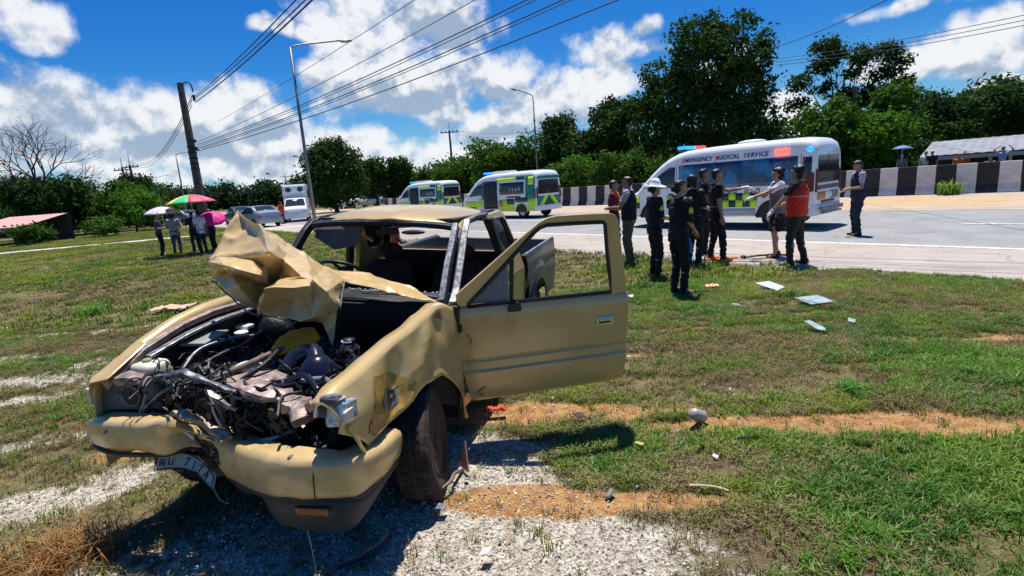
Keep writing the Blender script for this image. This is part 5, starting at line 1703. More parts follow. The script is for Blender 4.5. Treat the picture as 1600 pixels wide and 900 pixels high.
crumple('bent_bumper_fold', [(.70, -.24, .755), (.67, -.14, .72), (.66, -.02, .665), (.70, .08, .645)], .05, .025, mat('bare_scraped_tan', (.36, .27, .18), .5, .3, var=.4, scale=20), 21, .02, bum)
# lower skirt and lamp
sk_t = [(.79, .33, .450), (.85, .50, .495), (.868, .68, .530), (.80, .80, .515), (.66, .835, .490), (.50, .835, .482), (.38, .83, .475)]
sk_b = [(.78, .385, .30), (.80, .52, .305), (.80, .68, .315), (.775, .79, .34), (.68, .825, .385), (.55, .825, .41), (.41, .82, .43)]
A_, B_ = cat(sk_t, 4), cat(sk_b, 4)
v = []; f = []
for i in range(len(A_)):
    m_ = A_[i].lerp(B_[i], .5) + Vector((.012, .012, 0))
    v += [A_[i], m_, B_[i], B_[i] + Vector((-.06, -.03, .01))]
    if i:
        for j in range(3): f.append((4 * i - 4 + j, 4 * i + j, 4 * i + j + 1, 4 * i - 3 + j))
sk = ob('bumper_skirt', v, f, skirtm, TR, solid=.008, angle=40)
q = []
g = G(); g.poly_prism([(.872, .575, .475), (.868, .74, .492), (.862, .74, .452), (.866, .585, .437)], (.018, .006, 0)); g.ob('turn_signal', orng, sk, bevel=.006)
crumple('lower_valance', [(.50, -.60, .40), (.46, -.2, .34), (.50, .12, .27), (.62, .34, .30)], .08, .13, blk, 22, .05)
# licence plate, bent below the bumper
PN = 9; v = []; f = []
def PL(s, k, o=0.0):
    x = .70 - .04 * sin(s * pi) + .02 * s; y = -.375 + .37 * s; z = .502 - .018 * s - (.075) * k * (1 - .15 * s) + .03 * sin(s * pi * .9) - .045 * s * s + .0
    return Vector((x + .03 * k + o, y, z + .012 * o * 10))
for i in range(PN):
    for k in (0, .5, 1): v.append(PL(i / (PN - 1), k) + Vector((.006 * sin(i * 2.1), 0, 0)))
for i in range(PN - 1):
    for j in (0, 1): f.append((3 * i + j, 3 * i + j + 1, 3 * i + 4 + j, 3 * i + 3 + j))
plate = ob('licence_plate', v, f, mat('plate_white', (.34, .36, .35), .4, var=.25, scale=20, dirt=(.12, .12, .1), dirtamt=.4, dscale=20), TR, solid=.004)
for i, ch in enumerate('ผน 7174'):
    if ch == ' ': continue
    p = PL(.10 + .125 * i, .52, .012)
    mt = Matrix.Translation(p) @ Euler((0, 0, radians(90) + .12)).to_matrix().to_4x4() @ Euler((radians(64), 0, 0)).to_matrix().to_4x4() @ Euler((0, 0, .05 - .04 * i)).to_matrix().to_4x4()
    text('plate_character', ch, .062, blk, plate, mt, .001)
g = G(); pts = [PL(s, 0, .008) for s in np.linspace(0, 1, 9)] + [PL(s, 1, .008) for s in np.linspace(1, 0, 9)]; g.tube(pts + [pts[0]], .0035, 4); g.ob('plate_rim', blk, plate)
# seed head weed caught, hanging scrap
g = G(); g.tube(cat([(.66, -.10, .34), (.70, -.02, .30), (.72, .05, .30)], 5), .005, 5); g.ob('hanging_wire', greym, TR)

# --- bed
BZ = 1.055
bed = empty('cargo_bed', (0, 0, 0)); bed.parent = TR
def bedside(sg):
    xs_ = np.linspace(-2.56, -4.02, 30); v = []; f = []
    for x in xs_:
        dx = (x + 2.95)
        zb = .42 if abs(dx) > .43 else .36 + sqrt(max(0, .43 ** 2 - dx * dx)) * .92
        zb = max(.42, zb)
        fl = .035 * max(0, 1 - (abs(dx) / .55) ** 2)
        for k in (0, .12, .3, .5, .62, .64, .72, .95, 1):
            z = zb + (BZ - zb) * k
            y = .80 + .02 * sin(k * pi) - (.012 if .60 < k < .65 else 0) + fl * (1 - k) + (.012 if k < .05 and abs(dx) < .45 else 0)
            v.append((x, sg * y, z))
        v.append((x, sg * .75, BZ + .004)); v.append((x, sg * .745, BZ - .05)); v.append((x, sg * .735, .5))
    for i in range(29):
        for j in range(11):
            a = i * 12 + j; f.append((a, a + 1, a + 13, a + 12) if sg > 0 else (a, a + 12, a + 13, a + 1))
    return ob('bed_side', v, f, bedm, bed, angle=35)
bedside(1); bedside(-1)
for sg in (1, -1):
    g = G(); g.tube([(-2.56, sg * .785, BZ + .008), (-4.0, sg * .785, BZ + .008)], .016, 6); g.ob('bed_rail', mat('rail_light_grey', (.40, .41, .43), .3, .5, var=.1), bed)
    g = G(); g.tube([(x, sg * (.845), .36 + sqrt(max(0, .43 ** 2 - (x + 2.95) ** 2)) * .92) for x in np.linspace(-3.37, -2.53, 15)], .012, 6); g.ob('arch_lip', bedm, bed)
g = G(); g.box((-4.00, 0, .76), (.05, 1.52, .56)); g.ob('tailgate', bedm, bed, bevel=.01)
g = G(); g.box((-2.57, 0, .78), (.03, 1.5, .52)); g.box((-3.28, 0, .52), (1.42, 1.48, .03)); g.ob('bed_floor', bedin, bed)
g = G(); g.box((-4.10, 0, .46), (.10, 1.45, .12)); g.ob('rear_bumper', blkm, bed, bevel=.02)
g = G(); g.box((-4.015, .77, .80), (.03, .09, .22)); g.ob('tail_lamp', mat('red_lens', (.35, .02, .015), .2, spec=.8), bed, bevel=.006)
g = G(); g.box((-4.015, -.77, .80), (.03, .09, .22)); g.ob('tail_lamp', MATS['red_lens'], bed, bevel=.006)
g = G(); g.box((-1.7, .38, .40), (4.6, .08, .12)); g.box((-1.7, -.38, .40), (4.6, .08, .12)); g.ob('chassis_rails', blkm, TR)


# --- wheels
def wheel(pos, rz, camber, sgn, name='wheel', r=.335, w_=.20, parent=TR, muddy=False, rimmat=None):
    e = bpy.data.objects.new(name, None); link(e, parent); e.location = pos; e.rotation_euler = (camber, 0, rz)
    g = G()
    prof_ = [(r * .60, -w_ * .42), (r * .72, -w_ * .50), (r * .90, -w_ * .52), (r * .975, -w_ * .44), (r, -w_ * .30), (r, -w_ * .10), (r * .985, -w_ * .09), (r * .985, -w_ * .06), (r, -w_ * .05), (r, w_ * .05), (r * .985, w_ * .06), (r * .985, w_ * .09), (r, w_ * .10), (r, w_ * .30), (r * .975, w_ * .44), (r * .90, w_ * .52), (r * .72, w_ * .50), (r * .60, w_ * .42)]
    g.lathe(prof_, axis='y', n=36); g.f = [x for x in g.f if len(x) == 4]
    t_ = g.ob('tyre', mat('muddy_tyre', (.04, .026, .020), .9, var=.4, scale=14, dirt=(.13, .07, .05), dirtamt=.5, dscale=12, bump=.6) if muddy else rubber, e, angle=40)
    g = G()
    for i in range(44):
        a = 2 * pi * i / 44
        for q in (-.36, .36): g.box((cos(a) * r * .985, q * w_ * .62, -sin(a) * r * .985), (.02, w_ * .16, .026), rot=(0, a, .0))
    tag(g.ob('tread_lugs', rubber, t_), kind='stuff')
    g = G(); s = sgn
    g.lathe([(r * .62, s * w_ * .44), (r * .58, s * w_ * .46), (r * .55, s * w_ * .30), (r * .46, s * w_ * .22), (r * .40, s * w_ * .34), (r * .28, s * w_ * .36), (r * .18, s * w_ * .30), (r * .17, s * w_ * .48), (r * .10, s * w_ * .52), (.001, s * w_ * .53)], axis='y', n=28)
    rm = g.ob('rim', rimmat or (mudrim if muddy else greym), e, angle=35)
    g = G()
    for i in range(8):
        a = 2 * pi * i / 8; g.blob((cos(a) * r * .34, s * w_ * .355, sin(a) * r * .34), (.022, .004, .022), 6, 4)
    g.ob('rim_holes', blk, rm)
    return e


wheel((-.05, .76, .31), .27, .13, 1, muddy=True)
wheel((.02, -.70, .28), .15, .05, -1, muddy=True)
wheel((-2.95, .70, .33), 0, 0, 1); wheel((-2.95, -.70, .33), 0, 0, -1)
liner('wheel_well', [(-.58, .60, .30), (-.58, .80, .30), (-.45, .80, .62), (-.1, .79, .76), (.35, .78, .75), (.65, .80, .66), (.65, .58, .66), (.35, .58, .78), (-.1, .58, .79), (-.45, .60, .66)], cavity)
g = G(); g.poly_prism([(-.60, .79, .22), (-.60, .60, .22), (-.56, .60, .70), (-.56, .79, .70)], (.01, 0, 0)); g.ob('splash_guard', cavity, TR)
g = G(); g.add([(-.28, .90, .05), (-.20, .99, .06), (-.26, .95, .24)], [(0, 1, 2)]); g.ob('torn_panel_shard', mat('shard_pink', (.50, .27, .20), .6, var=.2, scale=10), TR, solid=.01)
g = G(); g.tube(cat([(.18, .84, .06), (.0, .94, .10), (-.12, .93, .09), (-.26, .93, .03)], 5), .012, 6); g.ob('torn_arch_strip', rust, TR)

# ================================================================== ambulances
vwhite = mat('van_white_paint', (.80, .81, .82), .28, var=.03, coat=.4, dirt=(.42, .38, .33), dirtamt=.08, dscale=2)
vblue = mat('livery_dark_blue', (.012, .022, .10), .3, var=.3, scale=4)
lime = mat('livery_lime', (.62, .85, .02), .35, var=.05)
dgreen = mat('livery_dark_green', (.008, .075, .045), .35, var=.1)
navy = mat('lettering_navy', (.012, .015, .10), .4, var=0)
redl = mat('lettering_red', (.45, .02, .02), .4, var=0)
bluel = mat('blue_beacon', (.02, .12, .55), .15, emit=(.02, .25, 1.0), estr=1.6, var=.1)
redb = mat('red_beacon', (.55, .03, .03), .15, emit=(1.0, .05, .05), estr=1.4, var=.1)
redlamp = mat('red_warning_lamp', (.7, .08, .06), .15, emit=(1.0, .12, .10), estr=1.3, var=.1)
amberm = mat('amber_lens', (.45, .16, .02), .15, spec=.8)


def picmat():
    """the printed picture band along the first ambulance: blue sky, hills, foliage and pale shapes"""
    m = bpy.data.materials.new('printed_picture_band'); m.use_nodes = True
    t = NT(m.node_tree); b = m.node_tree.nodes['Principled BSDF']
    o_ = t.n('ShaderNodeTexCoord').outputs['Object']
    a = t.noise(o_, 1.4, 3, .5); c_ = t.noise(t.vm('ADD', o_, (7, 3, 1)), 3.5, 6, .65); d_ = t.noise(t.vm('ADD', o_, (2, 9, 4)), 1.0, 3, .5)
    c = t.mix(t.smooth(a, .40, .60), (.010, .025, .12, 1), (.03, .06, .11, 1))
    c = t.mix(t.smooth(d_, .50, .60), c, (.03, .16, .32, 1))
    c = t.mix(t.m('MULTIPLY', t.smooth(c_, .50, .66), .8), c, (.09, .12, .07, 1))
    c = t.mix(t.m('MULTIPLY', t.smooth(t.noise(o_, 7, 5, .6), .60, .70), .6), c, (.30, .28, .33, 1))
    t.put(b.inputs['Base Color'], c); b.inputs['Roughness'].default_value = .16
    b.inputs['Coat Weight'].default_value = .5
    return m


PIC = picmat()
VX = [-2.95, -2.92, -2.84, -2.70, -2.50, -2.25, -1.95, -1.65, -1.35, -1.05, -.75, -.3, .3, 1.0, 1.8, 2.5, 2.78, 2.90, 2.95]
VT = [.60, .84, .97, 1.07, 1.16, 1.40, 1.66, 1.89, 2.07, 2.18, 2.24, 2.265, 2.28, 2.285, 2.28, 2.27, 2.23, 2.14, 2.02]
VW = [.66, .76, .83, .88, .915, .93, .935, .94, .94, .94, .94, .94, .94, .94, .94, .935, .93, .915, .89]


def v_top(x): return interp(x, VX, VT)
def v_hw(x, z=.8):
    w_ = interp(x, VX, VW)
    k = max(0, (z - .95) / 1.3)
    return w_ - .115 * k ** 1.5 * min(1, (x + 3.2) / 1.2)


def v_side(x, z, sg, o=0.0):
    """point on the van's flank"""
    zt = v_top(x); rc = .20
    y = v_hw(x, z)
    if z > zt - rc:
        k = min(1, (z - (zt - rc)) / rc)
        y -= rc * .85 * (1 - sqrt(max(0, 1 - k * k)))
    return Vector((x, sg * (y + o), z))


def v_roof(x, s, o=0.0):
    zt = v_top(x) + o
    hw = v_hw(x, zt) - .17
    return Vector((x, s * hw, zt + .03 * (1 - s * s)))


def side_patch(name, x0, x1, z0, z1, sg, m, parent, o=.006, nx_=8, nz=5, skew=0.0, zf=None, corner=0.0):
    """a panel lying on the flank with its own thickness"""
    v = []; f = []
    for i in range(nx_ + 1):
        k = i / nx_
        for j in range(nz + 1):
            q = j / nz
            za, zb = (zf(x0 + (x1 - x0) * k) if zf else (z0, z1))
            z = za + (zb - za) * q
            x = x0 + (x1 - x0) * k + skew * q * (1 - k)
            v.append(v_side(x, z, sg, o))
    for i in range(nx_):
        for j in range(nz):
            a = i * (nz + 1) + j
            q = (a, a + nz + 1, a + nz + 2, a + 1)
            f.append(q if sg < 0 else q[::-1])
    return ob(name, v, f, m, parent, solid=max(.003, o - .001), smooth=True)


def make_van(label, style, loc, rz, group='ambulance vans on the road'):
    e = empty('ambulance', loc, rz, label, 'ambulance', group)
    e.scale = (1, 1, 1.035) if style == 1 else (1, 1, 1)
    xs_ = sorted(set(VX + list(np.linspace(-2.9, 2.9, 40))))
    rings = []
    zs_ = [.34, .42, .60, .80, .95, 1.1, 1.3, 1.5, 1.7, 1.85]
    for x in xs_:
        zt = v_top(x); pr = []
        n1 = 12
        for i in range(n1):
            z = .34 + (zt - .20 - .34) * i / (n1 - 1)
            # wheel arches cut up into the flank
            pr.append((v_side(x, z, 1).y, z))
        for i in range(1, 6):
            a = i / 6 * pi / 2
            z = zt - .20 + .20 * sin(a); pr.append((v_side(x, z, 1).y, z))
        for s in (1.0, .66, .33, 0): pr.append((v_roof(x, s).y, v_roof(x, s).z))
        full = pr + [(-y, z) for y, z in pr[-2::-1]]
        r_ = [Vector((x, y, z)) for y, z in full]
        for wx in (-1.90, 1.93):
            dx = abs(x - wx)
            if dx < .44:
                za = .33 + sqrt(.44 ** 2 - dx * dx) * .95 + 0
                for p in r_:
                    if p.z < za and abs(p.y) > .5: p.z = max(p.z, min(za, .80)) if p.z < za else p.z
        rings.append(r_)
    g = G(); g.rings(rings, close=False, cap=False)
    n_ = len(rings[0])
    for rr, rev in ((0, True), (len(rings) - 1, False)):
        idx_ = tuple(rr * n_ + j for j in range(n_)); g.f.append(idx_[::-1] if rev else idx_)
    body = g.ob('body', vwhite, e, angle=40)
    g = G(); g.box((0, 0, .40), (5.5, 1.72, .12)); g.ob('underbody', blk, e)
    for sg in (1, -1):
        for wx in (-1.90, 1.93):
            g = G(); pts = [Vector((wx + cos(a) * .43, sg * (v_hw(wx) + .003), .33 + sin(a) * .42)) for a in np.linspace(-.05, pi + .05, 17)]
            g.tube(pts, .03, 6); q = g.ob('wheel_arch', blk if style == 1 else lime, e, smooth=True)
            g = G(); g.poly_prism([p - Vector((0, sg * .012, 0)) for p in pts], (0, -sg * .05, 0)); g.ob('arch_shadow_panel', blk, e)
            w_ = wheel((wx, sg * .80, .335), 0, 0, sg, r=.335, w_=.20, parent=e, rimmat=mat('alloy_rim', (.42, .42, .44), .35, .7, var=.25, scale=9))
    # windscreen, side glass
    v = []; f = []
    wx_ = np.linspace(-2.40, -1.42, 8)
    for x in wx_:
        for s in np.linspace(-1, 1, 9): v.append(v_roof(x, s * .98, .004) + Vector((-.004, 0, 0)))
    for i in range(7):
        for j in range(8):
            a = i * 9 + j; f.append((a, a + 9, a + 10, a + 1))
    ob('windscreen', v, f, tintm, e, solid=.006, smooth=True)
    for sg in (1, -1):
        # cab window: sloping front
        pts = []
        def cz(x): return (1.22, min(1.82, v_top(x) - .30)) if x > -1.62 else (1.20, max(1.21, v_top(x) - .28))
        q = side_patch('cab_window', -2.15, -1.08, 0, 0, sg, tintm, e, .008, 14, 4, zf=lambda x: (1.17 + .03 * (x + 2.2), max(1.19, min(1.80, v_top(x) - .20 - .10))))
        g = G(); g.blob(v_side(-2.02, 1.22, sg, .14), (.06, .10, .14), 8, 6); g.tube([v_side(-1.98, 1.15, sg), v_side(-2.0, 1.18, sg, .10)], .02, 5); g.ob('door_mirror', vwhite, e, smooth=True)
        for x_ in (-1.02, .22, 2.60):
            g = G(); g.tube([v_side(x_, z, sg, .002) for z in np.linspace(.5, 1.9, 8)], .007, 4); g.ob('panel_gap', blk, e)
        g = G(); g.box(v_side(-1.2, 1.0, sg, .015), (.16, .02, .035)); g.ob('side_handle', blk, e)
    # rear face
    g = G(); v = [Vector((2.949, y, z)) for (y, z) in [(-.74, 1.14), (.74, 1.14), (.72, 1.72), (.66, 1.82), (-.66, 1.82), (-.72, 1.72)]]
    g.poly_prism(v, (.012, 0, 0)); g.ob('rear_window', tintm, e, bevel=.004)
    for sg in (1, -1):
        g = G(); g.poly_prism([(2.955, sg * .885, .92), (2.955, sg * .77, .92), (2.955, sg * .76, 1.45), (2.955, sg * .865, 1.50)], (.02, 0, 0)); g.box((2.90, sg * .905, 1.18), (.06, .03, .46)); g.ob('tail_lamp', mat('lens_dark_red', (.12, .008, .012), .15, spec=.8), e, bevel=.008)
    g = G(); rings = []
    for y in np.linspace(-.93, .93, 9):
        c_ = -.10 * abs(y / .93) ** 3
        rings.append([(2.93 + c_, y, .34), (3.04 + c_, y, .36), (3.06 + c_, y, .50), (3.04 + c_, y, .60), (2.94 + c_, y, .62)])
    g.rings(rings); g.ob('rear_bumper', vwhite, e, bevel=.01, angle=40)
    g = G(); rings = []
    for y in np.linspace(-.86, .86, 9):
        c_ = .22 * abs(y / .86) ** 3
        rings.append([(-2.94 + c_, y, .30), (-3.02 + c_, y, .34), (-3.03 + c_, y, .52), (-2.98 + c_, y, .66), (-2.90 + c_, y, .66)])
    g.rings(rings); g.ob('front_bumper', vwhite, e, bevel=.01, angle=40)
    for sg in (1, -1):
        g = G(); g.blob((-2.76, sg * .72, .84), (.16, .15, .12), 10, 6); g.ob('headlight', clearl, e, smooth=True)
    g = G(); g.box((-2.99, 0, .60), (.08, 1.0, .20)); g.ob('grille', blk, e, bevel=.02)
    # roof beacon bar
    g = G(); g.box((-1.02, 0, 2.27), (.34, 1.30, .05)); g.ob('beacon_base', blk, e)
    for y, m in ((-.46, bluel), (-.15, bluel), (.15, redb), (.46, redb)):
        g = G(); g.box((-1.02, y, 2.345), (.30, .29, .10)); g.ob('beacon', m, e, bevel=.03)
    if style == 1:
        g = G(); g.blob((.9, 0, 2.32), (.42, .34, .08), 12, 6); g.ob('roof_vent', vwhite, e, smooth=True)
    else:
        g = G(); g.box((-.1, 0, 2.34), (.9, .9, .12)); g.ob('roof_vent', vwhite, e, bevel=.03)
    for sg in (-1, 1):
        if style == 1:
            side_patch('picture_band', -.95, 2.52, 1.14, 1.84, sg, PIC, e, .007, 16, 6)
            side_patch('lower_panel', -.95, 1.45, .38, .56, sg, mat('skirt_light_grey', (.50, .50, .50), .4), e, .004, 8, 2)
            side_patch('side_window', -.85, -.45, 1.35, 1.78, sg, mat('sky_print', (.05, .25, .45), .15, var=.3), e, .010, 4, 4)
            # chequer of lime and dark green
            sq = .205
            for i in range(20):
                x0 = -2.60 + i * sq
                if x0 + sq > -1.02 - .01 and x0 < -1.02: pass
                for r_ in (0, 1):
                    z0 = .60 + r_ * sq * .92
                    xc = x0 + sq / 2
                    if min(abs(xc + 1.90), abs(xc - 1.93)) < .50 and z0 < .86 and min(abs(xc + 1.90), abs(xc - 1.93)) < .44 + .06 * (1 - r_): continue
                    if xc > 1.5: continue
                    side_patch('chequer_square', x0, x0 + sq, z0, z0 + sq * .92, sg, lime if (i + r_) % 2 else dgreen, e, .007, 2, 2)
            side_patch('warning_lamp_left', 1.92, 2.30, 1.90, 2.06, sg, redlamp, e, .035, 3, 2).name = 'warning_lamp'
            g = G(); g.blob(v_side(2.80, 1.98, sg, .01), (.09, .04, .07), 10, 6); g.ob('warning_lamp', bluel, e, smooth=True)
            g = G(); g.box((2.80, sg * .905, 1.16), (.16, .04, .46)); g.ob('side_tail_lamp', mat('lens_dark_red', (.12, .008, .012), .15, spec=.8), e, bevel=.01)
            side_patch('rear_side_glass', 2.64, 2.86, 1.20, 1.80, sg, tintm, e, .009, 2, 4)
            def tmx(x, z, o=.010, rot=0):
                p = v_side(x, z, sg, o)
                a = v_side(x + .05, z, sg, o); b_ = v_side(x, z + .05, sg, o)
                ux = (a - p).normalized() * (1 if sg < 0 else -1); uz = (b_ - p).normalized(); un = ux.cross(uz)
                return Matrix((ux, uz, un)).transposed().to_4x4(), p
            words = [('E', redl), ('MERGENCY', navy), (' ', None), ('M', redl), ('EDICAL', navy), (' ', None), ('S', redl), ('ERVICE', navy)]
            x = -.86
            adv = {'I': .066, ' ': .085, 'M': .14, 'L': .095}
            seq = [(ch, m) for w_, m in words for ch in w_]
            if sg > 0: x = 1.86
            for ch, m in seq:
                a_ = adv.get(ch, .108)
                if m:
                    mt, p = tmx(x + (a_ / 2 if sg < 0 else -a_ / 2), 1.955)
                    mt.translation = p
                    text('lettering', ch, .165, m, e, mt, .002, bold=True, shear=.15)
                x += a_ if sg < 0 else -a_
            for i, ch in enumerate('โรงพยาบาลทลบุกดท'):
                xx = (-.95 + i * .165) if sg < 0 else (1.5 - i * .165)
                mt, p = tmx(xx, 1.03); mt.translation = p
                text('lettering', ch, .20, navy, e, mt, .002, bold=True)
        else:
            side_patch('side_window', .35, 2.15, 1.20, 1.78, sg, tintm, e, .007, 10, 4)
            side_patch('open_sliding_doorway', -.92, .18, .50, 1.92, sg, blk, e, .006, 6, 6)
            side_patch('lower_graphic', -2.5, -1.0, .62, .92, sg, lime, e, .005, 8, 3)
            side_patch('front_graphic', -1.06, -.94, 1.0, 1.9, sg, MATS.get('livery_teal') or dgreen, e, .009, 2, 4)
            side_patch('roof_band', .2, 1.5, 1.86, 2.02, sg, lime, e, .006, 6, 2)
            side_patch('roof_band', 1.6, 2.2, 1.88, 2.06, sg, dgreen, e, .007, 4, 2)
            side_patch('rear_graphic', 2.25, 2.88, .95, 2.10, sg, mat('livery_teal', (.01, .20, .14), .35, var=.4, scale=5), e, .006, 4, 8)
            side_patch('rear_graphic', 2.45, 2.80, 1.62, 2.0, sg, lime, e, .010, 3, 3)
            side_patch('lower_graphic', .3, 1.40, .40, .96, sg, lime, e, .006, 6, 3)
            side_patch('lower_graphic', 2.42, 2.88, .42, .95, sg, lime, e, .006, 4, 3)
            side_patch('lower_graphic', .9, 1.45, .70, .98, sg, dgreen, e, .009, 4, 2)
            side_patch('lower_graphic', .3, .62, .62, .9, sg, mat('livery_orange', (.7, .22, .03), .35), e, .010, 3, 2)
            side_patch('lower_graphic', 1.5, 2.40, .80, 1.02, sg, dgreen, e, .009, 5, 2)
            side_patch('lower_graphic', .9, 1.9, 1.02, 1.10, sg, mat('livery_maroon', (.25, .02, .04), .4), e, .009, 5, 1)
            mt = None
            for i, ch in enumerate('1669'):
                p = v_side(1.15 + i * .22 if sg < 0 else 1.81 - i * .22, 1.42, sg, .016); a = v_side(1.25, 1.42, sg, .016)
                ux = Vector((1 if sg < 0 else -1, 0, 0)); uz = Vector((0, .12 * -sg, 1)).normalized(); uz = (uz - ux * uz.dot(ux)).normalized()
                mt = Matrix((ux, uz, ux.cross(uz))).transposed().to_4x4(); mt.translation = p
                text('lettering', ch, .26, vwhite, e, mt, .002)
    if style == 1:
        for i, (y0, y1, z0, z1, m) in enumerate([(-.70, .70, .98, 1.08, mat('rear_dark_band', (.05, .05, .06), .4)), (-.70, -.2, .72, .92, amberm), (.15, .7, .72, .92, greym), (-.45, .45, .64, .70, blk)]):
            g = G(); g.box((2.958, (y0 + y1) / 2, (z0 + z1) / 2), (.02, y1 - y0, z1 - z0)); g.ob('rear_graphic', m, e, bevel=.004)
        g = G(); g.box((3.08, 0, .50), (.02, 1.5, .10)); g.box((3.08, 0, .40), (.02, 1.3, .05)); g.ob('bumper_step', greym, e)
        g = G(); g.tube([(2.96, -.05, 1.15), (2.965, -.05, 1.9)], .006, 4); g.tube([(2.96, -.55, 1.2), (2.99, -.1, 1.25)], .01, 4); g.ob('rear_wiper', blk, e)
        g = G(); g.box((2.965, 0, .82), (.02, .44, .13)); g.ob('licence_plate', vwhite, e)
    else:
        g = G(); g.box((2.950, 0, .78), (.012, 1.70, .52)); g.ob('rear_graphic', MATS['livery_teal'], e)
        for (pts, m) in (([(-.86, .40), (-.60, .40), (-.05, 1.05), (-.30, 1.05)], lime), ([(.86, .40), (.60, .40), (.05, 1.05), (.30, 1.05)], lime), ([(-.5, .42), (.5, .42), (0, 1.0)], dgreen), ([(-.80, 1.86), (.80, 1.86), (.72, 2.0), (-.72, 2.0)], MATS['livery_teal'])):
            g = G(); g.poly_prism([(2.955 + (.006 if m is dgreen else 0), y, z) for y, z in pts], (.014, 0, 0)); g.ob('rear_graphic', m, e)
    return e


make_van('white ambulance with a blue picture band, chequered stripe and EMERGENCY MEDICAL SERVICE lettering', 1, (6.667, 16.68, .01), radians(-49.7))
make_van('middle ambulance with lime and green livery and an open sliding door, beside the striped barrier', 2, (.153, 28.98, .01), radians(-47.5))
make_van('farthest ambulance, lime and green, partly hidden behind the wreck roof', 2, (-6.0, 42.0, .01), radians(-44))


# ================================================================== ordinary vehicles
def car(name, label, cat_, loc, rz, paint, prof_, W_, wheels_, glass, beds=None, L=None, r=.31, group=None, extra=None):
    """side profile [(x, z)] swept across the width with tumblehome; glass = list of side-window polygons"""
    e = empty(name, loc, rz, label, cat_, group)
    top = prof_
    xs_ = np.linspace(top[0][0], top[-1][0], 34)
    rings = []
    tx, tz = [p[0] for p in top], [p[1] for p in top]
    for x in xs_:
        zt = interp(x, tx, tz); zb = .28
        en = min(1, (x - tx[0]) / .35 + .75, (tx[-1] - x) / .35 + .75)
        hw = W_ / 2 * en
        belt = min(zt, .92)
        ring = []
        for k in (0, .35, .8, 1): ring.append((hw * (.97 + .03 * sin(k * pi)), zb + (belt - zb) * k))
        if zt > belt + .03:
            for k in (.35, .7, .92): ring.append((hw * (1 - .17 * k), belt + (zt - belt) * k))
            ring.append((hw * .74, zt))
        else:
            for k in (1, .95, .9): ring.append((hw * k, zt + .001 * k))
            ring.append((hw * .82, zt + .01))
        ring.append((0, zt + .02))
        full = ring + [(-y, z) for y, z in ring[-2::-1]]
        rings.append([Vector((x, y, z)) for y, z in full])
    g = G(); g.rings(rings, close=False, cap=False); n_ = len(rings[0])
    g.f.append(tuple(range(n_))[::-1]); g.f.append(tuple((len(rings) - 1) * n_ + j for j in range(n_)))
    g.ob('body', paint, e, angle=38)
    for sg in (1, -1):
        for wx in wheels_:
            wheel((wx, sg * (W_ / 2 - .10), r), 0, 0, sg, r=r, w_=.19, parent=e, rimmat=MATS['alloy_rim'])
            g = G(); g.poly_prism([Vector((wx + cos(a) * (r + .06), sg * (W_ / 2 + .004), r + sin(a) * (r + .06))) for a in np.linspace(0, pi, 11)], (0, -sg * .03, 0)); g.ob('wheel_arch', blk, e)
        for pl in glass:
            def gy_(z): return W_ / 2 * (1 - .17 * max(0, (z - .92) / .55)) + .006
            g = G(); g.poly_prism([(x, sg * gy_(z), z) for x, z in pl], (0, sg * .008, 0)); g.ob('side_window', tintm, e)
    return e


def screen(e, x0, z0, x1, z1, hw0, hw1, name='windscreen', o=.012):
    d = Vector((x1 - x0, 0, z1 - z0)).normalized(); nn = Vector((-d.z, 0, d.x))
    if (x0 < 0) == (nn.x > 0) and nn.z < 0: nn = -nn
    if nn.z < 0: nn = -nn
    g = G(); g.poly_prism([Vector((x0, -hw0, z0)) + nn * o, Vector((x0, hw0, z0)) + nn * o, Vector((x1, hw1, z1)) + nn * o, Vector((x1, -hw1, z1)) + nn * o], nn * .008); return g.ob(name, tintm, e)


def lamps(e, xf, xr, W_, zf=.66, zr=.72):
    for sg in (1, -1):
        g = G(); g.box((xf, sg * (W_ / 2 - .22), zf), (.10, .30, .14)); g.ob('headlight', clearl, e, bevel=.03)
        g = G(); g.box((xr, sg * (W_ / 2 - .16), zr), (.08, .22, .20)); g.ob('tail_lamp', MATS['red_lens'], e, bevel=.02)


silver = mat('silver_car_paint', (.36, .38, .42), .3, .5, var=.05, coat=.4)
dgrey = mat('dark_grey_car_paint', (.10, .11, .13), .3, .4, var=.05, coat=.4)
sed = [(-2.2, .55), (-2.12, .74), (-1.9, .82), (-1.15, .98), (-.95, 1.02), (-.2, 1.42), (.2, 1.48), (.9, 1.46), (1.6, 1.12), (2.05, 1.04), (2.2, .70)]
sg_ = [[(-.85, .99), (-.15, 1.36), (.18, 1.40), (.18, .99)], [(.26, .99), (.26, 1.40), (.85, 1.38), (1.35, 1.06), (1.3, .99)]]
pk = [(-2.6, .62), (-2.5, .90), (-1.5, 1.06), (-1.35, 1.10), (-.65, 1.68), (-.2, 1.74), (.55, 1.72), (.75, 1.10), (.85, 1.08), (2.45, 1.08), (2.55, .70)]
pg_ = [[(-1.05, 1.10), (-.55, 1.58), (-.2, 1.62), (-.2, 1.08)], [(-.12, 1.08), (-.12, 1.62), (.45, 1.60), (.6, 1.12)]]


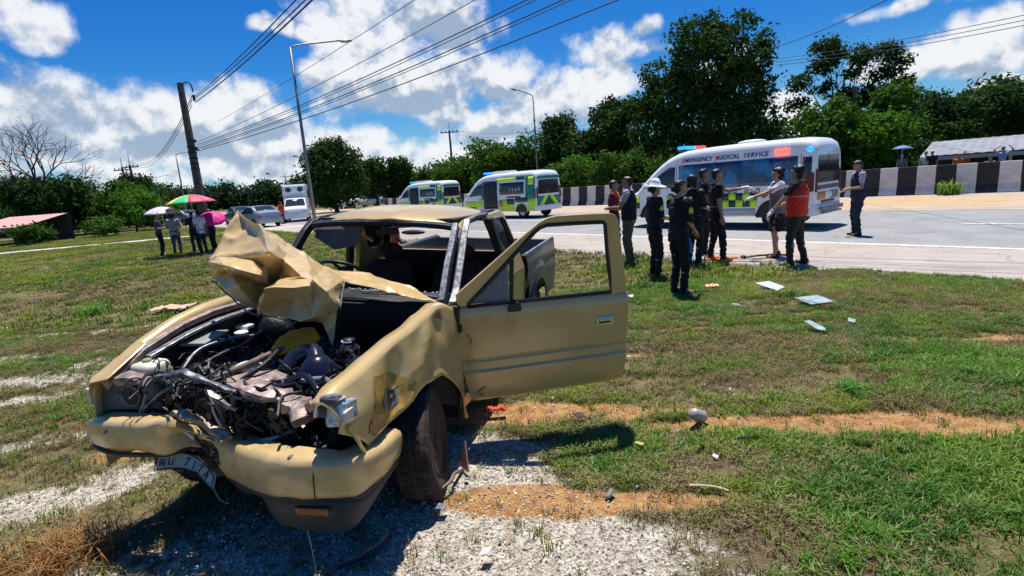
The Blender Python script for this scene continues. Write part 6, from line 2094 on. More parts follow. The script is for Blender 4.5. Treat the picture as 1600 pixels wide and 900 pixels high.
def veh(kind, label, u, d, rz, paint, name=None, group='vehicles halted on the far road'):
    x, y = at(u, d)
    if kind == 's':
        e = car(name or 'parked_car', label, 'car', (x, y, .01), rz, paint, sed, 1.74, (-1.35, 1.32), sg_, group=group)
        screen(e, -.98, 1.02, -.25, 1.40, .70, .58); screen(e, 1.55, 1.14, .95, 1.44, .66, .56, 'rear_window'); lamps(e, -2.14, 2.15, 1.74)
    else:
        e = car(name or 'parked_pickup', label, 'pickup truck', (x, y, .01), rz, paint, pk, 1.80, (-1.55, 1.55), pg_, r=.36, group=group)
        screen(e, -1.36, 1.12, -.70, 1.64, .74, .60); screen(e, .74, 1.14, .58, 1.66, .68, .6, 'rear_window'); lamps(e, -2.54, 2.52, 1.80, .78, .85)
    return e


RZ = atan2(RD.y, RD.x)
veh('s', 'silver car between the pink umbrella and the white box truck, seen from its rear', 400, 39, RZ + .1, silver)
veh('s', 'dark car just beyond the silver car on the road', 372, 47, RZ, dgrey)
veh('p', 'distant white double-cab pickup above the wreck roof, left one', 548, 75, RZ + .2, vwhite)
veh('s', 'distant grey car above the wreck roof, right of the white pickup', 586, 78, RZ + .2, silver)
veh('s', 'pale car glimpsed between the floral and rainbow umbrellas', 283, 56, RZ + .4, silver)
# white truck with a tall box body and oval windows
x, y = at(462, 45)
e = car('box_truck', 'white truck with a tall windowed box body near the foot of the nearest street lamp', 'truck', (x, y, .01), RZ + 2.75, vwhite, [(-2.6, .70), (-2.5, 1.0), (-1.7, 1.15), (-1.5, 1.2), (-.9, 1.80), (-.5, 1.86), (.0, 1.86), (.1, 1.3), (2.6, 1.3), (2.65, .8)], 1.85, (-1.6, 1.6), [[(-1.2, 1.2), (-.75, 1.70), (-.2, 1.72), (-.2, 1.2)]], r=.38)
screen(e, -1.50, 1.22, -.92, 1.76, .76, .66); lamps(e, -2.54, 2.6, 1.85, .85, 1.0)
g = G(); g.box((1.25, 0, 2.05), (2.85, 1.86, 1.75)); g.ob('box_body', vwhite, e, bevel=.06)
g = G(); g.box((-.15, 0, 2.55), (.5, 1.7, .6)); g.ob('box_overhang', vwhite, e, bevel=.08)
for sg in (1, -1):
    for xx in (.35, 1.25, 2.15):
        g = G(); g.poly_prism([(xx + .24 * cos(a), sg * .935, 2.12 + .40 * sin(a)) for a in np.linspace(0, 2 * pi, 17)[:-1]], (0, sg * .012, 0)); g.ob('oval_window', tintm, e)
    g = G(); g.box((1.25, sg * .94, 1.42), (2.8, .012, .10)); g.ob('side_stripe', mat('stripe_mauve', (.28, .18, .25), .5), e)
for y_ in (-.45, .45):
    g = G(); g.poly_prism([(2.682, y_ + .24 * cos(a), 2.12 + .40 * sin(a)) for a in np.linspace(0, 2 * pi, 17)[:-1]], (.012, 0, 0)); g.ob('oval_window', tintm, e)
    g = G(); g.poly_prism([(-.42, y_ + .22 * cos(a), 2.52 + .20 * sin(a)) for a in np.linspace(0, 2 * pi, 17)[:-1]], (-.012, 0, 0)); g.ob('oval_window', tintm, e)
# motorcycle on the shoulder, glimpsed through the wreck's cab
x, y = at(628, 13.2)
e = empty('motorcycle', (x, y, .01), RZ + .3, 'small black motorcycle seen through the wrecked cab, on the road shoulder', 'motorcycle')
for xx in (-.62, .62):
    g = G(); g.tube([Vector((xx + .27 * cos(a), 0, .29 + .27 * sin(a))) for a in np.linspace(0, 2 * pi, 21)], .035, 7, cap=False); w_ = g.ob('wheel', rubber, e, smooth=True)
    g = G(); g.lathe([(.02, -.04), (.05, -.03), (.05, .03), (.02, .04)], (xx, 0, .29), 'y', 10)
    for k in range(6): g.tube([(xx, 0, .29), (xx + .25 * cos(k * pi / 3), 0, .29 + .25 * sin(k * pi / 3))], .006, 4)
    g.ob('spokes', chrome, w_)
g = G(); g.tube(cat([(-.42, 0, .95), (-.36, 0, .70), (-.1, 0, .48), (.3, 0, .45), (.62, 0, .30)], 5), .05, 8); g.blob((.0, 0, .38), (.20, .11, .13), 10, 6); g.ob('frame', blkm, e, smooth=True)
g = G(); g.tube([(-.45, 0, .98), (-.62, 0, .29)], .03, 7); g.ob('front_fork', chrome, e)
g = G(); g.blob((.22, 0, .76), (.40, .12, .06), 10, 6); g.ob('seat', blk, e, smooth=True)
g = G(); g.blob((-.42, 0, .70), (.14, .14, .26), 10, 7); g.ob('leg_shield', mat('fairing_red', (.35, .02, .02), .3, coat=.5), e, smooth=True)
g = G(); g.tube(cat([(-.34, -.33, 1.02), (-.42, -.12, 1.0), (-.46, 0, .98), (-.42, .12, 1.0), (-.34, .33, 1.02)], 4), .015, 6); g.ob('handlebar', chrome, e)
for sg in (-1, 1): 
    g = G(); g.tube([(-.40, sg * .2, 1.0), (-.40, sg * .26, 1.16)], .006, 4); g.blob((-.40, sg * .27, 1.19), (.015, .06, .035), 7, 4); g.ob('mirror', blk, e)
g = G(); g.blob((-.55, 0, .90), (.07, .09, .08), 8, 6); g.ob('headlight', clearl, e, smooth=True)
g = G(); g.tube([(.1, .13, .30), (.75, .16, .38)], .04, 8); g.ob('exhaust', chrome, e, smooth=True)

# ================================================================== people
def capsules(prims, vox, name, material, parent, smooth_it=2, fold=0.0, seed=0):
    """ellipsoid/tapered-limb volume fused into ONE continuous surface (voxel remesh applied)"""
    g = G()
    for p in prims:
        if p[0] == 'b': g.blob(p[1], p[2], 12, 8, rot=p[3] if len(p) > 3 else None)
        elif p[0] == 'l':
            a, b_, r0, r1 = Vector(p[1]), Vector(p[2]), p[3], p[4]
            g.tube([a, a.lerp(b_, .33), a.lerp(b_, .66), b_], [r0, r0 + (r1 - r0) * .33, r0 + (r1 - r0) * .66, r1], 10)
            g.blob(a, r0, 10, 6); g.blob(b_, r1, 10, 6)
        elif p[0] == 't': g.rings(p[1])
    me = bpy.data.meshes.new(name)
    me.from_pydata(g.v, [], g.f)
    o = bpy.data.objects.new(name, me); COL.objects.link(o)
    md = o.modifiers.new('r', 'REMESH'); md.mode = 'VOXEL'; md.voxel_size = vox; md.use_smooth_shade = True
    if smooth_it:
        m2 = o.modifiers.new('s', 'SMOOTH'); m2.factor = .5; m2.iterations = smooth_it
    dg = bpy.context.evaluated_depsgraph_get(); dg.update()
    me2 = bpy.data.meshes.new_from_object(o.evaluated_get(dg))
    bpy.data.objects.remove(o); bpy.data.meshes.remove(me)
    if fold:
        n = len(me2.vertices); co_ = np.empty(n * 3, np.float32); no_ = np.empty(n * 3, np.float32)
        me2.vertices.foreach_get('co', co_); me2.vertices.foreach_get('normal', no_)
        co_ = co_.reshape(-1, 3); no_ = no_.reshape(-1, 3)
        d = np.array([noise.noise(Vector((float(c[0]) * 14 + seed, float(c[1]) * 14, float(c[2]) * 22 + float(c[0]) * 9))) for c in co_])
        co_ += no_ * (d * fold)[:, None]
        me2.vertices.foreach_set('co', co_.ravel()); me2.update()
    me2.materials.clear(); me2.materials.append(material)
    me2.polygons.foreach_set('use_smooth', [True] * len(me2.polygons))
    q = bpy.data.objects.new(name, me2); COL.objects.link(q)
    if parent: q.parent = parent
    return q


def ik(a, t, l1, l2, bend):
    a, t, bend = Vector(a), Vector(t), Vector(bend)
    d = t - a; L = min(d.length, (l1 + l2) * .995); d.normalize(); t = a + d * L
    k = (l1 * l1 - l2 * l2 + L * L) / (2 * L); h = sqrt(max(0, l1 * l1 - k * k))
    n = bend - d * bend.dot(d)
    n = n.normalized() if n.length > 1e-4 else Vector((0, 0, 1))
    return a + d * k + n * h, t


skin = mat('skin_tan', (.42, .24, .15), .55, var=.06, scale=4)
skind = mat('skin_brown', (.27, .145, .09), .55, var=.06, scale=4)
hairm = mat('hair_black', (.010, .008, .008), .5, var=.3, scale=30)
CL = {'black': mat('cloth_black', (.012, .012, .014), .9, var=.4, scale=6), 'navy': mat('cloth_navy', (.012, .014, .035), .85, var=.3, scale=6), 'darkblue': mat('cloth_dark_blue', (.02, .03, .075), .85, var=.3, scale=6),
      'khaki': mat('cloth_olive_grey', (.085, .075, .055), .9, var=.2, scale=6), 'white': mat('cloth_white', (.62, .64, .70), .85, var=.1, scale=6), 'grey': mat('cloth_grey', (.16, .16, .19), .9, var=.2, scale=6), 'lilac': mat('cloth_pale_lilac', (.34, .33, .42), .9, var=.15, scale=6),
      'red': mat('cloth_bright_red', (.72, .035, .012), .75, var=.08, scale=6), 'orange': mat('cloth_orange', (.80, .20, .03), .8, var=.1, scale=6), 'maroon': mat('cloth_maroon', (.12, .012, .022), .85, var=.3, scale=6), 'dark': mat('cloth_charcoal', (.03, .028, .026), .9, var=.3, scale=6),
      'monk': mat('cloth_saffron', (.50, .13, .02), .85, var=.2, scale=6), 'glove': mat('latex_glove_white', (.60, .62, .64), .5, var=.05), 'shoe': mat('shoe_black', (.012, .011, .011), .5), 'oshoe': mat('boot_cover_orange', (.80, .20, .02), .5), 'blue': mat('cloth_sky_blue', (.22, .30, .55), .85, var=.1), 'slate': mat('cloth_slate', (.07, .075, .11), .85, var=.2)}
EYE = mat('eye_dark', (.01, .008, .007), .2)


def person(label, pos, face, H=1.68, shirt='black', pants='black', skinm=skin, arms=None, sleeve=.45, stance=.11, step=(0, 0), hair='short', gloves=False, shoes='shoe', long_pants=1.0,
           vest=None, fat=1.0, vox=.014, group=None, head_yaw=0.0, head_pitch=0.0, lean=0.0, collar=None, seat=False, armtop=False, skirt=False, hand_detail=True, z0=0.0):
    """local frame: +X is where the chest faces, +Y the person's left, metres for a 1.70 m figure"""
    e = empty('person', (pos[0], pos[1], z0), face, label, 'person', group)
    s = H / 1.70
    e.scale = (s, s, s)
    f = fat
    hipz, shz = .90, 1.40
    lx = lean
    pel = Vector((0, 0, hipz)); chest = Vector((lx * .6, 0, 1.22)); neck = Vector((lx, 0, 1.44)); head = Vector((lx + .015 + head_pitch * .06, 0, 1.585 - abs(head_pitch) * .03))
    P_ = []
    def ring(c, rx, ry, n=14): return [Vector((c[0] + rx * cos(2 * pi * k / n), c[1] + ry * sin(2 * pi * k / n), c[2])) for k in range(n)]
    torso = [((0, 0, .84), .085, .13), ((0, 0, .90), .105 * f, .155 * f), ((0, 0, .97), .100 * f, .145 * f), ((lx * .25, 0, 1.06), .095 * f, .130 * f), ((lx * .5, 0, 1.16), .105 * f, .145 * f), ((lx * .7, 0, 1.27), .110 * f, .165), ((lx * .9, 0, 1.36), .095, .165), ((lx, 0, 1.42), .060, .095), ((lx, 0, 1.45), .045, .055)]
    P_.append(('t', [ring(*t_) for t_ in torso]))
    P_.append(('l', (lx, 0, 1.40), (lx + .008, 0, 1.52), .055, .050))
    # head with face
    Rm = Euler((0, head_pitch, head_yaw)).to_matrix()
    def hp(x, y, z): return tuple(head + Rm @ Vector((x, y, z)))
    P_ += [('b', hp(-.005, 0, .025), (.094, .075, .100)), ('b', hp(.030, 0, -.045), (.062, .055, .070)), ('b', hp(.060, 0, -.085), (.030, .030, .025)), ('b', hp(.088, 0, -.010), (.020, .013, .024)), ('b', hp(.074, 0, .030), (.022, .045, .012)),
           ('b', hp(.070, 0, -.052), (.022, .026, .012)), ('b', hp(-.005, .076, -.005), (.022, .010, .032)), ('b', hp(-.005, -.076, -.005), (.022, .010, .032))]
    # legs
    ft = []
    for i, sg in enumerate((1, -1)):
        hip = Vector((0, sg * .085, .88))
        a = Vector((step[i], sg * stance, .075))
        kn, an = ik(hip, a, .41, .402, (1, sg * .1, 0))
        ft.append((hip, kn, an))
        P_ += [('l', hip, kn, .085 * f, .055), ('l', kn, an, .052, .036), ('b', tuple(kn.lerp(an, .3) + Vector((-.02, 0, 0))), (.05, .048, .09)), ('l', an, an + Vector((.13, sg * .03, -.045)), .035, .028), ('b', tuple(an + Vector((-.03, 0, -.035))), (.035, .03, .03))]
    # arms
    hands = []
    arms = arms or [None, None]
    for i, sg in enumerate((1, -1)):
        sh = Vector((lx * .9, sg * .185, 1.385))
        tgt = arms[i] or (.06 + lx, sg * .26, .82)
        if len(tgt) == 2: tgt, bend = tgt
        else: bend = (-.6, sg * .5, -.6)
        el, wr = ik(sh, tgt, .285, .255, bend)
        dv = (wr - el).normalized()
        side = dv.cross(Vector((0, 0, 1)));
        if side.length < .2: side = Vector((1, 0, 0)) - dv * dv.x
        side.normalize()
        nrm = dv.cross(side).normalized()
        P_ += [('b', tuple(sh), (.062, .058, .062)), ('l', sh, el, .050 * (f * .5 + .5), .038), ('l', el, wr, .038, .026)]
        palm = wr + dv * .045
        P_ += [('l', wr, wr + dv * .075, .026, .030), ('l', palm + side * .018, palm + side * .02 + dv * .035, .020, .016), ('l', palm - side * .018, palm - side * .02 + dv * .035, .020, .016)]
        if hand_detail:
            for k, (o_, L_) in enumerate(((-.030, .060), (-.010, .072), (.011, .068), (.030, .052))):
                b0 = wr + dv * .082 + side * o_; b1 = b0 + dv * L_ * .55 + nrm * .006 + side * o_ * .12; b2 = b1 + dv * L_ * .42 + nrm * (.016 + .004 * k)
                P_ += [('l', b0, b1, .0095, .0088), ('l', b1, b2, .0088, .0078)]
            th = wr + dv * .03 - side * .024; t2 = th + dv * .032 - side * .026; t3 = t2 + dv * .028 - side * .006 + nrm * .008
            P_ += [('l', th, t2, .012, .0105), ('l', t2, t3, .0105, .009)]
        hands.append((sh, el, wr, dv, side, nrm))
    body = capsules(P_, vox * .62 if hand_detail else vox, 'body', skinm, e, 1)
    # eyes and mouth
    g = G()
    for sg in (1, -1): g.blob(hp(.088, sg * .030, .012), (.008, .013, .007), 6, 4); g.blob(hp(.090, sg * .031, .034), (.006, .018, .004), 6, 4)
    g.ob('eyes', EYE, body)
    g = G(); g.blob(hp(.090, 0, -.053), (.006, .020, .004), 8, 4); g.ob('mouth', mat('lips', (.16, .05, .045), .5), body)
    # clothes
    sm, pm = CL[shirt], CL[pants]
    T_ = []
    ext = .018
    tor = [((0, 0, .80 if not vest else .84), .125 * f, .175 * f), ((0, 0, .90), .122 * f, .172 * f), ((0, 0, .98), .115 * f, .160 * f), ((lx * .25, 0, 1.07), .112 * f, .150 * f), ((lx * .5, 0, 1.17), .122 * f, .163 * f), ((lx * .7, 0, 1.28), .127 * f, .182), ((lx * .9, 0, 1.37), .108, .180), ((lx, 0, 1.425), .070, .105), ((lx, 0, 1.45), .060, .068)]
    if vest: tor = [(c_, a_ * .92, b_ * .93) for c_, a_, b_ in tor]
    T_.append(('t', [ring(*t_) for t_ in tor]))
    for i, (sh, el, wr, dv, side, nrm) in enumerate(hands):
        T_.append(('b', tuple(sh), (.076, .070, .074)))
        if sleeve <= 1: T_.append(('l', sh, sh.lerp(el, max(.05, sleeve * 1.0)), .068, .058))
        else: T_ += [('l', sh, el, .064, .050), ('l', el, el.lerp(wr, sleeve - 1), .048, .036)]
    capsules(T_, vox, 'shirt', sm, e, 2, .020, len(label))
    if vest:
        vt = [((0, 0, .86), .140 * f, .188 * f), ((0, 0, .98), .136 * f, .182 * f), ((lx * .5, 0, 1.17), .142 * f, .186 * f), ((lx * .7, 0, 1.29), .146 * f, .192), ((lx * .9, 0, 1.37), .125, .160), ((lx, 0, 1.43), .085, .11)]
        capsules([('t', [ring(*t_) for t_ in vt])], vox, 'vest', CL[vest], e, 2, .010)
    L_ = [('t', [ring((0, 0, .80), .110 * f, .165 * f), ring((0, 0, .88), .118 * f, .166 * f), ring((0, 0, .96), .110 * f, .154 * f), ring((0, 0, .985), .104 * f, .148 * f)])]
    if skirt:
        L_.append(('t', [ring((0, 0, .52), .16, .19), ring((0, 0, .70), .14, .18), ring((0, 0, .90), .11, .16)]))
    else:
        for hip, kn, an in ft:
            L_.append(('l', hip, kn, .098 * f, .072))
            if long_pants > .5: L_.append(('l', kn, an + Vector((0, 0, .01)), .070, .056))
            else: L_[-1] = ('l', hip, hip.lerp(kn, .85), .098 * f, .085)
    capsules(L_, vox, 'trousers' if not skirt else 'skirt', pm, e, 2, .020, 3)
    for hip, kn, an in ft:
        g = G(); g.blob(an + Vector((.045, 0, -.040)), (.130, .047, .036), 10, 6); g.blob(an + Vector((-.02, 0, -.01)), (.052, .045, .055), 8, 6)
        g.v = [(p[0], p[1], max(p[2], .002)) for p in g.v]
        g.ob('shoe', CL[shoes], e, smooth=True)
    g = G(); g.tube(ring((0, 0, .965), .118 * f, .160 * f) + [ring((0, 0, .965), .118 * f, .160 * f)[0]], .016, 5); g.ob('belt', blk, e)
    if gloves:
        for i, (sh, el, wr, dv, side, nrm) in enumerate(hands):
            if gloves != True and i not in gloves: continue
            Q = [('l', wr - dv * .02, wr + dv * .075, .032, .034), ('l', wr + dv * .07 + side * .018, wr + dv * .09 + side * .02, .020, .018)]
            for k, (o_, L2_) in enumerate(((-.030, .060), (-.010, .072), (.011, .068), (.030, .052))):
                b0 = wr + dv * .082 + side * o_; b1 = b0 + dv * L2_ * .55 + nrm * .006 + side * o_ * .12; b2 = b1 + dv * L2_ * .42 + nrm * (.016 + .004 * k)
                Q += [('l', b0, b1, .0125, .0118), ('l', b1, b2, .0118, .0105)]
            th = wr + dv * .03 - side * .024; t2 = th + dv * .032 - side * .026; t3 = t2 + dv * .028 - side * .006 + nrm * .008
            Q += [('l', th, t2, .0145, .013), ('l', t2, t3, .013, .0115)]
            capsules(Q, .0075, 'glove', CL['glove'], e, 1)
    # hair
    Hh = [('b', hp(-.026, 0, .046), (.088, .078, .078)), ('b', hp(-.052, 0, .0), (.052, .071, .080)), ('b', hp(.02, 0, .080), (.066, .064, .040))]
    if hair == 'bun': Hh += [('b', hp(-.115, 0, .00), (.04, .04, .045))]
    if hair == 'pony': Hh += [('b', hp(-.115, 0, .02), (.04, .04, .045)), ('l', Vector(hp(-.13, 0, .0)), Vector(hp(-.12, 0, -.20)), .035, .014)]
    if hair == 'big': Hh += [('b', hp(-.045, 0, .035), (.108, .108, .112)), ('b', hp(-.05, .07, -.05), (.06, .05, .07)), ('b', hp(-.05, -.07, -.05), (.06, .05, .07))]
    hr = capsules(Hh, .012, 'hair', hairm, e, 1, .008, 7)
    # keep the face free of hair: pull the hair cap off the brow
    e['_hands'] = 0
    del e['_hands']
    return e, dict(hands=hands, head=head, hp=hp, ring=ring, f=f, lx=lx)


def W2(u, v_):
    """point on the ground plane under a view position"""
    q = cx * ((u - 800) / CAM_F) + cy * ((450 - v_) / CAM_F) + fw
    k = -CAM_H / q.z
    return (q.x * k, q.y * k)


def patch_blob(e, name, c_, r_, m, rot=None):
    g = G(); g.blob(c_, r_, 10, 6, rot=rot); return g.ob(name, m, e, smooth=True)


# yaw such that the chest faces screen-right = about 0, camera = -pi/2, screen-left = pi, away = pi/2
yel = mat('badge_yellow', (.72, .62, .04), .6)
p, I = person('person in black with a white sun hat and yellow sleeve badge', W2(1024, 434), .15, 1.60, 'black', 'black', arms=[(.24, .10, 1.08), (.26, -.08, 1.05)], sleeve=.9, hair='bun', head_yaw=.2, lean=.02, group='people by the first ambulance')
hc = I['hp'](0, 0, .075)
g = G(); g.lathe([(.001, .11), (.07, .10), (.095, .05), (.10, .0), (.17, -.025), (.20, -.04), (.195, -.046), (.10, -.012)], hc, n=20); g.v = [tuple(Vector(q) + Vector((0, 0, .018 * sin(atan2(q[1], q[0]) * 2)))) for q in g.v]; g.ob('sun_hat', CL['white'], p, smooth=True)
patch_blob(p, 'sleeve_badge', tuple(I['hands'][1][0].lerp(I['hands'][1][1], .45) + Vector((.0, -.058, 0))), (.040, .014, .050), yel)
p, I = person('nearest person in black with tied-back hair, holding a blue bag', W2(1061, 459), .35, 1.63, 'black', 'black', arms=[(.20, .14, .80), (.20, -.12, .95)], sleeve=.9, hair='bun', head_yaw=-.1, lean=.03, fat=1.05, group='people by the first ambulance')
patch_blob(p, 'sleeve_badge', tuple(I['hands'][1][0].lerp(I['hands'][1][1], .45) + Vector((.0, -.058, 0))), (.042, .014, .055), yel)
g = G(); g.tube([I['hands'][1][0] + Vector((-.06, .0, .055)), I['hands'][1][0] + Vector((.06, .0, .05))], .018, 6); g.ob('shoulder_strap', mat('strap_white', (.6, .58, .5), .7), p)
bx, by = W2(1061, 459)
bagp = Vector((bx, by, 0)) + Euler((0, 0, .35)).to_matrix() @ (I['hands'][0][2] * (1.63 / 1.7)) + Vector((.07, -.03, -.14))
g = G(); g.rings([[Vector((cos(a) * r_, sin(a) * r_ * .6, z)) + noise.noise_vector(Vector((cos(a), sin(a), z * 9))) * .02 for a in np.linspace(0, 2 * pi, 11)[:-1]] for z, r_ in ((-.14, .045), (-.10, .085), (-.02, .080), (.05, .045), (.10, .02))])
o = g.ob('plastic_bag', mat('bag_blue', (.02, .16, .55), .4, var=.2, scale=8), smooth=True); o.location = bagp; tag(o, 'blue plastic bag held by the person with tied-back hair', 'bag')
p, I = person('person with dark bobbed hair just behind the one with the blue bag', W2(1084, 415), .5, 1.66, 'black', 'black', arms=[(.28, .12, 1.10), (.30, -.05, 1.08)], sleeve=.9, hair='big', gloves=True, group='people by the first ambulance')
p, I = person('tall person in a dark uniform standing behind the pointing man', W2(1099, 396), -.2, 1.76, 'black', 'black', skind, arms=[(.25, .15, 1.1), (.20, -.24, .90)], sleeve=.6, group='people by the first ambulance')
p, I = person('man in a black uniform pointing to the right with a gloved hand, orange boot covers', W2(1118, 408), -.12, 1.74, 'black', 'black', arms=[((.52, .10, 1.32), (0, .4, -1)), (.05, -.26, .84)], sleeve=.62, stance=.17, step=(-.06, .10), gloves=(0,), shoes='oshoe', head_yaw=.1, lean=.01, group='people by the first ambulance')
for z in (1.30,): patch_blob(p, 'chest_badge', (.118, -.07, z), (.014, .030, .036), mat('badge_white', (.5, .5, .48), .6))
g = G(); g.tube(I['ring']((0, 0, 1.03), .125, .168)[8:14] + I['ring']((0, 0, 1.03), .125, .168)[0:5], .009, 5); g.ob('back_print', mat('print_grey', (.22, .22, .2), .7), p)
p, I = person('woman in grey vest and white sleeves stretching both gloved arms to the left', W2(1213, 402), 2.95, 1.68, 'white', 'black', arms=[((.50, .14, 1.18), (0, .2, -1)), ((.40, -.20, 1.30), (0, -.2, -1))], sleeve=.55, hair='big', gloves=True, long_pants=0, skirt=True, step=(.05, -.04), head_yaw=.2, vest='grey', group='people by the first ambulance')
p, I = person('man in a bright red vest with a white glove, back to the camera', W2(1243, 414), 2.35, 1.70, 'black', 'dark', arms=[((.34, .42, .88), (-.3, .6, -.3)), (.28, -.20, 1.05)], sleeve=.62, gloves=(0,), fat=1.22, stance=.14, step=(.05, -.10), hair='big', head_yaw=.25, vest='red', group='people by the first ambulance')
f_ = 1.22
g = G(); q = I['ring']((0, 0, 1.20), .148 * f_, .182 * f_); g.tube(q + [q[0]], .012, 5); g.ob('reflective_strip', mat('strip_pale', (.62, .28, .22), .6), p)
p, I = person('man in navy vest with pale blue sleeves, alone behind the ambulance rear', W2(1338, 368), 2.9, 1.70, 'lilac', 'navy', skind, arms=[(.24, .10, 1.08), (.22, -.16, 1.05)], sleeve=.55, fat=1.12, hair='short', head_pitch=.3, vest='navy', group='people by the first ambulance')
p, I = person('man in black vest and olive trousers just behind the open wreck door', W2(985, 411), 2.7, 1.72, 'lilac', 'khaki', skind, arms=[(.34, .10, 1.12), (.34, -.10, 1.10)], sleeve=.55, fat=1.1, hair='short', vest='black', group='people by the first ambulance')
p, I = person('person in a maroon shirt with orange life-vest collar behind the wreck door', W2(962, 404), -.3, 1.66, 'maroon', 'dark', arms=[(.26, .12, 1.12), (.26, -.12, 1.08)], sleeve=.6, hair='short', group='people by the first ambulance')
g = G(); g.tube([(.10, .09, 1.12), (.125, .08, 1.28), (.07, .085, 1.42), (-.03, .06, 1.46), (-.03, -.06, 1.46), (.07, -.085, 1.42), (.125, -.08, 1.28), (.10, -.09, 1.12)], .035, 7); g.ob('life_vest_collar', CL['orange'], p, smooth=True)
# left group under umbrellas
PG = 'people sheltering under umbrellas on the left'
person('leftmost person in grey blouse and black trousers under the floral umbrella', W2(255, 399), .4, 1.60, 'slate', 'black', arms=[((.20, .02, 1.22), (0, .5, -1)), (.22, -.10, 1.1)], sleeve=.6, vox=.018, hand_detail=False, group=PG)
person('person in a pale shirt and grey trousers, second from the left under the floral umbrella', W2(279, 397), 1.9, 1.60, 'lilac', 'slate', arms=[(.20, .10, 1.1), (.2, -.14, 1.0)], sleeve=.6, fat=1.1, vox=.018, hand_detail=False, hair='big', group=PG)
person('person in dark blue under the rainbow umbrella, left of the white shirt', W2(309, 394), 2.5, 1.62, 'darkblue', 'navy', arms=[((.18, .05, 1.25), (0, .5, -1)), (.2, -.14, 1.0)], sleeve=.8, vox=.018, hand_detail=False, hair='short', group=PG)
person('person in a white shirt and navy trousers under the rainbow umbrella', W2(320, 396), 2.7, 1.60, 'white', 'navy', arms=[(.22, .08, 1.12), (.2, -.10, 1.06)], sleeve=.5, vox=.018, hand_detail=False, hair='bun', group=PG)
person('person dressed in black in front of the pink umbrella', W2(337, 391), -2.2, 1.62, 'black', 'black', arms=[((.12, .14, 1.2), (0, .5, -1)), (.1, -.2, .9)], sleeve=.8, vox=.018, hand_detail=False, hair='short', group=PG)


def umbrella(label, u, v_, d, rad, cols, tilt=(0, 0, 0), drop=.30, Lh=.95, n=8):
    c = unp(u, v_, d)
    e = empty('umbrella', c, 0, label, 'umbrella', 'open umbrellas', rot=tilt)
    for i in range(n):
        a0, a1 = 2 * pi * i / n, 2 * pi * (i + 1) / n
        v = []; f = []
        NR, NA = 6, 4
        for r_ in range(NR + 1):
            k = r_ / NR
            for q in range(NA + 1):
                a = a0 + (a1 - a0) * q / NA
                sc_ = 1 - .06 * sin(q / NA * pi) * k
                v.append((cos(a) * rad * k * sc_, sin(a) * rad * k * sc_, -drop * k ** 1.8))
        for r_ in range(NR):
            for q in range(NA):
                b_ = r_ * (NA + 1) + q; f.append((b_, b_ + NA + 1, b_ + NA + 2, b_ + 1))
        ob('canopy_panel', v, f, cols[i % len(cols)], e, solid=.003, smooth=True)
        g = G(); g.tube([(cos(a0) * rad * k, sin(a0) * rad * k, -drop * k ** 1.8 - .008) for k in np.linspace(.05, 1, 6)], .004, 4); g.ob('rib', chrome, e)
    g = G(); g.tube([(0, 0, .06), (0, 0, -Lh)], .007, 6); s = g.ob('shaft', chrome, e)
    g = G(); g.tube(cat([(0, 0, -Lh), (0, 0, -Lh - .08), (.03, 0, -Lh - .11), (.055, 0, -Lh - .08)], 4), .012, 6); g.ob('handle', blk, s)
    return e


def um(name, c):
    m = mat(name, c, .6, var=.03)
    b_ = m.node_tree.nodes['Principled BSDF']; b_.inputs['Subsurface Weight'].default_value = 0
    return m


flor = mat('umbrella_floral', (.62, .56, .62), .6, var=.12, scale=4, dirt=(.16, .12, .22), dirtamt=.35, dscale=9)
umbrella('white floral umbrella over the two leftmost people', 251, 323, 20.3, .62, [flor], (.06, .02, .2), .24)
umbrella('rainbow umbrella, largest and highest of the group', 296, 304, 20.4, .84, [um('u_blue', (.05, .12, .50)), um('u_lilac', (.22, .10, .42)), um('u_teal', (.02, .42, .30)), um('u_yellow', (.75, .60, .06)), um('u_yellow2', (.72, .62, .10)), um('u_green', (.04, .48, .16)), um('u_red', (.72, .05, .07)), um('u_pink', (.70, .10, .18))], (.02, -.02, .4), .30)
umbrella('bright pink umbrella tilted behind the person in black', 331, 334, 21.0, .50, [um('u_magenta', (.72, .015, .24))], (.55, .15, .3), .22, .7)
# people beyond the barrier
BG = 'people watching from beyond the barrier'
def beyond(label, u, v_, d, **k):
    x, y = at(u, d)
    h = unp(u, v_, d).z
    return person(label, (x, y), k.pop('face', -1.9), 1.65, vox=.02, hand_detail=False, group=BG, z0=h - 1.66, **k)


beyond('person under the blue umbrella beyond the barrier', 1410, 240, 30, shirt='grey', pants='dark', sleeve=.6)
umbrella('blue umbrella beyond the barrier, by the low grey shed', 1411, 227, 29.8, .52, [um('u_steel_blue', (.10, .16, .38))], (0, .05, 0), .2)
beyond('person in a white top at the left post of the grey shed, beyond the barrier', 1447, 236, 30, shirt='white', pants='dark', sleeve=.6)
p, I = beyond('person in a dark shirt and yellow cap beyond the barrier', 1457, 235, 29, shirt='black', pants='dark', sleeve=.6)
patch_blob(p, 'cap', I['hp'](.0, 0, .075), (.105, .095, .06), mat('cap_yellow', (.7, .65, .2), .7))
beyond('monk in saffron robes, left of two, beyond the barrier', 1499, 240, 29, shirt='monk', pants='monk', sleeve=.9, hair='short')
beyond('taller monk in orange-brown robes, right of two, beyond the barrier', 1508, 236, 29.5, shirt='monk', pants='monk', skinm=skind, sleeve=.9)
beyond('person in pale blue with both arms over the head, beyond the barrier', 1568, 229, 27, shirt='blue', pants='dark', sleeve=.5, arms=[((.10, .22, 1.72), (0, 1, .2)), ((.10, -.22, 1.72), (0, -1, .2))])
beyond('person with a grey cap beyond the barrier at the taller shed', 1549, 243, 27, shirt='grey', pants='dark', sleeve=.6)
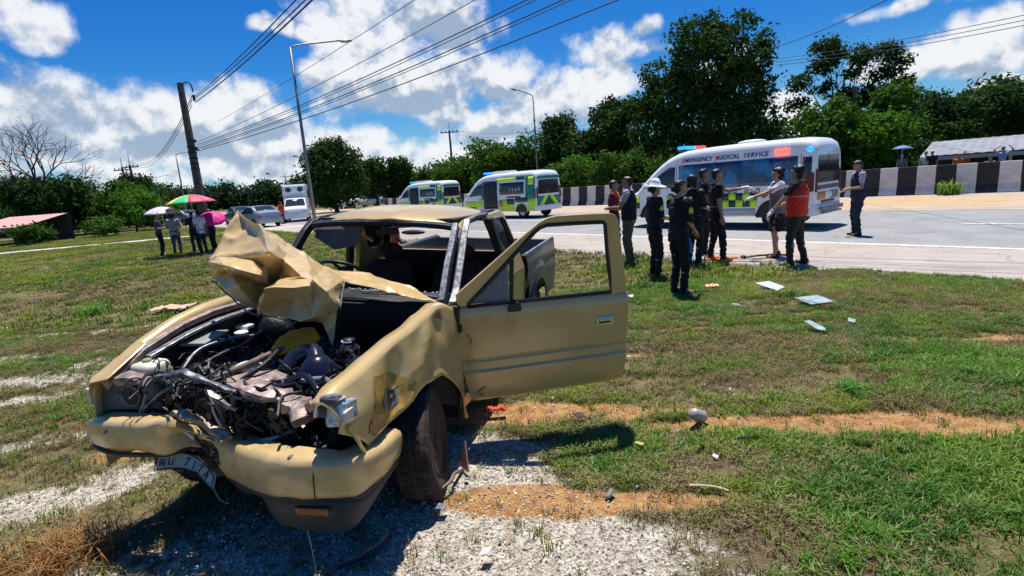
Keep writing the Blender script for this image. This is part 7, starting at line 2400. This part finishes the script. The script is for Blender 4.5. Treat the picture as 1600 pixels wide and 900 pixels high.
# far person in a red-orange top by the cars
x, y = at(437, 41)
person('distant person in a red-orange jacket between the cars and the box truck', (x, y), 1.2, 1.66, 'red', 'dark', vox=.022, hand_detail=False, sleeve=1.6, z0=0)

# ================================================================== litter and debris
def W3(u, v_, z=0): x, y = W2(u, v_); return Vector((x, y, z))


pane = mat('broken_glass_pane', (.42, .52, .50), .08, var=.25, scale=12, spec=1.0, alpha=.75)
pale = mat('pale_sheet', (.55, .63, .68), .25, var=.1)
def debris(name, label, cat_, u, v_, poly, m, th=.012, rot=(0, 0, 0), z=.05, bev=.002):
    g = G(); g.poly_prism([(a, b_, 0) for a, b_ in poly], (0, 0, th)); o = g.ob(name, m, bevel=bev); o.location = W3(u, v_, 0); o.location.z = z; o.rotation_euler = rot; tag(o, label, cat_); return o


debris('glass_sheet', 'pale flat sheet lying on the grass, nearest the standing people', 'glass', 1205, 455, [(-.17, .12), (.06, .16), (.17, -.05), (.0, -.16)], pale, .01, (.25, .05, .1), .07)
debris('glass_sheet', 'largest square greenish glass pane lying on the grass', 'glass', 1271, 477, [(-.20, .10), (.12, .12), (.20, -.10), (-.10, -.14)], pane, .008, (.18, 0, 0), .07)
debris('glass_sheet', 'small rounded piece of greenish glass below the square panes', 'glass', 1273, 518, [(-.06, .10), (.02, .11), (.08, -.05), (.05, -.10), (-.03, -.08)], pane, .008, (.3, .1, .2), .06)
g = G(); g.lathe([(.03, -.07), (.042, -.055), (.045, .05), (.035, .075), (.02, .08)], (0, 0, 0), 'x', 14); o = g.ob('crushed_can', mat('can_dull', (.45, .38, .34), .5, .3, var=.3, scale=20), smooth=True)
o.location = W3(1090, 658, .045); o.rotation_euler = (0, .5, .6); tag(o, 'crushed pale cup lying at the left end of the orange soil strip', 'litter')
def rag(name, label, u, v_, r_, m, z=.02, seed=1, cat_='litter'):
    v = []; f = []; n_ = 14
    for i in range(n_):
        for j in range(n_):
            x, y = (i / (n_ - 1) - .5) * 2, (j / (n_ - 1) - .5) * 2
            k = noise.noise(Vector((x * 2.2, y * 2.2, seed)))
            v.append((x * r_[0] * (1 + .3 * k), y * r_[1] * (1 + .3 * noise.noise(Vector((x * 3, y, seed + 5)))), r_[2] * (abs(noise.noise(Vector((x * 3, y * 3, seed + 9)))) * 1.6 + .1)))
    for i in range(n_ - 1):
        for j in range(n_ - 1):
            a = i * n_ + j; f.append((a, a + 1, a + n_ + 1, a + n_))
    o = ob(name, v, f, m, solid=.004, smooth=True); o.location = W3(u, v_, z); tag(o, label, cat_); return o


rag('cloth_scrap', 'red scrap lying in the shade under the open door', 776, 646, (.07, .03, .05), mat('scrap_red', (.62, .06, .03), .7), .02, 3)
rag('paper_scrap', 'orange paper scrap on the grass behind the nearest standing person', 1113, 452, (.10, .06, .04), mat('scrap_orange', (.75, .38, .22), .8), .04, 5)
rag('plastic_scrap', 'light blue plastic scrap at the edge of the grass, below the pointing man', 1090, 411, (.12, .10, .10), mat('scrap_cyan', (.08, .42, .62), .5), .04, 7)
rag('paper_scrap', 'salmon-coloured paper scrap on the grass left of the wreck', 272, 484, (.34, .16, .05), mat('scrap_salmon', (.62, .36, .26), .8), .03, 9)
rag('paper_scrap', 'small white scrap just right of the open door edge', 984, 468, (.05, .03, .04), whitep, .03, 11)
rag('plastic_sheet', 'orange plastic sheet on the shoulder under the pointing man', 1118, 406, (.42, .10, .03), CL['oshoe'], .015, 13)
g = G(); g.tube(cat([(-.09, .03, .0), (-.03, .0, .012), (.04, -.02, .01), (.10, -.05, .0)], 4), [.008] * 5 + [.006] * 8, 6); o = g.ob('stick', mat('pale_wood', (.55, .44, .32), .8)); o.location = W3(1105, 766, .02); tag(o, 'short pale stick lying on the thin grass right of the orange soil', 'stick')
g = G(); g.tube(cat([(-.45, .05, .0), (-.2, .0, .03), (.1, .02, .02), (.4, .0, .0)], 4), .02, 6); g.blob((-.46, .05, .02), (.06, .04, .03), 8, 5); o = g.ob('shadow_strip', blkm); o.location = W3(1200, 403, .03); tag(o, 'dark strip on the shoulder standing for the shadow of the woman with arms stretched', 'debris')  # dark tube and blob laid in place of the woman's cast shadow
g = G(); g.tube(cat([(-.16, .05, .0), (-.06, .0, .01), (.05, .0, .012), (.13, .05, .0)], 4), [.012] * 5 + [.02] * 8, 6); o = g.ob('hose_scrap', mat('hose_dark', (.03, .03, .04), .3)); o.location = W3(583, 868, .015); o.rotation_euler = (0, 0, .8); tag(o, 'dark curved scrap with a bright edge on the gravel in front of the bumper', 'debris')

# fine crash debris: glass crumbs and plastic bits round the wreck (too many to count)
g = G(); rdb = random.Random(44)
for i in range(520):
    if i < 300: x, y = rdb.gauss(-.2, .9), rdb.gauss(2.9, .5)
    elif i < 420: x, y = rdb.uniform(-.3, 3.0), rdb.uniform(3.2, 6.5)
    else: x, y = rdb.uniform(2.2, 5.0), rdb.uniform(6.0, 9.0)
    z = float(gheight(np.array([x]), np.array([y]))[0]) + rdb.uniform(.004, .03)
    s_ = rdb.uniform(.004, .016) * (2.2 if rdb.random() < .06 else 1)
    g.box((x, y, z), (s_, s_ * rdb.uniform(.5, 2), s_ * .35), rot=(rdb.uniform(-.6, .6), rdb.uniform(-.6, .6), rdb.uniform(0, 3)))
tag(g.ob('crash_debris', mat('debris_mixed', (.42, .44, .42), .3, var=.9, scale=1.8, dirt=(.03, .03, .03), dirtamt=.5, dscale=1.5)), 'fine glass crumbs and plastic bits scattered over the ground round the wreck', kind='stuff')
for i, (u, v_, sz, m, lb) in enumerate([(905, 655, .05, blk, 'small black plastic chip on the soil right of the open door'), (690, 800, .045, greym, 'grey plastic chip on the gravel right of the front wheel'), (1000, 700, .05, tanf, 'tan paint flake on the thin grass right of the wreck'),
        (1165, 690, .04, blk, 'black sliver lying in the orange soil strip'), (760, 870, .04, whitep, 'white chip on the gravel near the bottom edge'), (1330, 505, .06, pane, 'greenish glass chip right of the rounded glass piece'), (1150, 480, .06, pane, 'glass chip left of the large square pane')]):
    debris('debris_chip', lb, 'debris', u, v_, [(-sz, sz * .4), (sz * .3, sz * .7), (sz, -sz * .2), (-.2 * sz, -sz * .6)], m, .006, (.2, .15, i), .03, .001)
